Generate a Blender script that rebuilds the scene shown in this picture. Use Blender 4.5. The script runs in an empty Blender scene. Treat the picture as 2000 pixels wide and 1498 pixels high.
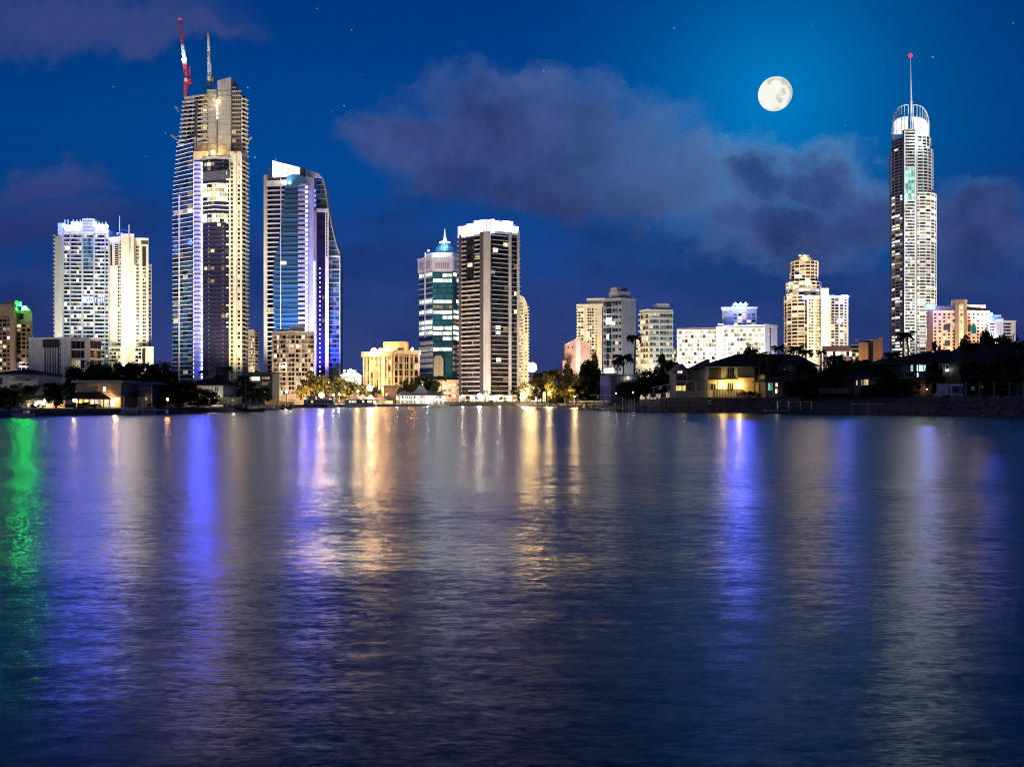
import bpy, bmesh, math, random
from mathutils import Vector, Matrix
R = math.radians
rng = random.Random(7)
sc = bpy.context.scene
C = sc.collection

# ------------------------------------------------------------------ camera
F, CX, YH, H = 1732.0, 1000.0, 782.0, 3.0        # focal length and horizon in photo pixels, eye height in metres
cam = bpy.data.cameras.new('camera'); camo = bpy.data.objects.new('camera', cam); C.objects.link(camo)
camo.location = (0, 0, H); camo.rotation_euler = (R(90), 0, 0)
cam.sensor_width = 36; cam.lens = 36 * F / 2000; cam.shift_y = (YH - 749) / 2000
cam.clip_start = 0.5; cam.clip_end = 60000
sc.camera = camo
def X(px, Y): return (px - CX) / F * Y
def Z(py, Y): return H + (YH - py) / F * Y
def P2(px, Y): return Vector((X(px, Y), Y))
def direction(px, py): return Vector(((px - CX) / F, 1, (YH - py) / F)).normalized()

# ------------------------------------------------------------------ view and render settings
sc.view_settings.view_transform = 'Standard'; sc.view_settings.look = 'None'
sc.view_settings.exposure = 0; sc.view_settings.gamma = 1; sc.view_settings.use_curve_mapping = False
sc.render.engine = 'CYCLES'
cy = sc.cycles
cy.use_denoising = True
try: cy.denoiser = 'OPENIMAGEDENOISE'
except Exception: pass
cy.max_bounces = 5; cy.diffuse_bounces = 2; cy.glossy_bounces = 3; cy.transmission_bounces = 2; cy.volume_bounces = 0
cy.sample_clamp_indirect = 12; cy.sample_clamp_direct = 40
cy.caustics_reflective = False; cy.caustics_refractive = False
cy.use_light_tree = True
cy.pixel_filter_type = 'BLACKMAN_HARRIS'; cy.filter_width = 1.05
sc.render.film_transparent = False

# ------------------------------------------------------------------ sky
MOON = direction(1514, 184)
world = bpy.data.worlds.new('World'); sc.world = world; world.use_nodes = True
nt = world.node_tree; nt.nodes.clear()
class G:                                             # small node-graph helper
    def __init__(s, nt): s.nt = nt
    def n(s, t, **k):
        o = s.nt.nodes.new(t)
        for a, b in k.items(): setattr(o, a, b)
        return o
    def inp(s, sock, v):
        if hasattr(v, 'is_output'): s.nt.links.new(v, sock)
        elif v is not None: sock.default_value = v
    def m(s, op, a, b=None, c=None, clamp=False):
        o = s.n('ShaderNodeMath', operation=op, use_clamp=clamp)
        for i, v in enumerate((a, b, c)):
            if v is not None: s.inp(o.inputs[i], v)
        return o.outputs[0]
    def vm(s, op, a, b=None, scale=None):
        o = s.n('ShaderNodeVectorMath', operation=op)
        s.inp(o.inputs[0], a)
        if b is not None: s.inp(o.inputs[1], b)
        if scale is not None: s.inp(o.inputs['Scale'], scale)
        return o.outputs['Value'] if op in ('DOT_PRODUCT', 'LENGTH') else o.outputs['Vector']
    def sep(s, v):
        o = s.n('ShaderNodeSeparateXYZ'); s.inp(o.inputs[0], v); return o.outputs
    def comb(s, x, y, z):
        o = s.n('ShaderNodeCombineXYZ')
        for i, v in enumerate((x, y, z)): s.inp(o.inputs[i], v)
        return o.outputs[0]
    def mix(s, f, a, b, blend='MIX'):
        o = s.n('ShaderNodeMix', data_type='RGBA', blend_type=blend)
        s.inp(o.inputs[0], f); s.inp(o.inputs[6], a); s.inp(o.inputs[7], b)
        return o.outputs[2]
    def smooth(s, v, lo, hi):
        o = s.n('ShaderNodeMapRange', interpolation_type='SMOOTHSTEP')
        s.inp(o.inputs[0], v); o.inputs[1].default_value = lo; o.inputs[2].default_value = hi
        return o.outputs[0]
    def rng(s, v, lo, hi, a, b):
        o = s.n('ShaderNodeMapRange'); s.inp(o.inputs[0], v)
        for i, q in enumerate((lo, hi, a, b)): o.inputs[i + 1].default_value = q
        return o.outputs[0]
    def noise(s, v, scale, detail=4, rough=.5, color=False):
        o = s.n('ShaderNodeTexNoise'); s.inp(o.inputs['Vector'], v)
        o.inputs['Scale'].default_value = scale; o.inputs['Detail'].default_value = detail; o.inputs['Roughness'].default_value = rough
        return o.outputs['Color' if color else 'Fac']
    def ramp(s, f, stops):
        o = s.n('ShaderNodeValToRGB'); s.inp(o.inputs[0], f); e = o.color_ramp.elements
        while len(e) < len(stops): e.new(.5)
        for el, (p, c) in zip(e, stops): el.position = p; el.color = (*c, 1)
        return o.outputs[0]
def lin(r, g, b):
    f = lambda c: c / 12.92 if c <= .04045 else ((c + .055) / 1.055) ** 2.4
    return (f(r / 255), f(g / 255), f(b / 255))
g = G(nt)
tc = g.n('ShaderNodeTexCoord').outputs['Generated']
dx, dy, dz = g.sep(tc)
# twilight: the Nishita sky of a sun just under the horizon behind the camera, tinted to the blue hour
sky = g.n('ShaderNodeTexSky', sky_type='NISHITA', sun_disc=False)
sky.sun_elevation = R(1.0); sky.sun_rotation = R(195); sky.ozone_density = 5; sky.dust_density = 0.6
elev = g.m('ARCSINE', dz)                            # radians
base = g.ramp(g.m('DIVIDE', elev, .8, clamp=True), [
    (0.0, lin(70, 76, 130)), (.06, lin(50, 64, 124)), (.17, lin(18, 62, 134)), (.33, lin(0, 69, 140)), (.52, lin(0, 54, 124)), (1, lin(0, 34, 92))])
az = g.m('ARCTAN2', dx, dy)
base = g.mix(g.smooth(g.m('ABSOLUTE', g.m('SUBTRACT', az, -.03)), .12, .9), base, g.mix(1.0, base, (.55, .55, .6, 1), 'MULTIPLY'))
nish = g.mix(1.0, sky.outputs[0], (.003, .008, .020, 1), 'MULTIPLY')
base = g.mix(1.0, base, nish, 'ADD')
# moonlight scattered in the air round the moon
ang = g.m('ARCCOSINE', g.vm('DOT_PRODUCT', tc, tuple(MOON)))
glow = g.m('EXPONENT', g.m('MULTIPLY', g.m('POWER', g.m('DIVIDE', ang, .125), 1.6), -1.0))
glow2 = g.m('EXPONENT', g.m('MULTIPLY', g.m('DIVIDE', ang, .05), -1.0))
base = g.mix(1.0, base, g.mix(1.0, (.0, .115, .23, 1), g.comb(glow, glow, glow), 'MULTIPLY'), 'ADD')
base = g.mix(1.0, base, g.mix(1.0, (.0, .03, .06, 1), g.comb(glow2, glow2, glow2), 'MULTIPLY'), 'ADD')
# clouds, laid out by direction (tangent of azimuth and elevation), the same in front and behind
ady = g.m('MAXIMUM', g.m('ABSOLUTE', dy), .08)
cu = g.m('DIVIDE', dx, ady); cv = g.m('DIVIDE', dz, ady)
puv = g.comb(cu, cv, 0)
w1 = g.noise(puv, 5.5, 5, .55, True)
w2 = g.noise(puv, 20, 7, .65, True)
warp = g.vm('ADD', g.vm('SCALE', g.vm('SUBTRACT', w1, (.5, .5, .5)), scale=.13), g.vm('SCALE', g.vm('SUBTRACT', w2, (.5, .5, .5)), scale=.075))
pw = g.vm('ADD', puv, warp)
def ell(px, py, rx, ry, k=1.0):
    d = g.vm('SUBTRACT', pw, ((px - CX) / F, (YH - py) / F, 0))
    d = g.vm('MULTIPLY', d, (F / rx, F / ry, 0))
    return g.m('MULTIPLY', g.m('SUBTRACT', 1.0, g.vm('LENGTH', d)), k)
def union(items):
    o = None
    for it in items:
        e = ell(*it); o = e if o is None else g.m('SMOOTH_MAX', o, e, .12)
    return o
big = union([(960, 265, 215, 150), (1120, 275, 230, 150), (1270, 350, 200, 115), (860, 300, 200, 115), (1120, 370, 360, 90), (790, 270, 170, 70)])
second = union([(1475, 350, 150, 112), (1600, 355, 140, 112), (1700, 430, 170, 100), (1530, 450, 290, 95), (1910, 460, 190, 110)])
left = union([(90, 368, 150, 48), (40, 440, 260, 60), (150, 20, 340, 75), (330, 55, 200, 40)])
soft = g.noise(g.vm('MULTIPLY', puv, (1, 2.4, 1)), 4.2, 6, .55)
tex = g.rng(g.noise(g.vm('MULTIPLY', pw, (1, 1.7, 1)), 13, 7, .62), .3, .7, -.15, .15)
dens = g.smooth(g.m('ADD', big, tex), -.06, .62); dens2 = g.smooth(g.m('ADD', second, tex), -.06, .66); densl = g.smooth(left, -.1, .7)
low = g.m('MULTIPLY', g.smooth(g.m('ADD', cv, g.m('MULTIPLY', g.m('SUBTRACT', soft, .5), .42)), .235, .12), .8)
fine = g.noise(puv, 9, 6, .6)
body = g.mix(g.smooth(fine, .3, .7), lin(40, 52, 98) + (1,), lin(68, 84, 138) + (1,))
litc = lin(98, 120, 174) + (1,)
big_top = g.smooth(g.m('SUBTRACT', cv, g.m('MULTIPLY', cu, -.16)), .20, .40)
bodyb = g.mix(g.m('MULTIPLY', big_top, g.smooth(big, .6, .0)), body, litc)
bodyb = g.mix(g.m('MULTIPLY', g.smooth(cv, .27, .19), .55), bodyb, lin(40, 44, 88) + (1,))
body2 = g.mix(g.m('MULTIPLY', g.smooth(second, .5, .0), g.smooth(cv, .14, .27)), body, lin(84, 122, 184) + (1,))
col = g.mix(g.m('MULTIPLY', low, .72), base, g.mix(g.smooth(soft, .35, .65), lin(26, 44, 98) + (1,), lin(50, 66, 122) + (1,)))
col = g.mix(g.m('MULTIPLY', densl, .62), col, g.mix(g.smooth(cv, .17, .27), lin(40, 46, 100) + (1,), lin(66, 76, 128) + (1,)))
near = g.m('EXPONENT', g.m('MULTIPLY', g.m('POWER', g.m('DIVIDE', ang, .16), 2.0), -1.0))     # cloud lit by the moon beside it
body2 = g.mix(g.m('MULTIPLY', near, g.smooth(second, .75, -.05)), body2, lin(122, 168, 214) + (1,))
bodyb = g.mix(g.m('MULTIPLY', near, .6), bodyb, lin(100, 140, 190) + (1,))
col = g.mix(g.m('MULTIPLY', dens2, .78), col, body2)
col = g.mix(g.m('MULTIPLY', dens, .84), col, bodyb)
bg = g.n('ShaderNodeBackground'); g.inp(bg.inputs[0], col); bg.inputs[1].default_value = 1.0
wo = g.n('ShaderNodeOutputWorld'); nt.links.new(bg.outputs[0], wo.inputs[0])

# ------------------------------------------------------------------ the one sun lamp: afterglow from the west, behind the camera
sl = bpy.data.lights.new('sun', 'SUN'); so = bpy.data.objects.new('sun', sl); C.objects.link(so)
sl.energy = 0.14; sl.angle = R(40); sl.color = (1.0, .86, .80)
so.rotation_euler = (R(72), 0, R(-15))

# ------------------------------------------------------------------ materials
MATS = {}
def new_mat(name):
    m = bpy.data.materials.new(name); m.use_nodes = True; m.node_tree.nodes.clear()
    MATS[name] = m
    gg = G(m.node_tree); out = gg.n('ShaderNodeOutputMaterial')
    return m, gg, out
def wall(name, col, rough=.75, var=.18, scale=.35, metal=0, streak=.12, bump=0):
    m, g, out = new_mat(name)
    p = g.n('ShaderNodeNewGeometry').outputs['Position']
    b = g.n('ShaderNodeBsdfPrincipled')
    n1 = g.noise(p, scale, 5, .6)
    n2 = g.noise(g.vm('MULTIPLY', p, (1.2, 1.2, .08)), 1.0, 3, .6)       # rain streaks running down
    f = g.m('ADD', g.rng(n1, .25, .75, 1 - var, 1 + var), g.rng(n2, .3, .7, -streak, streak))
    g.inp(b.inputs['Base Color'], g.mix(1.0, (*col, 1), g.comb(f, f, f), 'MULTIPLY'))
    b.inputs['Roughness'].default_value = rough; b.inputs['Metallic'].default_value = metal
    if bump:
        bp = g.n('ShaderNodeBump'); bp.inputs['Strength'].default_value = bump
        g.inp(bp.inputs['Height'], g.noise(p, 4, 4, .6)); g.inp(b.inputs['Normal'], bp.outputs[0])
    m.node_tree.links.new(b.outputs[0], out.inputs[0]); return m
def glass(name, col, rough=.08, spec=.5):
    m, g, out = new_mat(name)
    b = g.n('ShaderNodeBsdfPrincipled'); p = g.n('ShaderNodeNewGeometry').outputs['Position']
    r = island(g)
    f = g.rng(r, 0, 1, .55, 1.5)
    g.inp(b.inputs['Base Color'], g.mix(1.0, (*col, 1), g.comb(f, f, f), 'MULTIPLY'))
    b.inputs['Roughness'].default_value = rough; b.inputs['IOR'].default_value = 1.52; b.inputs['Specular IOR Level'].default_value = spec
    nrm = g.n('ShaderNodeNewGeometry').outputs['Normal']                 # every pane stands a little out of true
    j = g.vm('SCALE', g.vm('SUBTRACT', g.noise(p, .25, 2, .5, True), (.5, .5, .5)), scale=.06)
    g.inp(b.inputs['Normal'], g.vm('NORMALIZE', g.vm('ADD', nrm, j)))
    m.node_tree.links.new(b.outputs[0], out.inputs[0]); return m
def island(g, k=1.0):                                                    # a random number for each pane, joined or single
    a = g.n('ShaderNodeObjectInfo').outputs['Random']; b = g.n('ShaderNodeNewGeometry').outputs['Random Per Island']
    return g.m('FRACT', g.m('MULTIPLY', g.m('ADD', a, b), k))
def lit(name, ca, cb, lo, hi, curtain=True, sample='NONE'):
    """a window of a room with the light on: colour, strength and curtains differ from pane to pane"""
    m, g, out = new_mat(name)
    r = island(g); r2 = island(g, 7.31)
    c = g.mix(r, (*ca, 1), (*cb, 1))
    s = g.rng(g.m('POWER', r2, 1.6), 0, 1, lo, hi)
    if curtain:
        p = g.n('ShaderNodeNewGeometry').outputs['Position']
        cu = g.noise(g.vm('MULTIPLY', p, (1.3, 1.3, .10)), 1.0, 3, .6)
        fl = g.noise(p, .8, 2, .5)
        s = g.m('MULTIPLY', s, g.m('MULTIPLY', g.rng(cu, .35, .65, .45, 1.25), g.rng(fl, .3, .7, .7, 1.15)))
    e = g.n('ShaderNodeEmission'); g.inp(e.inputs[0], c); g.inp(e.inputs[1], s)
    gl = g.n('ShaderNodeBsdfGlossy'); gl.inputs['Roughness'].default_value = .1; gl.inputs[0].default_value = (.04, .04, .04, 1)
    a = g.n('ShaderNodeAddShader'); m.node_tree.links.new(e.outputs[0], a.inputs[0]); m.node_tree.links.new(gl.outputs[0], a.inputs[1])
    m.node_tree.links.new(a.outputs[0], out.inputs[0])
    m.cycles.emission_sampling = sample
    return m
def lamp(name, col, s, sample='FRONT'):
    m, g, out = new_mat(name)
    e = g.n('ShaderNodeEmission'); e.inputs[0].default_value = (*col, 1); e.inputs[1].default_value = s
    m.node_tree.links.new(e.outputs[0], out.inputs[0]); m.cycles.emission_sampling = sample; return m

def glowpanel(name, col, s):
    """a glowing panel: floodlight on it painted as emission, varied in stripes and patches"""
    m, g, out = new_mat(name)
    p = g.n('ShaderNodeNewGeometry').outputs['Position']; x, y, z = g.sep(p)
    a = g.m('ABSOLUTE', g.m('SINE', g.m('MULTIPLY', g.m('ADD', x, y), .8))); b = g.noise(p, .35, 4, .6)
    e = g.n('ShaderNodeEmission'); e.inputs[0].default_value = (*col, 1)
    g.inp(e.inputs[1], g.m('MULTIPLY', g.m('MULTIPLY', g.rng(a, 0, 1, .45, 1.1), g.rng(b, .3, .7, .35, 1.3)), s))
    m.node_tree.links.new(e.outputs[0], out.inputs[0]); return m
wall('concrete', (.36, .34, .31)); wall('raw_concrete', (.38, .36, .34), var=.25, streak=.2, scale=.2)
wall('cream', (.72, .63, .48)); wall('pale_cream', (.78, .73, .62)); wall('void_black', (.006, .006, .007)); wall('white', (.78, .77, .74), var=.08); wall('tan', (.50, .40, .27))
wall('beige', (.46, .38, .26)); wall('pink', (.62, .42, .33)); wall('rose_brown', (.30, .20, .15)); wall('orange_render', (.66, .34, .16))
wall('blue_grey', (.36, .40, .48)); wall('grey', (.42, .43, .44)); wall('light_grey', (.60, .60, .58)); wall('dark_grey', (.10, .10, .11)); wall('charcoal', (.03, .03, .035))
wall('lavender', (.40, .38, .52), var=.1); wall('sage', (.52, .54, .48)); wall('violet_white', (.72, .70, .78), var=.08)
wall('metal_white', (.72, .74, .76), .35, .05, metal=.2); wall('metal_dark', (.08, .08, .09), .45, metal=.3); wall('crane_red', (.50, .03, .03), .5); wall('steel', (.35, .36, .38), .4, metal=.6)
wall('roof_dark', (.022, .018, .02), 1.0, .3, 1.2); wall('roof_brown', (.09, .045, .035), .8, .3, 1.2); wall('roof_grey', (.10, .10, .115), .7, .25, 1.0)
wall('house_white', (.50, .49, .47)); wall('house_grey', (.15, .155, .17)); wall('house_cream', (.55, .48, .30)); wall('house_brick', (.16, .09, .07)); wall('house_dark', (.035, .032, .032))
wall('house_apricot', (.62, .45, .30)); wall('timber', (.10, .075, .055), .8, .3, 2); wall('timber_pale', (.30, .27, .23), .8, .3, 2); wall('bark', (.10, .075, .05), .9, .4, 3, bump=.4)
wall('stone', (.11, .10, .10), .85, .35, .8, bump=.5); wall('boat_white', (.70, .70, .68), .3, .06); wall('boat_grey', (.30, .31, .34), .4); wall('canvas', (.62, .63, .62), .8, .08)
wall('red_cloth', (.40, .06, .04), .8); wall('sign_white', (.6, .6, .62), .6, .08); wall('sign_blue', (.05, .10, .22), .6); wall('sign_dark', (.03, .035, .06), .6)
glass('glass_dark', (.012, .013, .018)); glass('glass_brown', (.03, .022, .02)); glass('glass_blue', (.018, .055, .13)); glass('glass_teal', (.008, .11, .13)); glass('glass_azure', (.035, .13, .24))
glass('glass_violet', (.022, .018, .055)); glass('glass_grey', (.06, .065, .075)); glass('glass_pale', (.16, .20, .26))
WARM, AMBER, COOL = (1.0, .74, .40), (1.0, .56, .20), (.90, 1.0, .86)
lit('lit_warm', WARM, (1, .88, .62), .45, 3.2); lit('lit_white', (1, .92, .74), COOL, .8, 4.2); lit('lit_dim', AMBER, WARM, .08, .5); lit('lit_office', (.95, 1.0, .80), (.86, 1, .90), 1.0, 4.0)
lit('lit_teal', (.30, 1.0, .82), (.55, 1, .9), .5, 2.2); lit('lit_pink', (1, .62, .50), (1, .80, .62), .4, 1.6); lit('lit_gold', (1, .72, .22), (1, .82, .40), .6, 2.6)
lamp('led_blue', (.035, .06, 1.0), 110); lamp('led_pale_blue', (.15, .19, 1.0), 9); lamp('led_warm', (1.0, .84, .52), 7); glowpanel('crown_glow_white', (.80, .86, 1.0), 3.2); glowpanel('crown_glow_blue', (.25, .45, 1.0), 3.4)
glowpanel('crown_glow_violet', (.52, .40, 1.0), 11); lamp('lamp_amber', (1, .48, .14), 200); lamp('lamp_blue_dim', (.02, .07, 1.0), 260); lamp('lamp_white', (1, .88, .68), 80); lamp('lamp_gold', (1, .62, .22), 90); lamp('lamp_orange', (1, .45, .12), 100); lamp('lamp_red', (1, .004, .012), 12)
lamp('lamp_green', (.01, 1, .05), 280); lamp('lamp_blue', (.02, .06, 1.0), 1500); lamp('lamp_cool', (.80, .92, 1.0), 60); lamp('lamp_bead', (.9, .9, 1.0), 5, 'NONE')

def leafmat(name, col, var=.5):
    m, g, out = new_mat(name)
    r = island(g)
    p = g.n('ShaderNodeNewGeometry').outputs['Position']
    f = g.m('MULTIPLY', g.rng(r, 0, 1, 1 - var, 1 + var), g.rng(g.noise(p, .5, 3, .6), .3, .7, .65, 1.35))
    c = g.mix(1.0, (*col, 1), g.comb(f, f, f), 'MULTIPLY')
    d = g.n('ShaderNodeBsdfDiffuse'); t = g.n('ShaderNodeBsdfTranslucent'); g.inp(d.inputs[0], c); g.inp(t.inputs[0], c)
    x = g.n('ShaderNodeMixShader'); x.inputs[0].default_value = .35
    m.node_tree.links.new(d.outputs[0], x.inputs[1]); m.node_tree.links.new(t.outputs[0], x.inputs[2]); m.node_tree.links.new(x.outputs[0], out.inputs[0]); return m
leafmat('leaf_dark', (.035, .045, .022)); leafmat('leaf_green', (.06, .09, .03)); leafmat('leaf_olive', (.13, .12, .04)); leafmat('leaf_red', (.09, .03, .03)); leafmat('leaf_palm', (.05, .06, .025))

# ------------------------------------------------------------------ building helpers
def tag(o, label=None, cat=None, group=None, kind=None):
    for k, v in (('label', label), ('category', cat), ('group', group), ('kind', kind)):
        if v: o[k] = v
    return o
CUBES = {}
def cube(mat):                                       # one shared unit cube for each material
    if mat not in CUBES:
        me = bpy.data.meshes.new('piece_' + mat)
        v = [(x, y, z) for x in (-.5, .5) for y in (-.5, .5) for z in (-.5, .5)]
        me.from_pydata(v, [], [(0, 1, 3, 2), (4, 6, 7, 5), (0, 4, 5, 1), (2, 3, 7, 6), (0, 2, 6, 4), (1, 5, 7, 3)])
        me.materials.append(MATS[mat]); CUBES[mat] = me
    return CUBES[mat]
def mesh_obj(name, v, f, mat, parent=None, smooth=False):
    me = bpy.data.meshes.new(name); me.from_pydata([tuple(p) for p in v], [], f)
    for mm in (mat if isinstance(mat, (list, tuple)) else [mat]): me.materials.append(MATS[mm])
    me.validate(); me.update()
    if smooth: me.shade_smooth()
    o = bpy.data.objects.new(name, me); C.objects.link(o)
    if parent: o.parent = parent
    return o
class MB:                                            # mesh collector
    def __init__(s): s.v = []; s.f = []; s.mi = []
    def add(s, v, f, mi=0):
        b = len(s.v); s.v += [tuple(p) for p in v]; s.f += [tuple(b + i for i in q) for q in f]; s.mi += [mi] * len(f); return s
    def box(s, c, d, rz=0, mi=0, M=None):
        M = M or (Matrix.Translation(c) @ Matrix.Rotation(rz, 4, 'Z') @ Matrix.Diagonal((*d, 1)))
        v = [M @ Vector((x, y, z)) for x in (-.5, .5) for y in (-.5, .5) for z in (-.5, .5)]
        return s.add(v, [(0, 1, 3, 2), (4, 6, 7, 5), (0, 4, 5, 1), (2, 3, 7, 6), (0, 2, 6, 4), (1, 5, 7, 3)], mi)
    def bar(s, a, b, w, w2=None, mi=0, n=4):         # tapering bar from a to b
        a, b = Vector(a), Vector(b); d = (b - a).normalized(); u = d.orthogonal().normalized(); q = d.cross(u); w2 = w if w2 is None else w2
        v = []
        for p, r in ((a, w), (b, w2)):
            for i in range(n):
                t = 2 * math.pi * (i + .5) / n; v.append(p + (u * math.cos(t) + q * math.sin(t)) * r * .5)
        return s.add(v, [(i, (i + 1) % n, n + (i + 1) % n, n + i) for i in range(n)] + [tuple(range(n - 1, -1, -1)), tuple(range(n, 2 * n))], mi)
    def prism(s, poly, z0, z1, mi=0, top=None):
        top = top or poly; n = len(poly)
        z0s = z0 if isinstance(z0, (list, tuple)) else [z0] * n; z1s = z1 if isinstance(z1, (list, tuple)) else [z1] * n
        v = [(p[0], p[1], z) for p, z in zip(poly, z0s)] + [(p[0], p[1], z) for p, z in zip(top, z1s)]
        return s.add(v, [(i, (i + 1) % n, n + (i + 1) % n, n + i) for i in range(n)] + [tuple(range(n - 1, -1, -1)), tuple(range(n, 2 * n))], mi)
    def obj(s, name, mat, parent=None, smooth=False, off=None):
        v = s.v if off is None else [(p[0] - off[0], p[1] - off[1], p[2] - off[2]) for p in s.v]
        o = mesh_obj(name, v, s.f, mat, parent, smooth)
        if isinstance(mat, (list, tuple)):
            for p, i in zip(o.data.polygons, s.mi): p.material_index = i
        return o
CAP = 300
FLOOD, POINTK = .45, 1.0
class Thing:
    """an Empty at the base of a thing; box pieces are gathered and made at finish()"""
    def __init__(s, name, label, cat, loc, group=None):
        s.o = bpy.data.objects.new(name, None); C.objects.link(s.o); s.o.location = loc; s.loc = Vector(loc)
        s.o.empty_display_size = 1; tag(s.o, label, cat, group, 'thing'); s.bins = {}
    def piece(s, name, c, d, mat, rz=0, prio=0, tilt=None):
        s.bins.setdefault(name, []).append((prio * 1000 + max(d[0], d[1]) * d[2], Vector(c), d, mat, rz, tilt))
    def mesh(s, name, mb, mat, smooth=False, parent=None):
        return mb.obj(name, mat, parent or s.o, smooth, s.loc if parent is None else s.loc)
    def light(s, pos, aim, col, E, kind='SPOT', size=70, rad=1.5, blend=.6):
        """a lamp that gives the aimed point about E units of irradiance"""
        l = bpy.data.lights.new('flood', kind); o = bpy.data.objects.new('flood', l); C.objects.link(o)
        pos, aim = Vector(pos), Vector(aim); d = (aim - pos)
        l.energy = 4 * math.pi * d.length ** 2 * E * (FLOOD if kind == 'SPOT' else POINTK); l.color = col; l.shadow_soft_size = rad
        if kind == 'SPOT': l.spot_size = R(size); l.spot_blend = blend
        o.location = pos - s.loc; o.rotation_euler = d.to_track_quat('-Z', 'Y').to_euler(); o.parent = s.o
        return o
    def finish(s):
        for name, L in s.bins.items():
            L.sort(key=lambda t: -t[0])
            for pr, c, d, mat, rz, tilt in L[:CAP]:
                o = bpy.data.objects.new(name, cube(mat)); C.objects.link(o); o.parent = s.o
                o.location = c - s.loc; o.scale = d; o.rotation_euler = (0, tilt or 0, rz)
            if len(L) > CAP:
                mb = MB(); mats = []
                for pr, c, d, mat, rz, tilt in L[CAP:]:
                    if mat not in mats: mats.append(mat)
                    mb.box(c - s.loc, d, rz, mats.index(mat))
                tag(mb.obj(name, mats, s.o), kind='stuff')
        return s.o
class Facade:
    """a straight face from a to b (left to right as seen from the water); u runs along it, out is towards the viewer"""
    def __init__(s, t, a, b):
        s.t = t; s.a = Vector(a); s.b = Vector(b); s.d = (s.b - s.a); s.L = s.d.length; s.d /= s.L
        s.n = Vector((s.d.y, -s.d.x)); s.rz = math.atan2(s.d.y, s.d.x); s.Y = (s.a.y + s.b.y) / 2
    def u(s, px):
        k = (px - CX) / F; return (k * s.a.y - s.a.x) / (s.d.x - k * s.d.y)
    def z(s, py): return Z(py, s.Y)
    def box(s, name, u0, u1, z0, z1, o0, o1, mat, prio=0):
        c = s.a + s.d * ((u0 + u1) / 2) + s.n * ((o0 + o1) / 2)
        s.t.piece(name, (c.x, c.y, (z0 + z1) / 2), (abs(u1 - u0), abs(o1 - o0), abs(z1 - z0)), mat, s.rz, prio)
    def boxp(s, name, p0, p1, y0, y1, o0, o1, mat, prio=0):   # in photo pixels on this face
        s.box(name, s.u(p0), s.u(p1), s.z(y1), s.z(y0), o0, o1, mat, prio)
    def pt(s, u, z, o=0):
        q = s.a + s.d * u + s.n * o; return Vector((q.x, q.y, z))
def pick(w):
    r = rng.random() * sum(w.values())
    for k, v in w.items():
        r -= v
        if r <= 0: return k
    return k
def rows(fac, px0, px1, y0, y1, n, cols, w, win=(.12, .88), out=.05, frac=(.22, .85), gap=.12, name='window', rowlit=None, floors=None):
    """n storeys of windows between two pixel columns; cols = number of panes side by side, w = weights of the pane materials"""
    u0, u1 = fac.u(px0), fac.u(px1); z0, z1 = fac.z(y1), fac.z(y0); fh = (z1 - z0) / n; cw = (u1 - u0) / cols
    for i in range(n):
        ww = w
        if rowlit and rng.random() < rowlit[0]: ww = rowlit[1]
        for j in range(cols):
            m = pick(ww)
            a = u0 + cw * j + cw * gap / 2; b = u0 + cw * (j + 1) - cw * gap / 2
            fac.box(name, a, b, z0 + fh * (i + frac[0]), z0 + fh * (i + frac[1]), -.1, out, m, prio=1 if m.startswith('lit') else 0)
def slabs(fac, px0, px1, y0, y1, n, out, th, mat, name='balcony_slab', skip=0, o0=-.2, off=0):
    u0, u1 = fac.u(px0), fac.u(px1); z0, z1 = fac.z(y1), fac.z(y0); fh = (z1 - z0) / n
    for i in range(skip, n + 1):
        fac.box(name, u0, u1, z0 + fh * i - th / 2 + off, z0 + fh * i + th / 2 + off, o0, out, mat)
def pier(fac, px0, px1, y0, y1, out, mat, name='pier', o0=-.2): fac.boxp(name, px0, px1, y0, y1, o0, out, mat)
def body(t, name, pts, y0, y1, mat, Yref=None, depth=None, zb=None, top=None):
    """a solid block: pts are (pixel column, distance) seen from the front, then closed at the back"""
    f = [P2(*p) for p in pts]; Yr = Yref or sum(p[1] for p in pts) / len(pts)
    w_ = abs(f[-1].x - f[0].x); D_ = min(depth or 20, .4 * w_ * Yr / max(1.0, abs(f[0].x + f[-1].x) / 2)); ins = min(D_ * abs(f[0].x + f[-1].x) / 2 / Yr, abs(f[-1].x - f[0].x) * .4); mid_ = (f[0].x + f[-1].x) / 2   # plans narrow a little to the back
    bk = lambda p: Vector((p.x + (ins if p.x < mid_ else -ins), max(p.y, Yr) + D_))
    back = [bk(p) for p in (f[-1], f[0])]
    mb = MB(); poly = f + back
    tp = None
    if top: ft = [P2(*p) for p in top]; tp = ft + [bk(p) for p in (ft[-1], ft[0])]
    mb.prism([(p.x, p.y) for p in poly], Z(y1, Yr) if zb is None else zb, Z(y0, Yr), top=[(p.x, p.y) for p in tp] if tp else None)
    return t.mesh(name, mb, mat)
GZ = 1.5                                             # level of the city ground
def tower(name, label, cat, px, Y, group='city buildings across the water'): return Thing(name, label, cat, (X(px, Y), Y, GZ), group)

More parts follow.
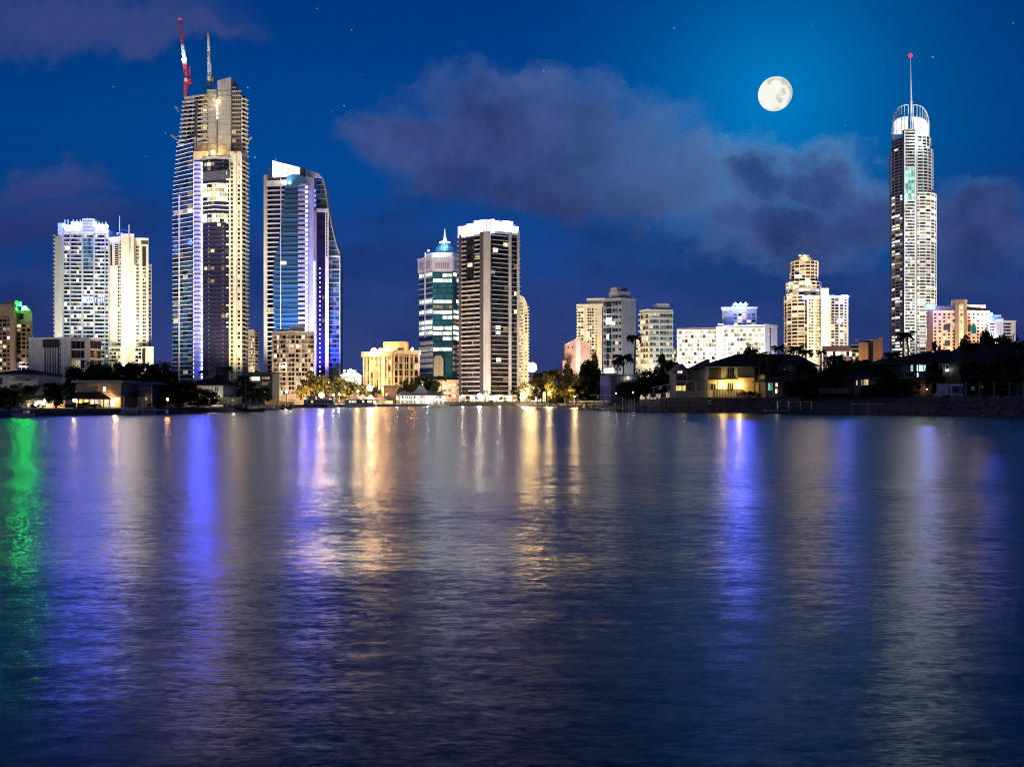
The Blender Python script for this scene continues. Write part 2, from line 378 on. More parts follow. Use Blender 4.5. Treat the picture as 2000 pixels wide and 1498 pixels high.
# ------------------------------------------------------------------ water and land
shore = [(-700, 819), (-250, 818), (0, 816), (80, 814), (200, 811), (300, 808), (400, 806), (480, 804), (520, 800), (560, 797), (700, 794.5), (860, 793), (1000, 793), (1080, 794), (1150, 797), (1230, 801),
         (1300, 803), (1420, 805), (1560, 807), (1700, 809), (1830, 812), (2000, 816), (2300, 818), (2800, 820)]
def shoreY(px):
    for (a, ya), (b, yb) in zip(shore, shore[1:]):
        if a <= px <= b:
            y = ya + (yb - ya) * (px - a) / (b - a); return F * H / (y - YH)
    return F * H / (818 - YH)
def bank(px):                                        # height of the ground behind the water's edge
    pts = [(-800, 1.3), (500, 1.3), (1000, 1.2), (1180, 1.4), (1290, 3.6), (1900, 3.6), (2900, 3.6)]
    for (a, za), (b, zb) in zip(pts, pts[1:]):
        if a <= px <= b: return za + (zb - za) * (px - a) / (b - a)
    return 1.3
v = []; f = []; cols = list(range(-700, 2801, 20))
for i, px in enumerate(cols):
    Y = shoreY(px); zt = bank(px); j = .5 * math.sin(px * .9) + .35 * math.sin(px * .37)
    for dY, z in ((-2, -1.6), (.4 + j, .15), (2.2 + j, zt * .8), (5, zt), (40, zt), (90, GZ + .1), (400, GZ), (9000, GZ)):
        yy = Y + dY; v.append(((px - CX) / F * yy, yy, z))
    if i:
        a, b = (i - 1) * 8, i * 8
        f += [(a + k, b + k, b + k + 1, a + k + 1) for k in range(7)]
wall('ground', (.05, .05, .035), .9, .5, .3)
tag(mesh_obj('ground', v, f, 'ground'), 'dark grassy bank and city ground along the far shore', kind='structure')

m, g, out = new_mat('water')
p = g.n('ShaderNodeNewGeometry').outputs['Position']
def wav(sx, sy, sc_, det, rough):
    return g.vm('SUBTRACT', g.noise(g.vm('MULTIPLY', p, (sx, sy, 1)), sc_, det, rough, True), (.5, .5, .5))
big_w = g.vm('MULTIPLY', wav(.25, .8, .22, 3, .5), (.05, .10, 0))
mid_w = g.vm('MULTIPLY', wav(.45, 1.5, 3.2, 4, .6), (.27, .20, 0))
fine_w = g.vm('MULTIPLY', wav(.55, 1.6, 15.0, 3, .6), (.36, .27, 0))
gust = g.rng(g.noise(g.vm('MULTIPLY', p, (.012, .05, 1)), 1.0, 4, .55), .35, .65, .45, 1.25)
nv = g.vm('ADD', big_w, g.vm('SCALE', g.vm('ADD', mid_w, fine_w), scale=gust))
nv = g.vm('NORMALIZE', g.vm('ADD', nv, (0, 0, 1)))
b = g.n('ShaderNodeBsdfPrincipled'); b.inputs['Base Color'].default_value = (.002, .006, .014, 1)
b.inputs['IOR'].default_value = 1.33; b.inputs['Roughness'].default_value = .25
g.inp(b.inputs['Normal'], nv)
m.node_tree.links.new(b.outputs[0], out.inputs[0])
wat = mesh_obj('water', [(-900, -300, 0), (900, -300, 0), (900, 700, 0), (-900, 700, 0)], [(0, 1, 2, 3)], 'water')
tag(wat, 'rippled dark river reflecting the coloured city lights', kind='structure')

# ------------------------------------------------------------------ the city towers
def flood(t, px, Y, dist, aimy, col, E, size=60, z=5, dx=0, blend=.8):
    x = X(px, Y); return t.light((x + dx, Y - dist, z), (x, Y, Z(aimy, Y)), col, E, size=size, blend=blend)
def link(name, me, parent, loc):
    o = bpy.data.objects.new(name, me); C.objects.link(o); o.parent = parent; o.location = loc; return o
def ball(t, name, pos, r, mat, seg=10):
    mb = MB(); n = seg; k = seg // 2
    v = [(0, 0, r)] + [(r * math.sin(math.pi * i / k) * math.cos(2 * math.pi * j / n), r * math.sin(math.pi * i / k) * math.sin(2 * math.pi * j / n), r * math.cos(math.pi * i / k)) for i in range(1, k) for j in range(n)] + [(0, 0, -r)]
    f = [(0, 1 + j, 1 + (j + 1) % n) for j in range(n)]
    for i in range(k - 2): f += [(1 + i * n + j, 1 + (i + 1) * n + j, 1 + (i + 1) * n + (j + 1) % n, 1 + i * n + (j + 1) % n) for j in range(n)]
    b = 1 + (k - 2) * n; f += [(b + j, len(v) - 1, b + (j + 1) % n) for j in range(n)]
    pos = Vector(pos)
    return mesh_obj(name, [Vector(q) + pos - t.loc for q in v], f, mat, t.o, True)
def drum(t, cx, Y, rpx, y0, y1, nfl, nseg, w, core, ringmat, out=.5, th=1.0, wfrac=(.35, .95), rowlit=None, ring=True, squash=1.0, mull=None, side=1.0):
    """a round storeyed block: glass core, one ring for each floor, panes between mullions on the side towards the water"""
    s = Y / F; r = rpx * s; x0 = X(cx, Y); z0, z1 = Z(y1, Y), Z(y0, Y); fh = (z1 - z0) / nfl
    A = [2 * math.pi * (i + .5) / nseg - math.pi / 2 for i in range(nseg)]
    poly = lambda q: [(x0 + (r + q) * math.cos(a), Y + (r + q) * math.sin(a) * squash) for a in A]
    t.mesh('core', MB().prism(poly(0), z0, z1), core)
    if ring:
        me = bpy.data.meshes.new('floor_ring'); mb = MB().prism([(p[0] - x0, p[1] - Y) for p in poly(out)], -th / 2, th / 2)
        me.from_pydata(mb.v, [], mb.f); me.materials.append(MATS[ringmat])
        for i in range(nfl + 1): link('floor_ring', me, t.o, Vector((x0, Y, z0 + fh * i)) - t.loc)
    P = poly(.02)
    for k in range(nseg):
        a, b = Vector(P[k]), Vector(P[(k + 1) % nseg]); mid = (a + b) / 2
        if mid.y > Y + r * .12 * side: continue
        fc = Facade(t, a, b)
        for i in range(nfl):
            ww = w
            if rowlit and random.Random(i * 31 + k // 3).random() < rowlit[0]: ww = rowlit[1]
            m_ = pick(ww); fc.box('window', fc.L * .06, fc.L * .94, z0 + fh * (i + wfrac[0]), z0 + fh * (i + wfrac[1]), -.1, .1, m_, 1 if m_.startswith('lit') else 0)
        if mull: fc.box('mullion', -.25, .25, z0, z1, -.1, out + .15, mull)

# --- brown block with the green beacon at the left edge
t = tower('apartment_block', 'brown apartment block with a green beacon on its roof', 'apartment building', 30, 600)
body(t, 'wall', [(-40, 606), (31, 598)], 598, 745, 'beige', zb=0); body(t, 'wall', [(31, 604), (62, 602)], 610, 745, 'beige', zb=0)
fa = Facade(t, P2(-40, 606), P2(31, 598)); fb = Facade(t, P2(31, 604), P2(62, 602))
rows(fa, -38, 22, 622, 724, 12, 7, {'glass_dark': 5, 'lit_warm': 2, 'lit_dim': 2, 'glass_grey': 3}, frac=(.2, .8), gap=.25)
slabs(fa, -40, 22, 622, 724, 12, 1.0, .5, 'beige'); pier(fa, 22, 31, 600, 745, 1.4, 'tan')
rows(fb, 33, 60, 632, 724, 11, 3, {'glass_dark': 6, 'lit_warm': 1, 'lit_dim': 2}, frac=(.15, .8), gap=.3); slabs(fb, 40, 64, 632, 724, 11, 1.2, .5, 'tan')
fb.boxp('parapet', 31, 62, 606, 612, -.3, .5, 'tan'); fa.boxp('parapet', -40, 31, 595, 601, -.3, .5, 'tan'); fa.boxp('plant_room', 5, 24, 588, 597, -8, -2, 'beige')
fb.boxp('window', 38, 46, 613, 624, -.1, .1, 'glass_dark')
ball(t, 'beacon', (X(48, 606), 606, Z(603, 606)), 1.9, 'lamp_green'); fb.boxp('beacon_mast', 47.5, 48.5, 603, 612, -4.6, -4.2, 'steel')
t.light((X(51, 598), 598, Z(613, 598)), (X(51, 602), 602, Z(613, 602)), (.05, 1, .10), 1.4, 'POINT')
flood(t, 30, 600, 70, 680, (1, .78, .45), 2.2, 90); t.finish()

# --- white and blue tower
t = tower('residential_tower', 'white and blue balcony tower with white lit crown and a blue lit sign', 'tower', 160, 690)
body(t, 'wall', [(106, 706), (124, 690), (213, 692)], 456, 745, 'pale_cream', 690, 24, zb=0)
fl = Facade(t, P2(106, 706), P2(124, 690)); fc = Facade(t, P2(124, 690), P2(213, 692))
W_C = {'glass_dark': 6, 'glass_blue': 5, 'glass_pale': 2, 'lit_warm': 2.0, 'lit_dim': 1.6, 'lit_white': .5}
for a, b, n in ((126, 137, 2), (139, 160, 4), (163.5, 183, 3), (186, 205, 4), (206.5, 212, 1)):
    fc.boxp('bay_glass', a - .6, b + .6, 458, 700, -.2, .12, 'glass_blue')
    rows(fc, a, b, 458, 700, 31, n, W_C, out=.25, frac=(.24, .93), gap=.16)
    slabs(fc, a - 1, b + 1, 458, 700, 31, .9 if n > 1 else .5, .75, 'violet_white', name='spandrel')
[fc.boxp('bay_glass', 164 + 4.8 * j, 168.4 + 4.8 * j, 466 + 7.8 * k, 473 + 7.8 * k, .2, 1.0, pick({'glass_azure': 3, 'glass_blue': 4, 'glass_pale': 1})) for k in range(8) for j in range(4)]
for a, b in ((123, 125.5), (137, 139), (160, 163.5), (183, 186), (205, 206.5), (212, 214)): pier(fc, a, b, 452, 745, 1.1, 'blue_grey')
for k in range(31): fl.box('balcony_slab', .5, 2.6, fl.z(458 + k * 7.8), fl.z(458 + k * 7.8) + .5, -.2, 1.2, 'pale_cream')
fc.boxp('roof_screen', 139, 160, 434, 451, .0, .6, 'crown_glow_white'); fc.boxp('roof_screen', 186, 211, 438, 453, 0, .6, 'crown_glow_white'); fc.boxp('roof_screen', 126, 138, 440, 453, 0, .5, 'crown_glow_white')  # parapet walls glow by emission in place of lamplight falling on them
fc.boxp('roof_block', 161, 184, 427, 458, -12, .7, 'light_grey'); fc.boxp('roof_block', 112, 126, 436, 458, -10, -.6, 'light_grey'); fc.boxp('roof_deck', 124, 213, 448, 457, -14, -.1, 'white')
for y in (432, 437, 444): fc.boxp('roof_louvre', 163, 182, y, y + 2.5, .6, .9, 'blue_grey')
for a in (127, 133, 143, 150, 157, 188, 194, 200, 207): fc.boxp('parapet_post', a, a + 1.6, 430 + (a > 160) * 4, 458, .55, 1.0, 'white')
fc.boxp('parapet', 124, 213, 452, 456, -.3, 1.25, 'violet_white')
ball(t, 'lamp', fc.pt(fc.u(211), fc.z(443), 2), 1.3, 'lamp_blue'); ball(t, 'lamp', fc.pt(fc.u(189), fc.z(437), 2), .7, 'lamp_cool')
fc.boxp('lit_sign', 163.5, 182, 579.5, 591, 1.0, 1.5, 'led_pale_blue'); fc.boxp('lit_sign', 185.5, 205, 580.5, 591.5, 1.0, 1.4, 'sign_blue')
for k, (a, b, y0, y1) in enumerate(((187, 188.4, 582, 590), (188.4, 191, 582, 583.4), (192.5, 194, 583, 590), (194, 196, 588.6, 590), (196, 197.4, 583, 590), (199, 200.3, 582, 590), (200.3, 202.5, 585, 586.4), (202.6, 203.8, 581, 590))):
    fc.boxp('sign_letter', a, b, y0, y1, 1.4, 1.65, 'led_pale_blue')
for a, y0, y1 in ((167, 582, 585), (171.5, 584, 589), (176, 582, 588), (179, 583, 589)): fc.boxp('sign_letter', a, a + 1.6, y0, y1, 1.5, 1.7, 'sign_dark')
flood(t, 160, 690, 80, 520, (.66, .72, 1), 5, 75); flood(t, 165, 690, 100, 440, (.35, .42, 1), 5, 22); flood(t, 112, 700, 60, 560, (1, .90, .75), 5, 70, dx=-30)
[ball(t, 'lamp', fc.pt(fc.u(q_), fc.z(y_), 2), 1.0, 'lamp_blue') for q_, y_ in ((127, 441), (152, 436))]; t.finish()  # two extra lamps added to broaden the blue reflection in the water

# --- cream tower with warm light strips
t = tower('residential_tower', 'cream tower with two masts and two warm vertical light strips', 'tower', 255, 690)
for pts, y in (([(213, 692), (237, 688)], 466), ([(236, 685), (262, 685)], 459), ([(261, 688), (290, 690)], 468), ([(290, 692), (296, 694)], 516), ([(213, 684), (236, 682)], 676), ([(262, 682), (300, 684)], 677), ([(216, 690), (228, 690)], 519)):
    body(t, 'wall', pts, y, 745, 'cream', depth=22, zb=0)
fd = Facade(t, P2(213, 691), P2(237, 687.5)); fm = Facade(t, P2(236, 684.8), P2(262, 684.8)); fr = Facade(t, P2(261, 687.8), P2(290, 689.8)); fp = Facade(t, P2(213, 683.8), P2(236, 681.8)); fq = Facade(t, P2(262, 681.8), P2(300, 683.8)); fs = Facade(t, P2(290, 691.8), P2(296, 693.8))
WD = {'glass_dark': 8, 'glass_brown': 3, 'lit_warm': 1.0, 'lit_dim': 1.2}
fd.boxp('tall_window', 216, 218.5, 478, 518, -.1, .3, 'glass_brown'); fd.boxp('tall_window', 224.5, 231, 478, 518, -.1, .3, 'glass_brown')
for k in range(9): fd.boxp('spandrel', 224.5, 231, 480 + k * 4.3, 480.8 + k * 4.3, .2, .5, 'cream')
rows(fd, 229, 239, 520, 676, 23, 2, WD, frac=(.3, .8), gap=.35); rows(fd, 233, 237, 470, 520, 8, 1, WD, frac=(.3, .8), gap=.2)
rows(fr, 266, 271, 480, 676, 28, 2, WD, frac=(.25, .8), gap=.2); rows(fr, 278, 285, 480, 676, 28, 2, WD, frac=(.25, .8), gap=.25)
fr.boxp('tall_window', 278, 285, 484, 520, -.1, .35, 'glass_brown')
rows(fs, 291, 295, 520, 676, 22, 1, WD, frac=(.25, .8), gap=.3)
rows(fp, 214, 235, 680, 722, 6, 5, {'glass_dark': 5, 'lit_warm': 4, 'lit_dim': 4}, frac=(.2, .85), gap=.15); slabs(fp, 213, 236, 680, 722, 6, 1.0, .6, 'pale_cream')
rows(fq, 264, 276, 680, 722, 6, 2, {'glass_dark': 5, 'lit_warm': 4}, frac=(.2, .85)); slabs(fq, 263, 277, 680, 722, 6, 1.0, .6, 'pale_cream'); fq.boxp('tall_window', 278, 284, 680, 720, -.1, .3, 'glass_brown')
for k in range(30): fm.boxp('light_strip', 239.2, 242.6, 496 + k * 7.4, 502.4 + k * 7.4, -.2, .55, 'led_warm'); fr.boxp('light_strip', 262.6, 264.4, 520 + k * 6.6, 525.6 + k * 6.6, -.2, .5, 'led_warm')
for px, y0, y1, o in ((227, 419, 468, -6), (253.5, 440, 496, 1.2)): fm.boxp('mast', px - .8, px + .8, y0, y1, o - .35, o + .35, 'metal_white')
fm.boxp('roof_block', 222, 234, 452, 468, -12, -5, 'white'); fd.boxp('parapet', 213, 236, 463, 468, -.3, .5, 'white'); fr.boxp('parapet', 262, 290, 465, 470, -.3, .5, 'white'); fr.boxp('roof_screen', 276, 289, 469, 477, -.2, .4, 'glass_grey'); fm.boxp('parapet', 236, 262, 457, 461, -.3, .4, 'white')
mb = MB(); 
for i in range(9): a = math.pi * i / 8; mb.bar(fm.pt(fm.u(222), fm.z(452), -8) + Vector((1.2 * i, 0, 1.5 * math.sin(a) * 2)), fm.pt(fm.u(222), fm.z(452), -8) + Vector((1.2 * (i + 1), 0, 1.5 * math.sin(math.pi * (i + 1) / 8) * 2)), .35)
t.mesh('roof_frame', mb, 'metal_white')
flood(t, 250, 690, 90, 520, (1, .87, .62), 7.5, 60); flood(t, 280, 690, 55, 600, (1, .86, .60), 4.5, 80, dx=12); flood(t, 232, 690, 70, 470, (1, .95, .85), 3.5, 30); t.finish()

# --- white low block with black fins
t = tower('office_block', 'low white block with a black recess of thin white fins', 'office building', 125, 420)
body(t, 'wall', [(56, 424), (138, 418)], 661, 770, 'light_grey', depth=22, zb=0); body(t, 'wall', [(138, 420), (175, 422), (198, 430)], 662, 770, 'light_grey', depth=18, zb=0)
f1 = Facade(t, P2(56, 424), P2(138, 418)); f2 = Facade(t, P2(138, 420), P2(175, 422)); f3 = Facade(t, P2(175, 422), P2(198, 430))
f1.boxp('recess', 84.5, 116, 662, 752, -.1, .05, 'void_black'); f1.boxp('recess', 84, 116.5, 662, 678, 0, .25, 'charcoal')
for k in range(6): f1.boxp('fin', 87 + k * 5.1, 88.3 + k * 5.1, 679, 752, 0, .8, 'white')
for k in range(7): f1.boxp('slot_window', 117.2, 118.6, 668 + k * 11, 676 + k * 11, -.1, .08, 'charcoal')
for f_, a, b, n in ((f2, 139.5, 166, 3), (f3, 176, 197, 3)):
    rows(f_, a, b, 664, 738, 4, n, {'glass_brown': 5, 'glass_dark': 4, 'lit_dim': 2, 'lit_warm': .8}, frac=(.1, .86), gap=.06); slabs(f_, a - 1, b + 1, 664, 738, 4, 1.3, .5, 'white')
pier(f2, 166, 176, 661, 770, .9, 'light_grey'); f1.boxp('parapet', 56, 138, 659, 663, -.3, .5, 'white'); f2.boxp('parapet', 138, 175, 660, 663.5, -.3, .5, 'white')
for k in range(5): f2.boxp('railing_post', 140 + k * 8, 140.8 + k * 8, 655, 661, -2, -1.8, 'steel')
flood(t, 90, 420, 60, 700, (1, .90, .78), 2.2, 100, dx=10); t.finish()

# --- tall tower under construction
t = tower('unfinished_tower', 'tallest tower, unfinished concrete top, with one bright blue light strip', 'tower', 412, 700)
body(t, 'glass_wing', [(338.5, 712), (378, 700)], 380, 748, 'glass_blue', 700, 24, zb=0); body(t, 'glass_wing', [(338.5, 712), (378, 700)], 272, 380, 'glass_blue', 700, 24, top=[(347.5, 712), (378, 700)])
body(t, 'concrete_core', [(376, 703), (405, 703)], 268, 320, 'raw_concrete', 703, 12); body(t, 'light_column', [(377, 697), (396, 697)], 312, 748, 'lavender', 700, 20, zb=0)
body(t, 'glass_front', [(396, 696), (422, 692), (449, 695)], 309, 742, 'glass_violet', 700, 20, zb=0)
body(t, 'cream_wall', [(449, 694), (472, 695), (485, 706)], 300, 748, 'cream', 700, 20, zb=0)
body(t, 'concrete_core', [(404, 703), (425, 703)], 175, 320, 'raw_concrete', 703, 16)
mb = MB(); q = [P2(424.5, 701), P2(451, 701), Vector((X(451, 701), 718)), Vector((X(424.5, 701), 718))]; mb.prism([(p.x, p.y) for p in q], Z(320, 701), [Z(158, 701), Z(151, 701), Z(151, 701), Z(158, 701)]); t.mesh('concrete_core', mb, 'raw_concrete')
core = Facade(t, P2(404, 700.9), P2(451, 700.9)); gw = Facade(t, P2(338.5, 712), P2(378, 700)); lc = Facade(t, P2(377, 697), P2(396, 697)); g1 = Facade(t, P2(396, 696), P2(422, 692)); g2 = Facade(t, P2(422, 692), P2(449, 695)); cr = Facade(t, P2(449, 694), P2(472, 695)); ce = Facade(t, P2(472, 695), P2(485, 706))
for k in range(14): core.boxp('formwork_joint', 404.5, 450.5, 178 + k * 9.6, 178.5 + k * 9.6, -.1, .06, 'concrete')
core.boxp('core_slot', 423.4, 425, 176, 300, -.2, .15, 'charcoal')
for k in range(5): core.boxp('work_light', 423.2, 425.2, 198 + k * 7.6, 203 + k * 7.6, .1, .4, 'led_warm')
ball(t, 'work_light', core.pt(core.u(424), core.z(199), 1), .8, 'lamp_gold'); ball(t, 'work_light', core.pt(core.u(421), core.z(302), 6), 1.5, 'lamp_gold')
t.light(core.pt(core.u(424), core.z(199), 4), core.pt(core.u(424), core.z(210), 0), (1, .75, .35), 1.2, 'POINT'); t.light(core.pt(core.u(421), core.z(302), 9), core.pt(core.u(424), core.z(280), 0), (1, .75, .35), 2.5, 'POINT')
# raw floors of the left half
for i in range(12):
    y = 189 + i * 8.4; xl = 357 - i * .85 if i > 0 else 360
    a, b = P2(xl, 708), P2(404, 701); ff = Facade(t, a, b)
    ff.box('floor_slab', 0, ff.L, Z(y, 704), Z(y, 704) + .9, -14, .5, 'raw_concrete')
    if i < 11:
        for k in range(5): ff.box('column', ff.L * (.04 + k * .19), ff.L * (.04 + k * .19) + .7, Z(y + 8.4, 704) + .8, Z(y, 704), -.9, -.2, 'raw_concrete')
        for k in range(4):
            if rng.random() < .8: ff.box('hoarding', ff.L * (.08 + k * .19), ff.L * (.2 + k * .19), Z(y + 8.4, 704) + .9, Z(y + 3 + rng.random() * 3, 704), -3, -2.8, pick({'timber': 3, 'dark_grey': 3, 'lit_dim': 1, 'tan': 2}))
        m_ = 'lit_gold' if i in (0, 2, 3, 4, 7, 9) else ('lit_pink' if i in (5, 6) else 'lit_dim')
        ff.box('lit_room', ff.L * .72, ff.L * .97, Z(y + 8.4, 704) + 1.0, Z(y, 704) - .1, -2.6, -2.4, m_, 1)
    if i > 0: ff.box('scaffold', ff.L * .55, ff.L * .66, Z(y + 8.4, 704), Z(y, 704), .3, .6, 'metal_dark')
ff = Facade(t, P2(358, 708), P2(404, 701)); ff.boxp('raw_wall', 361, 380, 188, 200, -8, .2, 'raw_concrete'); ff.boxp('raw_wall', 382, 396, 182, 189, -8, -3, 'raw_concrete')
# right hand scaffold bay and cream edge of the top
body(t, 'raw_block', [(451, 704), (472, 704)], 182, 305, 'rose_brown', 704, 12); body(t, 'cream_wall', [(471, 700), (484, 706)], 190, 300, 'cream', 702, 14)
sb = Facade(t, P2(451, 703.8), P2(472, 703.8)); se = Facade(t, P2(471, 699.8), P2(484, 705.8))
for i in range(15):
    y = 178 + i * 8.4
    sb.boxp('floor_slab', 451, 472, y, y + 1.6, -.3, 1.2, 'raw_concrete')
    for k in range(5): sb.boxp('scaffold_pole', 453 + k * 4, 453.7 + k * 4, y, y + 8.4, 1.0, 1.4, 'timber_pale')
    if i > 8 and rng.random() < .5: sb.boxp('lit_room', 452, 460, y + 2, y + 8, .1, .3, 'lit_pink', 1)
    if i > 0: rows(se, 474, 478, y, y + 8.4, 1, 1, {'glass_dark': 1}, frac=(.2, .75), gap=.1); se.boxp('balcony_slab', 472, 485, y + 7.4, y + 8.6, -.2, .9, 'pale_cream')
sb.boxp('raw_wall', 451, 461, 170, 182, -6, 0, 'tan')
# finished floors, one slab and one run of panes for each storey
NF = 55; yA, yB = 274.6, 740
for i in range(NF + 1):
    y = yA + (yB - yA) * i / NF
    if y > 272: xl = 338.5 + max(0, (380 - y) / 108 * 9)
    gw2 = Facade(t, P2(xl, 712), P2(377, 700.2)); gw2.box('balcony_slab', -.8, gw2.L, gw.z(y) - .2, gw.z(y) + .2, -.2, .6, 'violet_white')
    if i < NF:
        for k in range(4):
            wl = {'glass_blue': 7, 'glass_dark': 1.5, 'glass_azure': 1, 'lit_dim': .25, 'lit_warm': .45}
            if i in (15, 16): wl = {'lit_warm': 1, 'glass_blue': .6}
            m_ = pick(wl); gw2.box('window', gw2.L * (.03 + .24 * k), gw2.L * (.25 + .24 * k), gw.z(y + 8.46) + .5, gw.z(y) - .5, -.1, .25, m_, 1 if m_[:3] == 'lit' else 0)
    if y > 312:
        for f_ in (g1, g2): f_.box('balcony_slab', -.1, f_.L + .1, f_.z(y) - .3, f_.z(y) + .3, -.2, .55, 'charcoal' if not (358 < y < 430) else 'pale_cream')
        if i < NF:
            band = i in (10, 11, 12, 13) or i in (17, 18)
            for f_, n in ((g1, 3), (g2, 3)):
                if band: rows(f_, CX + (f_.a.x / f_.a.y) * F, CX + (f_.b.x / f_.b.y) * F - (4 if f_ is g2 else 0), y + .8, y + 7.6, 1, n, {'lit_warm': 7, 'lit_white': 3, 'glass_violet': .8}, frac=(.05, .95), gap=.1)
                elif rng.random() < .22: rows(f_, CX + (f_.a.x / f_.a.y) * F + 2, CX + (f_.b.x / f_.b.y) * F - 3, y + .8, y + 7.6, 1, n, {'glass_violet': 6, 'lit_dim': 2, 'lit_warm': 2}, frac=(.05, .95), gap=.1)
                if i % 1 == 0: f_.box('rail_post', f_.L * .48, f_.L * .48 + .35, f_.z(y), f_.z(y) + 1.1, .4, .6, 'light_grey')
            lc.boxp('light_strip', 393.4, 396.2, y + 1.2, y + 8, -.2, .9, 'led_blue' if i % 3 else 'led_pale_blue'); lc.boxp('light_strip', 377.5, 378.3, y + 2, y + 6, .0, .4, 'led_pale_blue')
            lc.boxp('balcony_slab', 378.5, 396.8, y, y + 1.5, -.2, 1.1, 'lavender')
        rows(cr, 451, 455, y, y + 8.46, 1, 1, {'glass_brown': 3, 'glass_dark': 3, 'lit_dim': 1}, frac=(.18, .8), gap=.1) if i < NF else None
        rows(cr, 464, 469, y, y + 8.46, 1, 1, {'glass_brown': 3, 'lit_warm': 2}, frac=(.18, .8), gap=.1) if i < NF else None
        if i < NF: rows(ce, 475, 479, y, y + 8.46, 1, 1, {'glass_brown': 3, 'glass_dark': 3}, frac=(.2, .75), gap=.1); ce.box('balcony_slab', 0, ce.L + .8, ce.z(y) - .3, ce.z(y) + .3, -.2, .7, 'pale_cream')
        if i < NF and y < 640 and rng.random() < .5: g2.box('balcony_slab', g2.L * .72, g2.L + 1.2, g2.z(y) - .5, g2.z(y) + .5, .2, 1.6, 'pale_cream')
for a in (350.5,): gw.boxp('pier', a, a + 1.6, 380, 748, -.1, .9, 'violet_white')
pier(cr, 447.5, 450, 309, 748, .8, 'pale_cream'); pier(cr, 457, 462, 300, 748, 1.0, 'pale_cream'); pier(cr, 470.5, 473, 300, 748, .9, 'pale_cream')
g1.boxp('roof_slab', 396, 423, 306, 311, -6, .8, 'raw_concrete'); g2.boxp('roof_slab', 421, 449, 306, 311, -6, .8, 'raw_concrete'); lc.boxp('raw_wall', 378, 404, 296, 312, -4, .3, 'tan')
for k in range(14): g1.boxp('safety_screen', 397 + k * 3.9, 400 + k * 3.9, 336, 353, .7, .9, 'dark_grey')
for a, b, y in ((341, 349, 210), (334, 346, 266), (484, 492, 270)):   # catch platforms
    mb = MB(); s_ = -1 if a < 400 else 1; mb.bar((X(b if s_ < 0 else a, 706), 706, Z(y + 8, 706)), (X(a if s_ < 0 else b, 706), 706, Z(y - 2, 706)), 1.2); mb.bar((X(b if s_ < 0 else a, 706), 706, Z(y + 2, 706)), (X(a if s_ < 0 else b, 706), 706, Z(y - 2, 706)), .5); t.mesh('catch_platform', mb, 'steel')
flood(t, 430, 700, 150, 230, (1, .93, .88), 2.8, 30); flood(t, 468, 695, 60, 560, (1, .82, .48), 9, 75, dx=10); flood(t, 468, 695, 110, 330, (1, .85, .55), 6, 36, dx=14); flood(t, 350, 700, 80, 560, (.85, .88, 1), 2.2, 70, dx=-12); flood(t, 386, 697, 60, 520, (.40, .42, 1), 1.2, 70)
t.finish()
def crane(name, label, px, y_base, y_piv, tip, lightspot, mast_mat, cols):
    Yc = 708; t = Thing(name, label, 'crane', (X(px, Yc), Yc, Z(y_base, Yc)), 'tower cranes on the unfinished tower')
    def lattice(a, b, w, w2, mat, nm, n):
        a, b = Vector(a), Vector(b); mb = MB(); ax = (b - a).normalized(); s1 = ax.cross(Vector((0, 1, 0))).normalized(); s2 = ax.cross(s1)
        cs = [(1, 1), (-1, 1), (-1, -1), (1, -1)]; pt = lambda f, c: a.lerp(b, f) + (s1 * c[0] + s2 * c[1]) * (w + (w2 - w) * f) / 2
        for c in cs: mb.bar(pt(0, c), pt(1, c), .38)
        for k in range(n):
            for q in range(4):
                c0, c1 = cs[q], cs[(q + 1) % 4]; mb.bar(pt(k / n, c0), pt((k + 1) / n, c1 if k % 2 else c0) if False else pt((k + 1) / n, c1), .26); mb.bar(pt(k / n, c0), pt(k / n, c1), .22)
        t.mesh(nm, mb, mat)
    A = lambda x, y: (X(x, Yc), Yc, Z(y, Yc))
    lattice(A(px, y_base), A(px + .3, y_piv), 2.4, 2.4, mast_mat, 'mast', 9)
    x0, y0 = px + 2, y_piv
    for k, (f0, f1, mt) in enumerate(cols):
        p = lambda f: A(x0 + (tip[0] - x0) * f, y0 + (tip[1] - y0) * f)
        lattice(p(f0), p(f1), 2.6 * (1 - f0 * .55), 2.6 * (1 - f1 * .55) if f1 < 1 else .5, mt, 'jib', 8)
    mb = MB(); mb.box((X(px + 5, Yc), Yc, Z(y_piv + 4, Yc)), (4.5, 3, 3)); mb.box((X(px + 7, Yc), Yc + .5, Z(y_piv + 1, Yc)), (3, 2.5, 2.2)); t.mesh('machinery_deck', mb, mast_mat)
    mb = MB(); mb.box((X(px + 2, Yc), Yc - 1.8, Z(y_piv + 2, Yc)), (2, 1.6, 2.4)); t.mesh('cab', mb, 'boat_white')
    mb = MB(); mb.bar(A(px + 4, y_piv), A(px + 8, y_piv - 26 * (1 if lightspot else .3)), .5); mb.bar(A(px + 8, y_piv - 26 * (1 if lightspot else .3)), A(px + 9, y_piv + 2), .4); t.mesh('back_stay', mb, mast_mat)
    if lightspot:
        for d in (-2, 2): ball(t, 'work_light', (X(lightspot[0] + d, Yc - 3), Yc - 3, Z(lightspot[1], Yc - 3)), 1.0, 'lamp_cool')
        t.light((X(lightspot[0], Yc - 5), Yc - 5, Z(lightspot[1], Yc)), A(lightspot[0], lightspot[1] - 14), (.9, .95, 1), 8, 'POINT')
        ball(t, 'warning_lamp', A(*tip), .7, 'lamp_red')
    t.finish()
crane('tower_crane', 'red luffing crane with floodlights on its jib, on the unfinished tower', 363, 190, 156, (350.5, 38), (359, 117), 'crane_red', [(.0, .27, 'crane_red'), (.27, .58, 'metal_white'), (.58, 1, 'crane_red')])
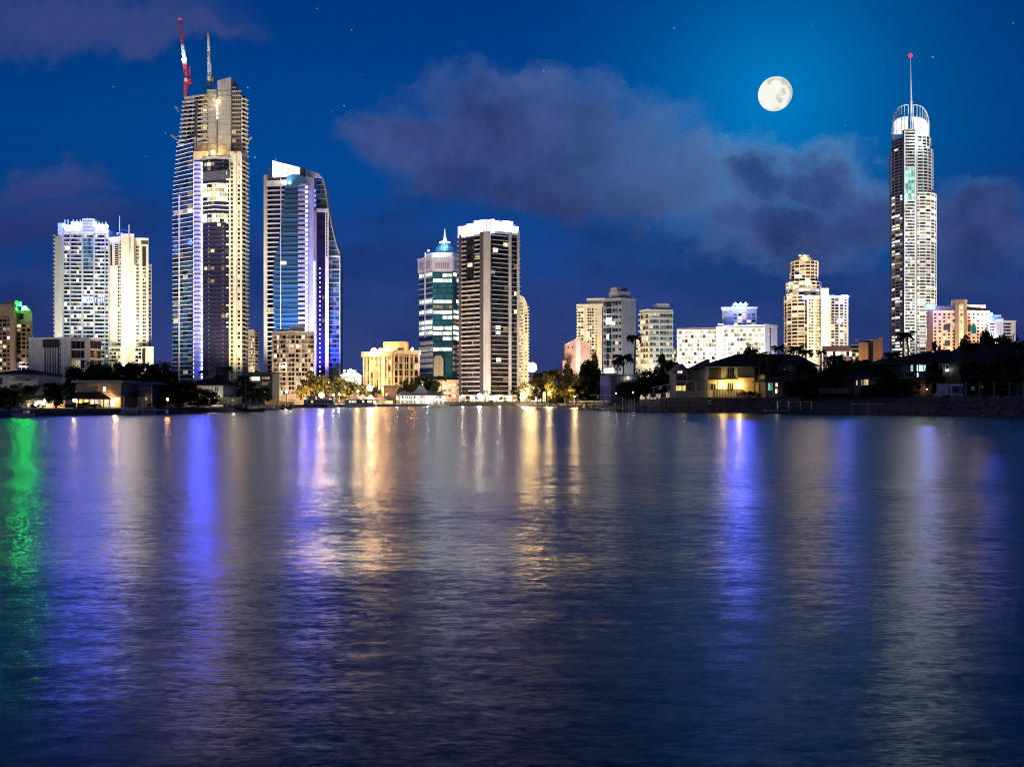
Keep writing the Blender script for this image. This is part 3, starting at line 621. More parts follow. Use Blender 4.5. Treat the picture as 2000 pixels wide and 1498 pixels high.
crane('tower_crane', 'slim pale crane with upright jib beside the concrete core', 408, 178, 153, (406.5, 66), None, 'rose_brown', [(0, .36, 'metal_white'), (.36, .6, 'steel'), (.6, .85, 'metal_white'), (.85, 1, 'pink')])

# --- small cream block between the two tall towers
t = tower('apartment_block', 'slim cream block seen between the tallest tower and the sail tower', 'apartment building', 494, 900)
body(t, 'wall', [(480, 900), (497, 898), (505, 904)], 646, 760, 'cream', zb=0); f1 = Facade(t, P2(480, 900), P2(497, 898)); f2 = Facade(t, P2(497, 898), P2(505, 904))
rows(f1, 487, 496, 655, 740, 14, 3, {'glass_brown': 6, 'lit_warm': 2, 'lit_dim': 3}, frac=(.25, .8), gap=.3); slabs(f2, 497, 505, 650, 740, 15, 1.2, .8, 'cream'); rows(f1, 480, 487, 655, 740, 14, 1, {'cream': 1}, frac=(.3, .5))
rows(f2, 498, 504, 650, 740, 15, 1, {'lit_dim': 2, 'glass_brown': 3})
f1.boxp('parapet', 480, 497, 644, 648, -.3, .5, 'pale_cream'); flood(t, 494, 900, 90, 680, (1, .80, .50), 6, 80); t.finish()

# --- sail tower
t = tower('sail_tower', 'sail-topped tower with teal curved glass and a white lit crown', 'tower', 590, 640)
body(t, 'glass_core', [(520, 644), (552, 640), (612, 638)], 346, 745, 'glass_brown', 640, 24, zb=0)
body(t, 'wing_core', [(617, 644), (642, 646)], 414, 745, 'glass_violet', 646, 20, zb=0)
fb_ = Facade(t, P2(552, 640), P2(612, 638)); fa_ = Facade(t, P2(520, 644), P2(552, 640)); fw = Facade(t, P2(617, 644), P2(642, 646))
body(t, 'cream_pier', [(515, 642), (522.5, 640)], 341, 748, 'cream', 640, 24, zb=0)
body(t, 'violet_wall', [(596, 634), (613, 636)], 349, 748, 'lavender', 640, 20, zb=0); body(t, 'violet_wall', [(612, 636), (618, 638)], 413, 748, 'lavender', 640, 20, zb=0)
bound = [(341, 560), (392, 553.7), (443, 548), (480, 542.8), (511, 536), (545, 533.6), (600, 534), (660, 536), (750, 536)]
def bx(y):
    for (a, xa), (b, xb) in zip(bound, bound[1:]):
        if a <= y <= b: return xa + (xb - xa) * (y - a) / (b - a)
    return bound[-1][1]
NG = 41; yA, yB = 362, 740
fe = Facade(t, P2(521, 639), P2(598, 635))
for i in range(NG + 1):
    y = yA + (yB - yA) * i / NG; b = bx(y); z = Z(y, 637)
    fe.box('balcony_slab', fe.u(521), fe.u(b + 3), z - .28, z + .28, -6, .5, 'violet_white')
    if i < NG:
        m_ = 'lit_warm' if i in (16, 26) else None
        fe.box('glass_strip', fe.u(b), fe.u(584), z - 1.75, z - .3, -.6, .8, 'glass_azure'); fe.box('glass_strip', fe.u(b + .5), fe.u(584), z - 3.2, z - 1.8, -.6, .55, 'glass_blue')
        fe.box('balcony_back', fe.u(528), fe.u(b), z - 3.1, z - .3, -4, -3.5, 'glass_brown')
        fe.box('balcony_front', fe.u(583.5), fe.u(603), z - 1.4, z + .3, -.5, 1.5, 'lavender')
        fe.box('light_strip', fe.u(597.0), fe.u(601), z - 3.0, z - 1.4, .2, 1.0, 'led_blue' if i % 2 else 'led_pale_blue')
        fe.box('window', fe.u(584.5), fe.u(596), z - 3.0, z - 1.4, -.4, .35, pick({'glass_blue': 3, 'glass_pale': 2, 'glass_dark': 2}))
        if m_: fe.box('window', fe.u(548 if i == 16 else 524), fe.u(560 if i == 16 else 535), z - 2.8, z - .4, .4, .95, m_, 1)
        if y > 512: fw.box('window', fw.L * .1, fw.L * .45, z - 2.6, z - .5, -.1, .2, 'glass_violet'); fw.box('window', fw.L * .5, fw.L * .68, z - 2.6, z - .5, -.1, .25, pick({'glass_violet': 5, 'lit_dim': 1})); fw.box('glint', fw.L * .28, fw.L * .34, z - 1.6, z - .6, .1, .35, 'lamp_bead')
        else: fw.box('window', fw.L * .08, fw.L * .66, z - 2.6, z - .5, -.1, .2, 'glass_violet') if y > 416 else None
fe.boxp('mullion', 548.4, 549.6, 348, 745, -.5, 1.0, 'violet_white')
for k in range(36): fe.boxp('light_strip', 613, 616.5, 512 + k * 6.3, 517.4 + k * 6.3, .6, 1.3, 'led_pale_blue')
t.light((X(606, 620), 620, Z(640, 620)), (X(604, 636), 636, Z(560, 636)), (.5, .48, 1), .5, size=120); t.light((X(604, 612), 612, Z(520, 612)), (X(604, 636), 636, Z(430, 636)), (.55, .52, 1), .4, size=120)
t.light((X(628, 615), 615, Z(735, 615)), (X(628, 644), 644, Z(640, 644)), (.10, .07, 1), 45, size=80)
# cream pier and right glass wing that narrows upward like a sail
body(t, 'cream_pier', [(635, 640), (642, 641)], 408, 748, 'pale_cream', 641, 18, zb=0); pw_ = Facade(t, P2(635, 639.8), P2(642, 640.8))
for k in range(14): pw_.boxp('slot_window', 637, 639, 416 + k * 6.2, 420 + k * 6.2, -.1, .15, 'charcoal')
fw.boxp('roof_slab', 616, 636, 409, 415, -3, 1.5, 'pale_cream')
mb = MB(); Yw = 647; q = [(618, 345), (631, 348), (636, 372), (642, 414), (650, 450), (657, 478), (664.5, 501), (663.5, 745), (618, 745)]
n = len(q); mb.add([(X(a, Yw), Yw, Z(b, Yw)) for a, b in q] + [(X(a, Yw), Yw + 12, Z(b, Yw)) for a, b in q], [tuple(range(n - 1, -1, -1)), tuple(range(n, 2 * n))] + [(i, (i + 1) % n, n + (i + 1) % n, n + i) for i in range(n)])
t.mesh('sail_wing', mb, 'glass_teal'); sw = Facade(t, P2(618, 646.9), P2(665, 646.9))
def sx(y):
    for (a, ya), (b, yb) in zip(q[:7], q[1:7]):
        if ya <= y <= yb: return a + (b - a) * (y - ya) / (yb - ya)
    return 664
for k in range(43):
    y = 352 + k * 9.1
    a = 619 if y < 408 else 642.5
    sw.boxp('mullion', a, sx(y) + .4, y, y + 1.1, -.1, .45, 'blue_grey')
    n_ = 3 if y < 500 else 3
    for j in range(n_):
        w_ = (sx(y) - a) / n_; sw.boxp('window', a + w_ * j + .4, a + w_ * (j + 1) - .4, y + 2, y + 8, -.1, .25, pick({'glass_teal': 4, 'glass_grey': 3, 'glass_dark': 2, 'glass_pale': 1.5}))
sw.boxp('rim', 663.4, 665, 501, 748, -.2, 1.2, 'pale_cream'); sw.boxp('rim', 642, 665, 500, 502.4, -.2, 1.2, 'pale_cream'); sw.boxp('rim', 642, 664, 527, 528.2, -.1, .8, 'pale_cream'); sw.boxp('rim', 642, 664, 552, 553.2, -.1, .8, 'pale_cream')
for (a, ya), (b, yb) in zip(q[1:6], q[2:7]):
    mb = MB(); mb.bar((X(a, Yw), Yw - .4, Z(ya, Yw)), (X(b, Yw), Yw - .4, Z(yb, Yw)), .9); t.mesh('rim', mb, 'light_grey')
for k in range(4): sw.boxp('light_strip', 614.5, 616, 371 + k * 9.4, 375.5 + k * 9.4, .3, .8, 'led_pale_blue')
# crown, its floodlight painted as emission
mb = MB(); Yk = 641; q2 = [(532, 314), (584, 327), (584, 344), (532, 346)]; n = 4
mb.add([(X(a, Yk), Yk, Z(b, Yk)) for a, b in q2] + [(X(a, Yk), Yk + 3, Z(b, Yk)) for a, b in q2], [(3, 2, 1, 0), (4, 5, 6, 7)] + [(i, (i + 1) % n, n + (i + 1) % n, n + i) for i in range(n)]); t.mesh('glow_crown', mb, 'crown_glow_white')
mb = MB(); q3 = [(584, 327), (621, 338), (628, 346), (600, 345), (600, 340), (584, 335)]; n = 6
mb.add([(X(a, Yk), Yk + 1, Z(b, Yk)) for a, b in q3] + [(X(a, Yk), Yk + 4, Z(b, Yk)) for a, b in q3], [tuple(range(n - 1, -1, -1)), tuple(range(n, 2 * n))] + [(i, (i + 1) % n, n + (i + 1) % n, n + i) for i in range(n)]); t.mesh('crown_edge', mb, 'violet_white')
mb = MB(); q4 = [(560, 346), (568, 341), (586, 341), (598, 348), (598, 362), (560, 362)]; n = 6; Yg = 634
mb.add([(X(a, Yg), Yg, Z(b, Yg)) for a, b in q4] + [(X(a, Yg), Yg + 6, Z(b, Yg)) for a, b in q4], [tuple(range(n - 1, -1, -1)), tuple(range(n, 2 * n))] + [(i, (i + 1) % n, n + (i + 1) % n, n + i) for i in range(n)]); t.mesh('glass_cap', mb, 'glass_azure')
fe.boxp('parapet', 521, 561, 352, 361, -2, .6, 'pale_cream'); fe.boxp('roof_plant', 523, 530, 325, 352, -6, -4, 'dark_grey'); fe.boxp('roof_plant', 526, 560, 347, 352, -5, -1, 'charcoal'); fe.boxp('roof_plant', 585, 593, 330, 346, -3, -1, 'dark_grey')
fe.boxp('mast', 531.8, 532.8, 302, 316, -6, -5.6, 'metal_white'); fe.boxp('mast', 520, 520.6, 322, 342, -6, -5.7, 'metal_white')
for k in range(22): fe.boxp('railing_post', 524 + k * 3.2, 524.5 + k * 3.2, 345, 351, .2, .35, 'steel')
t.light((X(560, 630), 630, Z(352, 630)), (X(560, 641), 641, Z(335, 641)), (1, 1, 1), 3, size=140); flood(t, 530, 640, 70, 520, (1, .84, .62), 4.5, 70, dx=-18); flood(t, 638, 641, 60, 560, (1, .88, .70), 5.5, 60, dx=6); flood(t, 560, 640, 60, 500, (.7, .88, 1), 5.0, 75)
t.finish()

# --- beige apartment block in front of the sail tower
t = tower('apartment_block', 'beige apartment block with lit balconies in front of the sail tower', 'apartment building', 575, 520)
body(t, 'wall', [(534, 524), (576, 518), (614, 520)], 650, 790, 'pink', 520, 18, zb=0)
f1 = Facade(t, P2(534, 524), P2(576, 518)); f2 = Facade(t, P2(576, 518), P2(614, 520))
WH = {'glass_brown': 4, 'glass_grey': 3, 'lit_warm': 4, 'lit_pink': 4, 'lit_dim': 4}
rows(f1, 535, 575, 654, 772, 13, 7, WH, frac=(.2, .86), gap=.14); rows(f2, 578, 612, 654, 772, 13, 6, WH, frac=(.2, .86), gap=.14)
slabs(f1, 533, 576, 654, 772, 13, 1.4, .55, 'pale_cream'); slabs(f2, 576, 615, 654, 772, 13, 1.4, .55, 'pale_cream')
for f_, px in ((f1, 533.5), (f1, 547), (f1, 561), (f2, 576), (f2, 588), (f2, 601), (f2, 613)): pier(f_, px, px + 1.4, 650, 790, 1.2, 'cream')
for f_, a, b in ((f1, 534, 576), (f2, 576, 614)): f_.boxp('parapet', a, b, 647, 652, -.3, 1.0, 'pale_cream')
f2.boxp('roof_block', 566, 594, 634, 650, -10, -4, 'violet_white'); f1.boxp('roof_block', 536, 552, 642, 650, -9, -3, 'light_grey')
ball(t, 'lamp', f1.pt(f1.u(557), f1.z(716), 2.2), .6, 'lamp_white')
flood(t, 575, 519, 30, 735, (1, .74, .46), 8, 130); flood(t, 555, 519, 50, 690, (1, .80, .56), 5, 90); t.finish()

# --- bright floodlit pavilion between sail tower and gold office block
t = tower('pavilion', 'small white building washed out by floodlights beside the gold office block', 'building', 685, 560)
body(t, 'wall', [(664, 562), (706, 560)], 735, 790, 'white', 560, 14, zb=0); f1 = Facade(t, P2(664, 562), P2(706, 560))
mb = MB(); mb.prism([tuple(P2(662, 560)), tuple(P2(708, 558)), (X(708, 575), 575), (X(662, 575), 575)], Z(735, 560), Z(727, 560), top=[tuple(P2(672, 565)), tuple(P2(698, 564)), (X(698, 570), 570), (X(672, 570), 570)]); t.mesh('roof', mb, 'white')
rows(f1, 666, 704, 738, 762, 2, 6, {'lit_white': 1}, gap=.2); f1.boxp('roof_lantern', 676, 690, 722, 728, -6, -2, 'white')
for px, y in ((674, 724), (686, 722), (695, 729)): ball(t, 'floodlight', f1.pt(f1.u(px), f1.z(y), 1.5), .5, 'lamp_cool'); 
t.light(f1.pt(f1.u(685), f1.z(742), 14), f1.pt(f1.u(685), f1.z(742), 0), (.9, .95, 1), 2.6, 'POINT', rad=.5); t.finish()

# --- gold office block
t = tower('office_block', 'gold lit office block with tall pale fins and rooftop lamps', 'office building', 765, 560)
body(t, 'wall', [(710, 564), (768, 558), (819, 564)], 692, 790, 'tan', 560, 22, zb=0)
f1 = Facade(t, P2(710, 564), P2(768, 558)); f2 = Facade(t, P2(768, 558), P2(819, 564))
rows(f1, 713, 766, 702, 762, 5, 7, {'glass_brown': 2.5, 'lit_gold': 5, 'lit_dim': 5}, frac=(.12, .9), gap=.12); rows(f2, 770, 817, 696, 762, 5, 6, {'glass_brown': 6, 'lit_dim': 4, 'lit_gold': 1}, frac=(.12, .9), gap=.2)
for px in (711, 716, 723, 731, 741, 757, 765): f1.boxp('fin', px, px + 2.2, 692, 765, 0, 1.6, 'cream')
f1.boxp('fin', 747, 754, 690, 766, 0, 1.9, 'pale_cream')
for px in (768, 776.5, 787, 797.5, 806, 816): f2.boxp('fin', px, px + 2.3, 686, 765, 0, 1.6, 'cream')
f1.boxp('cornice', 708, 769, 687, 697, -.4, 2.0, 'pink'); f2.boxp('cornice', 767, 821, 684, 692, -.4, 1.9, 'cream'); f1.boxp('spandrel', 712, 768, 726, 728, -.1, .6, 'cream'); f1.boxp('spandrel', 712, 768, 740, 742, -.1, .6, 'cream')
f1.boxp('plant_room', 742, 783, 667, 690, -12, -5, 'tan'); f1.boxp('plant_room', 736, 772, 680, 690, -4, -2, 'cream')
ball(t, 'roof_lamp', f1.pt(f1.u(734), f1.z(686), 2.5), 2.0, 'lamp_amber'); ball(t, 'roof_lamp', f2.pt(f2.u(804), f2.z(682), 1.5), .8, 'lamp_amber'); ball(t, 'roof_lamp', f1.pt(f1.u(757), f1.z(679), .5), .9, 'lamp_amber')  # first roof lamp enlarged, its size standing in for glare
t.light(f1.pt(f1.u(734), f1.z(686), 6), f1.pt(f1.u(740), f1.z(700), 0), (1, .72, .32), 7, 'POINT'); t.light(f1.pt(f1.u(751), f1.z(776), 12), f1.pt(f1.u(751), f1.z(730), 0), (1, .62, .20), 12, size=110); t.light(f1.pt(f1.u(755), f1.z(679), 3), f1.pt(f1.u(757), f1.z(672), -5), (1, .75, .4), 2.5, 'POINT')
flood(t, 795, 561, 40, 720, (1, .62, .20), 4, 110); t.finish()

# --- teal office tower with a spire
t = tower('office_tower', 'teal glass office tower with white top, lit lantern and spire', 'tower', 858, 620)
body(t, 'glass_core', [(818, 632), (845, 618), (884, 618), (905, 630)], 531, 790, 'glass_teal', 620, 22, zb=0)
f1 = Facade(t, P2(818, 632), P2(845, 618)); f2 = Facade(t, P2(845, 618), P2(884, 618)); f3 = Facade(t, P2(884, 618), P2(905, 630))
litrows = {0: 'ofg', 1: 'xof', 5: 'oof', 6: 'xdd', 7: 'ooo', 8: 'xfo', 9: 'oxd', 10: 'ooo', 11: 'ooo', 12: 'xfo', 14: 'oox'}
for i in range(20):
    y0 = 533 + i * 10.3
    for k, (f_, a, b, n) in enumerate(((f1, 819, 844.5, 4), (f2, 846, 883, 6), (f3, 885, 904, 3))):
        c = litrows.get(i, 'xxx')[k]
        for j in range(n):
            m_ = 'lit_office' if c == 'o' or (c == 'f' and j >= n // 2) or (c == 'g' and j < n // 2) else ('lit_dim' if c == 'd' and rng.random() < .5 else ('glass_blue' if k == 0 else 'glass_teal'))
            w_ = (b - a) / n; f_.boxp('window', a + w_ * j + .25, a + w_ * (j + 1) - .25, y0 + 1.6, y0 + 8.2, -.1, .22, m_, 1 if m_[:3] == 'lit' else 0)
        f_.boxp('spandrel', a - .7, b + .7, y0 - 1.0, y0 + 1.2, -.1, .4, 'glass_teal' if k else 'blue_grey')
for k, (f_, a, b) in enumerate(((f1, 818, 845), (f2, 845, 884), (f3, 884, 905))):
    f_.boxp('white_band', a - .4, b + .4, 505, 531, -.5, .7, 'violet_white'); f_.boxp('parapet', a - .6, b + .6, 503, 507, -.5, 1.0, 'white')
    if k != 1: f_.boxp('band_recess', a + 3, a + 11, 511, 527, .5, .8, 'grey'); f_.boxp('band_recess', a + 14, b - 3, 511, 527, .5, .8, 'grey')
for k in range(8): f2.boxp('louvre', 851 + k * 3.6, 852.8 + k * 3.6, 513, 525, .5, .95, 'rose_brown')
f1.boxp('mast', 831.2, 833, 494, 660, .6, 1.1, 'metal_white')
body(t, 'setback', [(830, 630), (850, 624), (884, 624), (900, 632)], 493, 506, 'violet_white', 624, 16)
s_ = 620 / F; cxz = X(869, 632)
mb = MB(); A8 = [math.pi / 8 + math.pi / 4 * k for k in range(8)]; oc = lambda r: [(cxz + r * math.cos(a), 632 + r * math.sin(a)) for a in A8]
mb.prism(oc(7.2), Z(493, 632), Z(484, 632), top=oc(6.6)); mb.prism(oc(6.6), Z(484, 632), Z(476, 632), top=oc(4.2)); t.mesh('dome', mb, 'glass_azure')
mb = MB(); mb.prism(oc(4.0), Z(482, 632), Z(473, 632)); t.mesh('lantern', mb, 'crown_glow_white'); mb = MB(); mb.prism(oc(1.6), Z(473, 632), Z(464, 632), top=oc(1.0)); mb.prism(oc(.9), Z(464, 632), Z(446, 632), top=oc(.25)); t.mesh('spire', mb, 'metal_white')
t.light((cxz, 622, Z(474, 632)), (cxz, 632, Z(462, 632)), (.9, .92, 1), 8, 'POINT'); t.light((cxz - 6, 618, Z(492, 620)), (cxz, 632, Z(486, 632)), (.6, .7, 1), 2, 'POINT')
ball(t, 'dish', (X(836, 628), 628, Z(490, 628)), 1.1, 'white'); f1.boxp('mast', 849.6, 850.6, 468, 494, -8, -7.6, 'metal_white')
for k in range(5): f1.boxp('balcony_band', 823, 845.5, 668 + k * 11, 674 + k * 11, .2, 1.3, 'pale_cream'); f3.boxp('balcony_band', 884, 905, 675 + k * 11, 681 + k * 11, .2, 1.3, 'pink')
body(t, 'podium', [(818, 606), (905, 606)], 742, 792, 'pink', 606, 10, zb=0); fp = Facade(t, P2(818, 606), P2(905, 606)); rows(fp, 822, 900, 746, 778, 3, 9, {'glass_brown': 3, 'lit_warm': 3, 'lit_dim': 3}, frac=(.25, .7), gap=.45)
mb = MB(); q = [(847, 735), (847, 700), (851, 695), (860, 694), (866, 701), (866, 735)]; n = 6; Yq = 611
mb.add([(X(a, Yq), Yq, Z(b, Yq)) for a, b in q] + [(X(a, Yq), Yq + 6, Z(b, Yq)) for a, b in q], [tuple(range(n - 1, -1, -1)), tuple(range(n, 2 * n))] + [(i, (i + 1) % n, n + (i + 1) % n, n + i) for i in range(n)]); t.mesh('arched_annexe', mb, 'leaf_olive' if False else 'beige')
flood(t, 858, 618, 70, 520, (.85, .82, 1), 4, 40); flood(t, 858, 618, 50, 700, (.9, .9, .8), 2.2, 90); t.light((X(856, 596), 596, Z(760, 596)), (X(856, 606), 606, Z(745, 606)), (1, .72, .4), 6, 'POINT'); t.finish()

# --- tall dark and white tower with a stepped lit crown
t = tower('residential_tower', 'dark glazed tower with white piers and a bright stepped crown', 'tower', 955, 560)
body(t, 'glass_core', [(896, 572), (903, 566), (946, 556), (960, 553), (1012, 562)], 456, 790, 'glass_brown', 560, 22, zb=0)
f1 = Facade(t, P2(903, 566), P2(946, 556)); f2 = Facade(t, P2(946, 554.5), P2(960, 552.5)); f3 = Facade(t, P2(960, 553), P2(1012, 562)); f0 = Facade(t, P2(895.5, 572), P2(903, 566))
NL = 35; yA, yB = 462, 772
WL = {'glass_dark': 7, 'glass_brown': 7, 'lit_dim': .6, 'lit_warm': .35}
rows(f1, 904, 938, yA, yB, NL, 4, dict(WL, glass_grey=2), frac=(.3, .97), gap=.22); rows(f3, 961, 993, yA, yB, NL, 3, WL, frac=(.16, .97), gap=.05); rows(f3, 997, 1010, yA, yB, NL, 2, dict(WL, glass_grey=3), frac=(.16, .95), gap=.2)
slabs(f1, 903, 939, 550, yB, 25, 1.4, .9, 'light_grey'); slabs(f1, 903, 912, yA, 550, 10, 1.2, .7, 'light_grey'); slabs(f1, 928, 939, yA, 550, 10, 1.2, .7, 'light_grey'); slabs(f3, 960, 994, yA, yB, NL, 1.2, .32, 'light_grey'); slabs(f3, 996, 1011, yA, yB, NL, .4, .25, 'light_grey')
slabs(f0, 895, 901, yA, yB, NL, .9, .5, 'violet_white', name='balcony_tip'); fz = Facade(t, P2(1012, 561), P2(1014.5, 564)); slabs(fz, 1012, 1014.5, yA, yB, NL, .8, .5, 'violet_white', name='balcony_tip')
pier(f1, 898, 903.5, 456, 790, 1.0, 'dark_grey'); pier(f1, 939, 947, 456, 790, 1.2, 'dark_grey'); pier(f2, 945.5, 958.5, 452, 790, 1.0, 'light_grey'); pier(f3, 993, 997, 456, 790, 1.4, 'light_grey'); pier(f3, 1009.5, 1013, 450, 790, 1.2, 'light_grey'); pier(f1, 912.5, 914, 456, 790, .9, 'charcoal'); pier(f1, 926, 928, 456, 790, .9, 'charcoal')
for f_, a, b, y0, y1 in ((f1, 896, 912, 440, 462), (f1, 912, 927, 437, 461), (f1, 927, 946, 433, 459), (f2, 946, 966, 430, 456), (f3, 981, 1001, 432, 451), (f3, 966, 982, 434, 452), (f3, 1001, 1012, 441, 455)):
    f_.boxp('crown_panel', a + .3, b - .3, y0, y1, -.8, .9, 'crown_glow_violet')  # panels emit the crown's floodlight themselves, tinted violet for the water
f3.boxp('roof_block', 950, 1000, 436, 456, -14, -3, 'white'); f3.boxp('parapet', 958, 1013, 454, 458, -.4, 1.0, 'violet_white')
for px in range(900, 1012, 8): (f1 if px < 945 else f3).boxp('crown_post', px, px + 1, 432 if 925 < px < 1000 else 438, 458, .9, 1.3, 'white')
for m_, px, y in (('lit_warm', 968, 490), ('lit_warm', 988, 478), ('lit_warm', 934, 504), ('lit_warm', 919, 517), ('lit_white', 973, 640), ('lit_white', 973, 650), ('lit_warm', 974, 703), ('lit_dim', 990, 562), ('lit_dim', 962, 533)):
    (f1 if px < 945 else f3).boxp('window', px - 5, px + 4, y - 3.5, y + 4, -.1, .35, m_, 2)
body(t, 'podium', [(896, 552), (1014, 548)], 772, 795, 'pale_cream', 550, 12, zb=0); fp = Facade(t, P2(896, 552), P2(1014, 548)); rows(fp, 900, 1010, 772, 790, 2, 12, {'lit_warm': 4, 'lit_white': 2, 'glass_brown': 3}, frac=(.1, .85), gap=.2)
flood(t, 952, 554, 60, 600, (1, .93, .92), 2.6, 80); flood(t, 952, 554, 25, 740, (1, .72, .55), 6, 140); flood(t, 1006, 560, 30, 740, (1, .66, .42), 4, 120); flood(t, 915, 562, 45, 700, (1, .9, .75), 2.4, 90); t.finish()

# --- cream rounded tower behind it
t = tower('apartment_tower', 'slim cream tower with rounded shoulder behind the dark tower', 'tower', 1018, 720)
mb = MB(); q = [(1000, 790), (1000, 575), (1016, 576), (1024, 581), (1029, 592), (1032, 612), (1032, 790)]; n = len(q); Yq = 720
mb.add([(X(a, Yq), Yq, Z(b, Yq)) for a, b in q] + [(X(a, Yq), Yq + 16, Z(b, Yq)) for a, b in q], [tuple(range(n - 1, -1, -1)), tuple(range(n, 2 * n))] + [(i, (i + 1) % n, n + (i + 1) % n, n + i) for i in range(n)]); t.mesh('wall', mb, 'cream')
f1 = Facade(t, P2(1000, 719.8), P2(1033, 719.8)); rows(f1, 1014, 1021.5, 590, 745, 24, 2, {'glass_brown': 5, 'lit_warm': 3, 'lit_dim': 4}, frac=(.25, .8), gap=.35); slabs(f1, 1025, 1034, 600, 745, 23, .9, .6, 'pale_cream'); rows(f1, 1024.5, 1030, 612, 745, 20, 1, {'lit_dim': 3, 'cream': 2}, frac=(.3, .8), gap=.3)
ball(t, 'roof_lamp', f1.pt(f1.u(1014), f1.z(578), 1), .6, 'lamp_green') if False else None
flood(t, 1022, 720, 80, 650, (1, .85, .50), 8, 80); t.finish()

# --- pink gabled hall
t = tower('hall', 'pink lit hall with a broad pointed gable left of the cream tower', 'building', 1128, 600)
mb = MB(); q = [(1103, 735), (1103, 674), (1128, 661), (1153, 673), (1153, 735)]; n = 5; Yq = 598
mb.add([(X(a, Yq), Yq, Z(b, Yq)) for a, b in q] + [(X(a, Yq), Yq + 25, Z(b, Yq)) for a, b in q], [tuple(range(n - 1, -1, -1)), tuple(range(n, 2 * n))] + [(i, (i + 1) % n, n + (i + 1) % n, n + i) for i in range(n)]); t.mesh('wall', mb, 'pink')
for (a, ya), (b, yb) in zip(q[1:3], q[2:4]): mb = MB(); mb.bar((X(a, Yq), Yq - .3, Z(ya, Yq)), (X(b, Yq), Yq - .3, Z(yb, Yq)), .9); t.mesh('gable_trim', mb, 'pale_cream')
f1 = Facade(t, P2(1100, 597.8), P2(1154, 597.8)); body(t, 'annexe', [(1099, 590), (1121, 590)], 704, 740, 'pink', 590, 10, zb=0); f1.boxp('pilaster', 1119, 1121, 664, 735, -.1, .5, 'pink'); f1.boxp('pilaster', 1124, 1134, 663, 735, -.1, .7, 'pale_cream')
for px in (1109, 1117): f1.boxp('window', px, px + 2, 677, 681, -.1, .15, 'glass_brown')
t.light(f1.pt(f1.u(1129), f1.z(735), 8), f1.pt(f1.u(1129), f1.z(700), 0), (1, .92, .85), 7, size=60); flood(t, 1125, 598, 50, 690, (1, .72, .62), 6, 90); t.finish()

# --- cream balcony tower
t = tower('apartment_tower', 'cream balcony tower behind the grey slab tower', 'tower', 1153, 700)
body(t, 'wall', [(1127, 702), (1176, 698)], 597, 760, 'cream', 700, 20, zb=0); f1 = Facade(t, P2(1127, 702), P2(1176, 698))
rows(f1, 1129, 1140, 602, 722, 21, 2, {'glass_brown': 3, 'lit_warm': 4, 'lit_dim': 3}, gap=.3); rows(f1, 1147, 1160, 602, 722, 21, 3, {'glass_brown': 5, 'lit_warm': 3, 'lit_dim': 3}, gap=.2); rows(f1, 1163, 1166, 602, 722, 21, 1, {'glass_brown': 3, 'lit_dim': 2}, frac=(.3, .7))
slabs(f1, 1126, 1141, 602, 722, 21, 1.3, .7, 'pale_cream'); slabs(f1, 1147, 1160, 602, 722, 21, .6, .6, 'pale_cream'); f1.boxp('parapet', 1126, 1177, 594, 599, -.4, .6, 'pale_cream'); f1.boxp('roof_block', 1145, 1181, 582, 597, -12, -3, 'cream'); f1.boxp('mast', 1140.5, 1141.2, 590, 597, -2, -1.7, 'steel')
flood(t, 1150, 700, 90, 650, (1, .84, .52), 8, 70); t.finish()

# --- grey slab tower
t = tower('apartment_tower', 'grey slab tower with a blank wall, a glazed stair and roof tank', 'tower', 1210, 450)
body(t, 'wall', [(1178, 453), (1214, 449), (1242, 455)], 585, 760, 'light_grey', 450, 14, zb=0)
f1 = Facade(t, P2(1178, 453), P2(1214, 449)); f2 = Facade(t, P2(1214, 449), P2(1242, 455))
rows(f1, 1184.5, 1195, 588, 728, 11, 2, {'glass_blue': 6, 'glass_dark': 3, 'lit_warm': 1.5, 'lit_dim': 2}, frac=(.06, .94), gap=.06); rows(f1, 1178.8, 1184, 588, 728, 11, 1, {'glass_grey': 4, 'glass_pale': 2, 'lit_dim': 1}, frac=(.3, .85), gap=.1)
rows(f1, 1196, 1207, 588, 728, 11, 2, {'glass_grey': 5, 'glass_pale': 4, 'lit_warm': 1.6, 'lit_white': 1}, frac=(.3, .8), gap=.08); rows(f1, 1208, 1213.5, 588, 728, 11, 2, {'glass_dark': 4, 'glass_grey': 2}, frac=(.35, .75), gap=.2)
slabs(f1, 1178, 1214.5, 588, 728, 11, .5, .5, 'light_grey'); pier(f1, 1195, 1196.2, 585, 735, .7, 'light_grey'); pier(f1, 1183.6, 1184.6, 585, 735, .6, 'grey')
for k in range(13): f1.boxp('roof_louvre', 1180 + k * 2.6, 1181.8 + k * 2.6, 588.6, 593, .3, .6, 'charcoal')
f1.boxp('lit_lobby', 1181, 1200, 719, 729, .3, .7, 'lit_warm', 2); ball(t, 'lamp', f1.pt(f1.u(1189.5), f1.z(626), 1.0), .75, 'lamp_white'); f1.boxp('window', 1185, 1195, 620, 634, .1, .45, 'lit_white', 2)
for k in range(5): f2.boxp('wall_joint', 1219 + k * 4.6, 1219.3 + k * 4.6, 586, 735, -.1, .05, 'grey')
f2.boxp('roof_tank', 1213, 1237, 569, 586, -9, -2, 'light_grey'); f2.boxp('roof_plant', 1213.5, 1222, 561, 570, -8, -3, 'grey'); f2.boxp('roof_plant', 1225, 1233, 561, 568, -8, -3, 'dark_grey'); f1.boxp('parapet', 1178, 1214, 583, 586.5, -.4, .6, 'white'); f2.boxp('parapet', 1214, 1242, 583, 586.5, -.4, .3, 'white')
f2.boxp('ladder', 1211, 1212, 562, 586, -2, -1.7, 'steel')
flood(t, 1212, 450, 70, 640, (.92, .95, 1), 2.3, 80, z=9); t.finish()

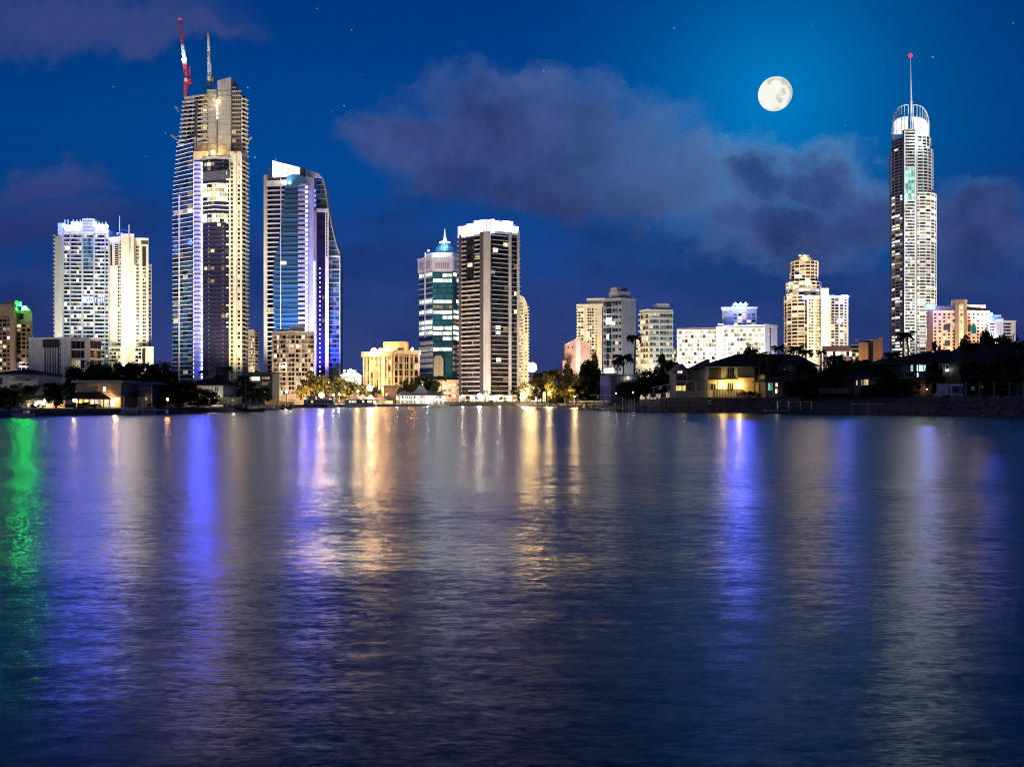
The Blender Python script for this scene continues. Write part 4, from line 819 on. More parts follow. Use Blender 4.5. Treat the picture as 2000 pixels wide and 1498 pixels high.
# --- sage block
t = tower('apartment_block', 'pale green-grey block with cream balconies right of the leaning palm', 'apartment building', 1284, 500)
body(t, 'wall', [(1250, 506), (1268, 498), (1314, 500)], 608, 760, 'sage', 500, 16, zb=0); f1 = Facade(t, P2(1250, 506), P2(1268, 498)); f2 = Facade(t, P2(1268, 498), P2(1314, 500))
rows(f1, 1251, 1266, 613, 712, 9, 3, {'glass_brown': 4, 'lit_warm': 4, 'lit_dim': 4}, gap=.2); slabs(f1, 1249, 1268, 613, 712, 9, 1.0, .8, 'cream')
rows(f2, 1269, 1287, 611, 712, 9, 3, {'sage': 1, 'glass_grey': 4, 'lit_pink': 1.2, 'glass_pale': 3}, frac=(.3, .8), gap=.08); rows(f2, 1289, 1313, 611, 712, 9, 4, {'glass_grey': 5, 'glass_pale': 4, 'lit_warm': .6}, frac=(.3, .8), gap=.1); slabs(f2, 1268, 1315, 611, 712, 9, .55, .7, 'sage')
f2.boxp('window', 1269, 1286, 611.5, 617, .1, .4, 'lit_warm', 2); f2.boxp('roof_block', 1286, 1310, 592, 609, -9, -2, 'sage'); f2.boxp('parapet', 1268, 1314, 605, 609, -.4, .5, 'light_grey'); f1.boxp('parapet', 1250, 1268, 605, 609, -.4, .5, 'pale_cream')
ball(t, 'roof_lamp', f2.pt(f2.u(1298), f2.z(590), -5), .5, 'dark_grey')
flood(t, 1290, 500, 60, 655, (.95, .98, .88), 3.6, 90, z=9); flood(t, 1255, 504, 30, 680, (1, .8, .5), 6, 110, z=9, dx=-8); t.finish()

# --- cream infill block between
t = tower('apartment_block', 'small cream block behind the tall palm, between grey and sage blocks', 'apartment building', 1246, 560)
body(t, 'wall', [(1236, 560), (1256, 560)], 661, 760, 'cream', 560, 12, zb=0); f1 = Facade(t, P2(1236, 559.9), P2(1256, 559.9)); rows(f1, 1238, 1254, 664, 712, 7, 4, {'lit_warm': 5, 'glass_brown': 3}, gap=.25); slabs(f1, 1236, 1257, 664, 712, 7, .8, .5, 'pale_cream'); flood(t, 1246, 560, 40, 690, (1, .75, .45), 4, 110, z=8); t.finish()
t = tower('apartment_block', 'small cream block peeping out left of the long white hotel', 'apartment building', 1318, 560)
body(t, 'wall', [(1312, 560), (1326, 560)], 681, 760, 'cream', 560, 12, zb=0); f1 = Facade(t, P2(1312, 559.9), P2(1326, 559.9)); rows(f1, 1313, 1323, 685, 712, 4, 3, {'glass_brown': 4, 'lit_warm': 2}, gap=.3); slabs(f1, 1312, 1325, 685, 712, 4, .6, .6, 'pale_cream'); flood(t, 1318, 560, 40, 695, (1, .85, .6), 6, 110, z=8); t.finish()

# --- long white hotel
t = tower('hotel', 'long brilliantly lit white hotel with a blue lit rooftop block', 'hotel', 1410, 540)
body(t, 'wall', [(1323, 546), (1398, 541), (1414, 539), (1493, 534), (1518, 546)], 643, 765, 'pale_cream', 540, 14, zb=0)
f1 = Facade(t, P2(1323, 546), P2(1398, 541)); f2 = Facade(t, P2(1398, 539.5), P2(1414, 538.5)); f3 = Facade(t, P2(1414, 539), P2(1493, 534)); f4 = Facade(t, P2(1493, 534), P2(1518, 546))
WR = {'lit_white': 9, 'lit_warm': 6, 'glass_brown': 1.2, 'lit_pink': 2.5, 'lit_dim': .8}
rows(f1, 1326, 1396, 645, 712, 8, 12, WR, frac=(.2, .88), gap=.14); rows(f3, 1416, 1492, 641, 712, 8, 13, WR, frac=(.2, .88), gap=.14); slabs(f1, 1322, 1398, 645, 712, 8, 1.9, .5, 'white'); slabs(f3, 1414, 1494, 641, 712, 8, 1.9, .5, 'white'); [pier(f1, 1326 + 5.83 * k_ - .3, 1326 + 5.83 * k_ + .3, 645, 712, 1.6, 'pale_cream', 'partition') for k_ in range(1, 12, 2)]; [pier(f3, 1416 + 5.85 * k_ - .3, 1416 + 5.85 * k_ + .3, 641, 712, 1.6, 'pale_cream', 'partition') for k_ in range(1, 13, 2)]
pier(f2, 1398.5, 1413.5, 638, 760, 1.6, 'white', 'stair_tower'); pier(f1, 1322.5, 1325, 641, 760, 1.3, 'white'); pier(f3, 1492, 1494, 634, 760, 1.3, 'white')
f1.boxp('parapet', 1322, 1399, 641, 645, -.4, 1.4, 'rose_brown'); f3.boxp('parapet', 1413, 1494, 635, 640, -.4, 1.4, 'light_grey'); f4.boxp('parapet', 1493, 1518, 634, 638, -.4, .5, 'light_grey'); f4.boxp('end_wall', 1494, 1517.5, 637, 762, -.1, .25, 'violet_white'); f4.boxp('slot', 1503, 1505, 640, 760, .2, .35, 'dark_grey')
for k in range(4): f4.boxp('window', 1501, 1502.5, 642 + k * 5, 645 + k * 5, .2, .4, 'lit_warm')
body(t, 'penthouse', [(1410, 548), (1478, 546)], 602, 645, 'pale_cream', 547, 14); fq = Facade(t, P2(1410, 547.8), P2(1478, 545.8)); rows(fq, 1432, 1476, 612, 637, 4, 5, {'glass_brown': 2, 'lit_warm': 4, 'glass_pale': 3}, gap=.25); fq.boxp('screen', 1414, 1433, 621, 640, 0, 2.5, 'blue_grey'); fq.boxp('parapet', 1408, 1479, 600, 604, -.4, 1, 'white')
fq.boxp('glow_box', 1433, 1459, 595, 606, -5, .5, 'crown_glow_blue'); fq.boxp('roof_rim', 1431, 1461, 593.5, 595.8, -6, 1.0, 'white'); ball(t, 'dish', fq.pt(fq.u(1432), fq.z(596), 0), .9, 'white')  # roof box emits its blue light instead of being lit
for px in (1436, 1446, 1456): ball(t, 'lamp', fq.pt(fq.u(px), fq.z(593), .8), .7, 'lamp_blue')
t.light(fq.pt(fq.u(1446), fq.z(606), 6), fq.pt(fq.u(1446), fq.z(602), 0), (.25, .38, 1), 7, 'POINT'); f2.boxp('roof_block', 1402, 1413, 632, 639, -3, .5, 'white')
for px, E in ((1345, 3.6), (1385, 4.2), (1406, 5), (1450, 3.4), (1485, 2.8)): flood(t, px, 540, 45, 690, (1, .93, .82), E, 100, z=9)
t.light((X(1530, 500), 500, 9), (X(1506, 540), 540, Z(690, 540)), (.88, .84, 1), 5, size=90); t.finish()

# --- stepped round tower with dome
t = tower('domed_tower', 'stepped gold lit round tower with a small dome', 'tower', 1569, 740)
WS = {'glass_brown': 6, 'glass_dark': 3, 'lit_warm': 2.6, 'lit_dim': 4, 'lit_gold': 1}
drum(t, 1568, 742, 35.5, 580, 760, 26, 18, WS, 'tan', 'pale_cream', .6, .9, (.28, .82), (.12, {'lit_warm': 3, 'lit_white': 2, 'glass_brown': 1}), squash=.8, mull='cream')
drum(t, 1569, 744, 32.5, 553, 580, 4, 18, dict(WS, lit_warm=7), 'tan', 'pale_cream', .7, .9, (.28, .82), (.5, {'lit_warm': 1, 'lit_white': 1}), squash=.8, mull='cream')
drum(t, 1570, 746, 26, 513, 553, 6, 16, WS, 'tan', 'pale_cream', .6, .8, (.3, .85), None, squash=.85, mull='cream')
s_ = 746 / F; x0 = X(1570, 746); oc = lambda r: [(x0 + r * s_ * math.cos(2 * math.pi * k / 16), 746 + r * s_ * math.sin(2 * math.pi * k / 16)) for k in range(16)]
mb = MB(); mb.prism(oc(25), Z(514, 746), Z(511, 746), top=oc(22)); mb.prism(oc(20), Z(511.5, 746), Z(507, 746), top=oc(19)); mb.prism(oc(17), Z(507.5, 746), Z(500, 746), top=oc(12)); mb.prism(oc(9), Z(500.5, 746), Z(498, 746), top=oc(7)); t.mesh('dome', mb, 'pale_cream')
ff = Facade(t, P2(1540, 738), P2(1600, 738))
for px, y in ((1569, 493), (1572, 491), (1575, 494), (1580, 496)): ff.boxp('antenna', px, px + .6, y, 501, -6, -5.7, 'metal_white')
ball(t, 'dish', ff.pt(ff.u(1563), ff.z(498), -2), 1.0, 'white'); ball(t, 'lamp', ff.pt(ff.u(1571), ff.z(501), 2), .7, 'lamp_gold')
ff.boxp('window', 1551, 1563, 538, 543, 2.6, 4.2, 'lit_white', 2)
fx = Facade(t, P2(1576, 724), P2(1604, 728)); body(t, 'front_wall', [(1576, 724), (1604, 728)], 579, 760, 'pale_cream', 726, 10, zb=0); rows(fx, 1579, 1589, 584, 700, 19, 2, WS, frac=(.3, .8), gap=.3); rows(fx, 1592, 1603, 584, 700, 19, 3, WS, frac=(.25, .85), gap=.45); fx.boxp('parapet', 1575, 1605, 577, 581, -.4, .6, 'pale_cream')
fx.boxp('lit_sign', 1563, 1574, 580, 587, 3, 4, 'led_pale_blue')
body(t, 'white_pier', [(1603, 722), (1619, 722)], 563, 760, 'violet_white', 722, 16, zb=0)
body(t, 'wing', [(1618, 728), (1657, 732)], 580, 760, 'pale_cream', 730, 18, zb=0); fw = Facade(t, P2(1618, 727.8), P2(1657, 731.8)); rows(fw, 1623, 1638, 583, 690, 19, 2, {'glass_brown': 6, 'glass_grey': 3, 'lit_warm': 1}, frac=(.25, .85), gap=.2); rows(fw, 1640, 1647, 583, 690, 19, 1, {'glass_pale': 4, 'lit_white': 2, 'glass_blue': 3}, gap=.1); rows(fw, 1649, 1654, 583, 690, 19, 1, {'glass_dark': 6, 'lit_warm': 1}, frac=(.25, .7), gap=.3)
slabs(fw, 1622, 1639, 583, 690, 19, .3, .35, 'white', name='spandrel'); pier(fw, 1638, 1640, 580, 750, .6, 'white'); fw.boxp('parapet', 1617, 1658, 577.5, 581, -.4, .7, 'white'); fw.boxp('roof_block', 1620, 1634, 574, 580, -9, -3, 'light_grey')
for px in (1643, 1648, 1653): ball(t, 'lamp', fw.pt(fw.u(px), fw.z(578), 1), .9, 'lamp_blue_dim')
t.light(fw.pt(fw.u(1648), fw.z(576), 7), fw.pt(fw.u(1648), fw.z(584), 0), (.2, .35, 1), 5, 'POINT')
flood(t, 1555, 725, 90, 600, (1, .74, .38), 9, 60); flood(t, 1572, 725, 150, 530, (1, .78, .45), 8, 26); flood(t, 1612, 722, 70, 640, (1, .92, .84), 2.8, 75); flood(t, 1640, 730, 60, 640, (1, .95, .92), 1.6, 80, dx=10); t.finish()

# --- low terracotta civic building with a slanted fin
t = tower('civic_building', 'low terracotta building with a tall slanted orange fin wall', 'building', 1665, 470)
body(t, 'wall', [(1607, 474), (1665, 470)], 678, 760, 'pink', 471, 14, zb=0); f1 = Facade(t, P2(1607, 474), P2(1665, 470)); f1.boxp('roof_band', 1606, 1666, 676, 685, -.4, 1.2, 'rose_brown'); rows(f1, 1616, 1664, 686, 696, 1, 9, {'lit_warm': 3, 'lit_white': 2, 'glass_brown': 1}, frac=(.05, .9), gap=.1)
body(t, 'glass_corner', [(1664, 468), (1678, 466)], 674, 760, 'glass_grey', 467, 12, zb=0); fg = Facade(t, P2(1664, 468), P2(1678, 466)); slabs(fg, 1663, 1679, 674, 704, 4, 1.0, .45, 'pale_cream'); rows(fg, 1665, 1677, 674, 704, 4, 2, {'glass_teal': 3, 'lit_gold': 2, 'glass_grey': 2})
body(t, 'orange_block', [(1677, 464), (1696, 462)], 669, 760, 'orange_render', 463, 10, zb=0); body(t, 'glass_block', [(1690, 468), (1708, 468)], 665, 760, 'glass_grey', 468, 8, zb=0); fb_ = Facade(t, P2(1690, 467.8), P2(1708, 467.8)); rows(fb_, 1697, 1706, 667, 685, 3, 2, {'glass_grey': 4, 'glass_blue': 2}, gap=.2); fb_.boxp('roof_edge', 1676, 1709, 663.5, 665.5, -6, 1, 'light_grey')
mb = MB(); a_, b_ = P2(1705, 466), P2(1724, 458); mb.prism([tuple(a_), tuple(b_), (b_.x + .6, b_.y + .9), (a_.x + .6, a_.y + .9)], 0, [Z(665.5, 466), Z(657.5, 458), Z(657.5, 458), Z(665.5, 466)]); t.mesh('fin_wall', mb, 'orange_render')
for k in range(5): mb = MB(); d = .14 + .17 * k; p_ = a_.lerp(b_, d); mb.box((p_.x - .05, p_.y - .12, Z(680, 462)), (.12, .12, 9.0)); t.mesh('panel_joint', mb, 'tan')
flood(t, 1690, 464, 35, 685, (1, .66, .36), 5, 120, z=8); flood(t, 1640, 470, 30, 690, (1, .78, .55), 4, 120, z=8); t.finish()

# --- very tall round-fronted tower with spire
t = tower('spire_tower', 'very tall banded tower with an open ribbed crown and a red tipped spire', 'tower', 1783, 830)
WV = {'glass_grey': 4.5, 'glass_dark': 1.5, 'glass_brown': 2.5, 'glass_pale': 3.5, 'lit_dim': 2.2, 'lit_white': 1.8, 'lit_warm': 1.6}
RL = (.22, {'lit_white': 4, 'lit_warm': 2, 'glass_grey': 1})
drum(t, 1783, 850, 40.8, 386, 779, 64, 22, WV, 'concrete', 'pale_cream', .5, 1.0, (.30, .88), RL, mull='light_grey')
drum(t, 1779.5, 850, 38.5, 300, 386, 14, 22, {'glass_dark': 5, 'glass_brown': 4, 'glass_grey': 3, 'lit_dim': 1}, 'concrete', 'grey', .4, 1.0, (.3, .88), None, mull='grey')
drum(t, 1779, 848, 35, 276, 300, 4, 20, {'glass_dark': 5, 'glass_grey': 3, 'lit_dim': 1, 'lit_warm': 1}, 'concrete', 'grey', .3, .9, (.3, .88), None, mull='grey')
ct = Facade(t, P2(1764, 826), P2(1790, 826)); s_ = 826 / F
body(t, 'front_bay', [(1762, 830), (1767, 825), (1787, 825), (1792, 830)], 254, 705, 'concrete', 828, 10, zb=0)
fb_ = Facade(t, P2(1767, 825), P2(1787, 825)); rows(fb_, 1768, 1786, 258, 326, 11, 4, {'glass_brown': 4, 'glass_dark': 4, 'lit_dim': .6}, frac=(.25, .85), gap=.1); rows(fb_, 1768, 1786, 392, 700, 50, 4, WV, frac=(.28, .88), gap=.08); slabs(fb_, 1767, 1787, 258, 326, 11, .5, 1.0, 'grey', name='spandrel'); slabs(fb_, 1767, 1787, 392, 700, 50, .5, 1.0, 'light_grey', name='spandrel')
rows(fb_, 1768, 1786, 326, 391, 10, 3, {'lit_teal': 1}, frac=(.06, .95), gap=.1); pier(fb_, 1765.5, 1767.5, 254, 705, .8, 'light_grey'); pier(fb_, 1786.5, 1788.5, 254, 705, .8, 'light_grey')
for sgn in (-1, 1):                                  # open crown: curved rim, ribs and an inner screen emitting its white light itself
    xs = []; 
    for k in range(9):
        f_ = k / 8; a = math.pi * (.5 * f_) ; px = 1777.5 + sgn * (3.5 + 31 * math.sin(a) ** .9) + (3 if sgn > 0 else 0); y = 205 + 42 * (1 - math.cos(a)) ** 1.15; Yk = 836 + 16 * math.sin(a)
        xs.append((px, y, Yk))
    mb = MB()
    for (p, y, Yk), (p2, y2, Yk2) in zip(xs, xs[1:]): mb.bar((X(p, Yk), Yk, Z(y, Yk)), (X(p2, Yk2), Yk2, Z(y2, Yk2)), .9)
    t.mesh('crown_rim', mb, 'metal_white')
    for k, (p, y, Yk) in enumerate(xs):
        mb = MB(); mb.bar((X(p, Yk), Yk, Z(y, Yk)), (X(p, Yk), Yk, Z(292, Yk)), .75); t.mesh('crown_rib', mb, 'metal_white')
    for (p, y, Yk), (p2, y2, Yk2) in zip(xs, xs[1:]):
        mb = MB(); yt, yt2 = max(y + 6, 228 + (y - 205) * .55), max(y2 + 6, 228 + (y2 - 205) * .55); yb = 268 if sgn > 0 else 262
        v_ = [(X(p, Yk), Yk + .8, Z(yb, Yk)), (X(p2, Yk2), Yk2 + .8, Z(yb, Yk2)), (X(p2, Yk2), Yk2 + .8, Z(yt2, Yk2)), (X(p, Yk), Yk + .8, Z(yt, Yk))]
        mb.add(v_ + [(a, b + .4, c) for a, b, c in v_], [(0, 1, 2, 3), (7, 6, 5, 4), (0, 4, 5, 1), (1, 5, 6, 2), (2, 6, 7, 3), (3, 7, 4, 0)]); t.mesh('crown_screen', mb, 'crown_glow_white')
mb = MB(); Ys = 838
mb.bar((X(1780.5, Ys), Ys, Z(262, Ys)), (X(1780, Ys), Ys, Z(196, Ys)), 2.4, 2.0, n=8); mb.bar((X(1780, Ys), Ys, Z(196, Ys)), (X(1779, Ys), Ys, Z(156, Ys)), 1.5, 1.2, n=8); mb.bar((X(1779, Ys), Ys, Z(156, Ys)), (X(1778.4, Ys), Ys, Z(112, Ys)), 1.0, .6, n=8); t.mesh('spire', mb, 'metal_white')
ball(t, 'red_beacon', (X(1778.3, Ys), Ys, Z(109, Ys)), 1.7, 'lamp_red')
t.light((X(1772, 818), 818, Z(250, 818)), (X(1780, 838), 838, Z(180, 838)), (.85, .95, 1), 3.5, size=40); t.light((X(1797, 822), 822, Z(272, 822)), (X(1800, 845), 845, Z(286, 845)), (.75, 1, .85), 2.5, 'POINT')
flood(t, 1782, 830, 130, 480, (1, .95, .84), 9, 60, z=8); flood(t, 1782, 830, 220, 330, (1, .97, .92), 7, 30, z=8); flood(t, 1782, 830, 60, 640, (1, .92, .74), 2.6, 90, z=8); t.finish()

# --- pink hotel
t = tower('hotel', 'pink hotel with a brown central lift shaft and rows of small square windows', 'hotel', 1872, 690)
body(t, 'side_wall', [(1810, 700), (1823, 690)], 607, 740, 'orange_render', 692, 14, zb=0); body(t, 'wall', [(1822.5, 690), (1868, 686)], 609, 740, 'pink', 688, 18, zb=0); body(t, 'wall', [(1888, 686), (1931, 690)], 609, 740, 'pink', 688, 18, zb=0)
body(t, 'upper_wall', [(1826, 692), (1868, 690)], 598, 612, 'pink', 691, 12); body(t, 'upper_wall', [(1888, 690), (1925, 692)], 596, 612, 'pink', 691, 12); body(t, 'lift_shaft', [(1866, 684), (1889, 684)], 585, 740, 'rose_brown', 684, 18, zb=0); body(t, 'roof_block', [(1858, 690), (1880, 690)], 586, 600, 'light_grey', 690, 8)
f1 = Facade(t, P2(1822.5, 690), P2(1868, 686)); f2 = Facade(t, P2(1888, 686), P2(1931, 690)); fm = Facade(t, P2(1866, 684), P2(1889, 684))
WP = {'glass_brown': 6, 'glass_grey': 4, 'lit_warm': 2.4, 'lit_white': .6}
rows(f1, 1822, 1867, 611, 690, 12, 5, WP, frac=(.25, .78), gap=.52); rows(f2, 1889, 1931, 611, 690, 12, 5, WP, frac=(.25, .78), gap=.5); fm.boxp('shaft_strip', 1872.5, 1881.5, 594, 740, -.1, .5, 'cream'); rows(fm, 1875, 1879, 597, 690, 13, 1, {'lit_warm': 4, 'glass_brown': 1}, frac=(.3, .75), gap=.1, out=.7)
f1.boxp('atrium_glass', 1843, 1856, 633, 645, -.1, .2, 'glass_grey'); f1.boxp('atrium_glass', 1845, 1856, 665, 676, -.1, .2, 'glass_grey'); f2.boxp('atrium_glass', 1897, 1906, 636, 652, -.1, .2, 'glass_teal'); f2.boxp('atrium_glass', 1890, 1896, 636, 648, -.1, .2, 'glass_grey')
for f_, a, b in ((f1, 1822, 1867), (f2, 1888, 1932)): f_.boxp('cornice', a, b, 607, 610.5, -.4, .8, 'cream')
for k in range(3): ball(t, 'lamp', (X(1806 + k * 7, 684), 684, Z(598 - k * 1.2, 684)), 1.2, 'crown_glow_blue' if k != 1 else 'lamp_blue_dim')
f1.boxp('roof_screen', 1811, 1829, 594, 601, -2, -1.4, 'crown_glow_blue'); t.light((X(1816, 680), 680, Z(600, 680)), (X(1818, 692), 692, Z(608, 692)), (.45, .5, 1), 5, 'POINT')
flood(t, 1850, 688, 70, 650, (1, .76, .48), 6.5, 80, z=8); flood(t, 1908, 688, 70, 650, (1, .74, .46), 6, 80, z=8); flood(t, 1815, 694, 50, 650, (1, .7, .3), 5, 90, z=8, dx=-20); t.finish()

# --- blue-white low block at the far right
t = tower('office_block', 'small blue-white lit block right of the pink hotel', 'office building', 1958, 720)
body(t, 'wall', [(1932, 722), (1960, 718)], 622, 740, 'violet_white', 720, 14, zb=0); body(t, 'wall', [(1959, 722), (1983, 722)], 628, 740, 'light_grey', 722, 12, zb=0); f1 = Facade(t, P2(1932, 722), P2(1960, 718)); f2 = Facade(t, P2(1959, 721.8), P2(1983, 721.8))
rows(f1, 1933, 1943, 630, 690, 10, 1, {'glass_dark': 1}, frac=(.3, .7)); rows(f2, 1960, 1974, 630, 680, 8, 2, {'glass_dark': 4, 'glass_blue': 2}, frac=(.3, .8), gap=.04); f1.boxp('roof_screen', 1932, 1942, 615, 627, 0, .6, 'crown_glow_blue'); f1.boxp('lit_band', 1942, 1959, 623.5, 627.5, .1, .6, 'crown_glow_blue'); f1.boxp('roof_block', 1943, 1956, 615, 623, -5, -2, 'violet_white'); ball(t, 'dish', f2.pt(f2.u(1966), f2.z(625), -2), 1.2, 'white')
ball(t, 'lamp', f1.pt(f1.u(1936), f1.z(614), 1), 1.2, 'lamp_blue_dim'); flood(t, 1950, 720, 60, 655, (.60, .62, 1), 4, 90, z=8); f2.boxp('parapet', 1959, 1984, 626, 630, -.3, .6, 'pale_cream'); pier(f2, 1975, 1983, 628, 740, .4, 'pale_cream'); t.finish()

# --- the moon and stars
Ym = 24000
def sphere_obj(name, px, py, rpx, mat, Yd, seg=32):
    t_ = type('T', (), {})(); t_.o = None; t_.loc = Vector((0, 0, 0))
    o = ball(t_, name, (0, 0, 0), rpx / F * Yd, mat, seg); o.location = (X(px, Yd), Yd, Z(py, Yd)); return o
m, g, out = new_mat('moon_surface')
p = g.n('ShaderNodeTexCoord').outputs['Object']; pn = g.vm('SCALE', p, scale=1 / (32 / F * Ym))
mare = g.noise(g.vm('ADD', pn, (3.1, .2, 1.7)), 1.5, 6, .6); px_, py_, pz_ = g.sep(pn)
side = g.m('ADD', mare, g.m('MULTIPLY', px_, .14)); side = g.m('ADD', side, g.m('MULTIPLY', g.m('ABSOLUTE', pz_), .02))
c = g.ramp(side, [(.0, (1.0, .98, .90)), (.50, (.95, .94, .86)), (.57, (.66, .66, .60)), (.75, (.50, .50, .45))])
e = g.n('ShaderNodeEmission'); g.inp(e.inputs[0], c); e.inputs[1].default_value = 1.0; m.node_tree.links.new(e.outputs[0], out.inputs[0]); m.cycles.emission_sampling = 'NONE'
tag(sphere_obj('moon', 1514, 184, 32.5, 'moon_surface', Ym), 'round full moon with grey seas in the blue night sky', 'moon')
lamp('star_light', (.75, .87, 1), .6, 'NONE')
SL = ['top middle star right of the cranes', 'star at the top edge right of the cranes', 'brighter star of the pair left of the big cloud', 'fainter star of the pair left of the big cloud', 'faint star above the pair left of the big cloud', 'star just above the big cloud', 'star high up between the big cloud and the moon', 'star right of the red tipped spire', 'star at the top right corner', 'star right of the concrete core', 'star between the tallest tower and the sail tower', 'star left of the unfinished floors', 'star high above the white and blue tower', 'faint star just below the moon', 'faint star between moon and spire tower', 'faint star left of and below the moon', 'faint star above the moon', 'faint star left of the glass wing of the tallest tower']
for ks, (px, py, r) in enumerate(((687, 59, 1.2), (619, 17, 1.0), (672, 207, 1.3), (649, 217, .8), (707, 147, .7), (1062, 139, 1.2), (1317, 56, 1.2), (1822, 112, 1.4), (1979, 46, 1.1), (484, 172, 1.3), (498, 308, 1.4), (323, 260, 1.0), (221, 170, .9), (1500, 248, .6), (1651, 245, .7), (1324, 239, .7), (1587, 48, .8), (285, 306, .8))):
    tag(sphere_obj('star', px, py, r, 'star_light', 26000, 6), 'tiny ' + SL[ks], 'star', 'stars')

# ------------------------------------------------------------------ trees
def crown_mesh(seed, style):
    r = random.Random(seed); mb = MB()
    clumps = []
    n = {'round': 52, 'loose': 34, 'tall': 44, 'bush': 34}[style]
    for _ in range(n):
        a = r.random() * 6.283; u = r.random() ** .45; h = r.uniform(-1, 1)
        rad = math.sqrt(max(0, 1 - h * h)) * u
        if style == 'tall': rad *= .75 - .35 * h
        clumps.append((Vector((rad * math.cos(a), rad * math.sin(a), h * (.55 + .45 * u))), r.uniform(.16, .34) * (1.15 if style == 'round' else 1)))
    for c, cr in clumps:
        for _ in range(80 if style != 'loose' else 64):
            d = Vector((r.gauss(0, 1), r.gauss(0, 1), r.gauss(0, .8))); d = d.normalized() * cr * r.random() ** .4
            p = c + d; s = r.uniform(.045, .095) * (1.2 if style == 'loose' else 1)
            nrm = (d.normalized() + Vector((r.gauss(0, .6), r.gauss(0, .6), r.gauss(.3, .6)))).normalized(); u_ = nrm.orthogonal().normalized(); v_ = nrm.cross(u_); k = r.random() * 6.283
            a_ = (u_ * math.cos(k) + v_ * math.sin(k)) * s; b_ = (v_ * math.cos(k) - u_ * math.sin(k)) * s * .55
            mb.add([p - a_, p + b_, p + a_, p - b_], [(0, 1, 2, 3)])
    return mb
CROWN = {}
def crown(style, seed, mat):
    if (style, seed) not in CROWN: CROWN[(style, seed)] = crown_mesh(seed, style)
    k = (style, seed, mat)
    if k not in CROWN:
        mb = CROWN[(style, seed)]; me = bpy.data.meshes.new('crown'); me.from_pydata(mb.v, [], mb.f); me.materials.append(MATS[mat]); CROWN[k] = me
    return CROWN[k]
def ground_z(px, Y):
    d = Y - shoreY(px); zt = bank(px)
    return zt if d < 40 else (zt + (GZ - zt) * min(1, (d - 40) / 50))
TRUNK = {}
def trunk_mesh(seed):
    if seed not in TRUNK:
        r = random.Random(seed); mb = MB(); top = Vector((r.uniform(-.06, .06), r.uniform(-.06, .06), .5))
        mb.bar((0, 0, -.02), top, .085, .055, n=7)
        for _ in range(6):
            a = r.random() * 6.283; e = top + Vector((math.cos(a) * .3, math.sin(a) * .3, r.uniform(.2, .42))); s = top * r.uniform(.75, 1.0)
            mb.bar(s, e, .045, .015, n=5)
        me = bpy.data.meshes.new('trunk'); me.from_pydata(mb.v, [], mb.f); me.materials.append(MATS['bark']); TRUNK[seed] = me
    return TRUNK[seed]
def tree(px, ytop, wpx, Y, mat, label, style='round', group='trees along the far shore', name='tree', zb=None):
    z0 = ground_z(px, Y) - .05 if zb is None else zb; h = Z(ytop, Y) - z0; rx = wpx / 2 * Y / F * (1.22 if Y < 330 else 1.05)
    t = Thing(name, label, 'tree' if name != 'shrub' else 'shrub', (X(px, Y), Y, z0), group); s = rng.randrange(4)
    o = link('trunk', trunk_mesh(s), t.o, (0, 0, 0)); k = h * 1.0; o.scale = (min(k, rx * 1.6), min(k, rx * 1.6), h * .9); o.rotation_euler = (0, 0, rng.random() * 6)
    rz = h * (.5 if style in ('bush',) else .43); rz = max(rz, .5 * min(h, rx)); rz = min(rz, h * .5)
    c = link('crown', crown(style, s, mat), t.o, (0, 0, h - rz)); c.scale = (rx, rx * .9, rz); c.rotation_euler = (0, 0, rng.random() * 6.28)
    return t
FR = {}
def frond_mesh(k):
    if k in FR: return FR[k]
    r = random.Random(k); mb = MB(); n = 13; P = []
    for i in range(n + 1):
        f = i / n; P.append(Vector((f * (1 - .22 * f * f), 0, .28 * f - (.62 + .12 * k) * f * f)))
    for a, b in zip(P, P[1:]): mb.bar(a, b, .022, .016, n=3)
    for i in range(1, n + 1):
        f = i / n; L = .30 * math.sin(math.pi * (.12 + .82 * f)) + .05
        for s in (-1, 1):
            for q in range(2):
                p = P[i] - (P[i] - P[i - 1]) * q * .5; e = p + Vector((L * .55, s * L * .75, -L * (.45 + .3 * r.random()))); w = Vector((.026, 0, .012))
                mb.add([p - w, p + w, e + w * .3, e - w * .3], [(0, 1, 2, 3)])
    me = bpy.data.meshes.new('frond'); me.from_pydata(mb.v, [], mb.f); me.materials.append(MATS['leaf_palm']); FR[k] = me; return me
def palm(px, ytop, wpx, Y, label, n=15, lean=0, wind=0, group='palms along the far shore', zb=None, skirt=False):
    """ytop is the top of the fronds, wpx the width of the head"""
    z0 = ground_z(px, Y) - .05 if zb is None else zb; Lf = wpx / 2 * Y / F * 1.12; zt = Z(ytop, Y) - Lf * .42; h = zt - z0
    t = Thing('palm_tree', label, 'palm', (X(px, Y), Y, z0), group); mb = MB(); q = [Vector((lean * h * f * f, 0, h * f)) for f in (0, .25, .5, .75, 1)]; w = max(.26, h * .028)
    for i, (a, b) in enumerate(zip(q, q[1:])): mb.bar(a, b, w * (1.25 - .12 * i), w * (1.13 - .12 * i), n=7)
    mb.obj('trunk', 'bark', t.o)
    top = q[-1]
    for i in range(n):
        o = link('frond', frond_mesh(i % 3), t.o, top); a = 2.4 * i + rng.uniform(-.2, .2); el = (.9 - 1.5 * i / n) if not skirt else (1.1 - 2.0 * i / n)
        if wind: a = math.atan2(math.sin(a), math.cos(a) + wind * 1.0)
        o.rotation_euler = (rng.uniform(-.3, .3), -el * .75, a); s = Lf * rng.uniform(.82, 1.08); o.scale = (s, s, s)
    return t

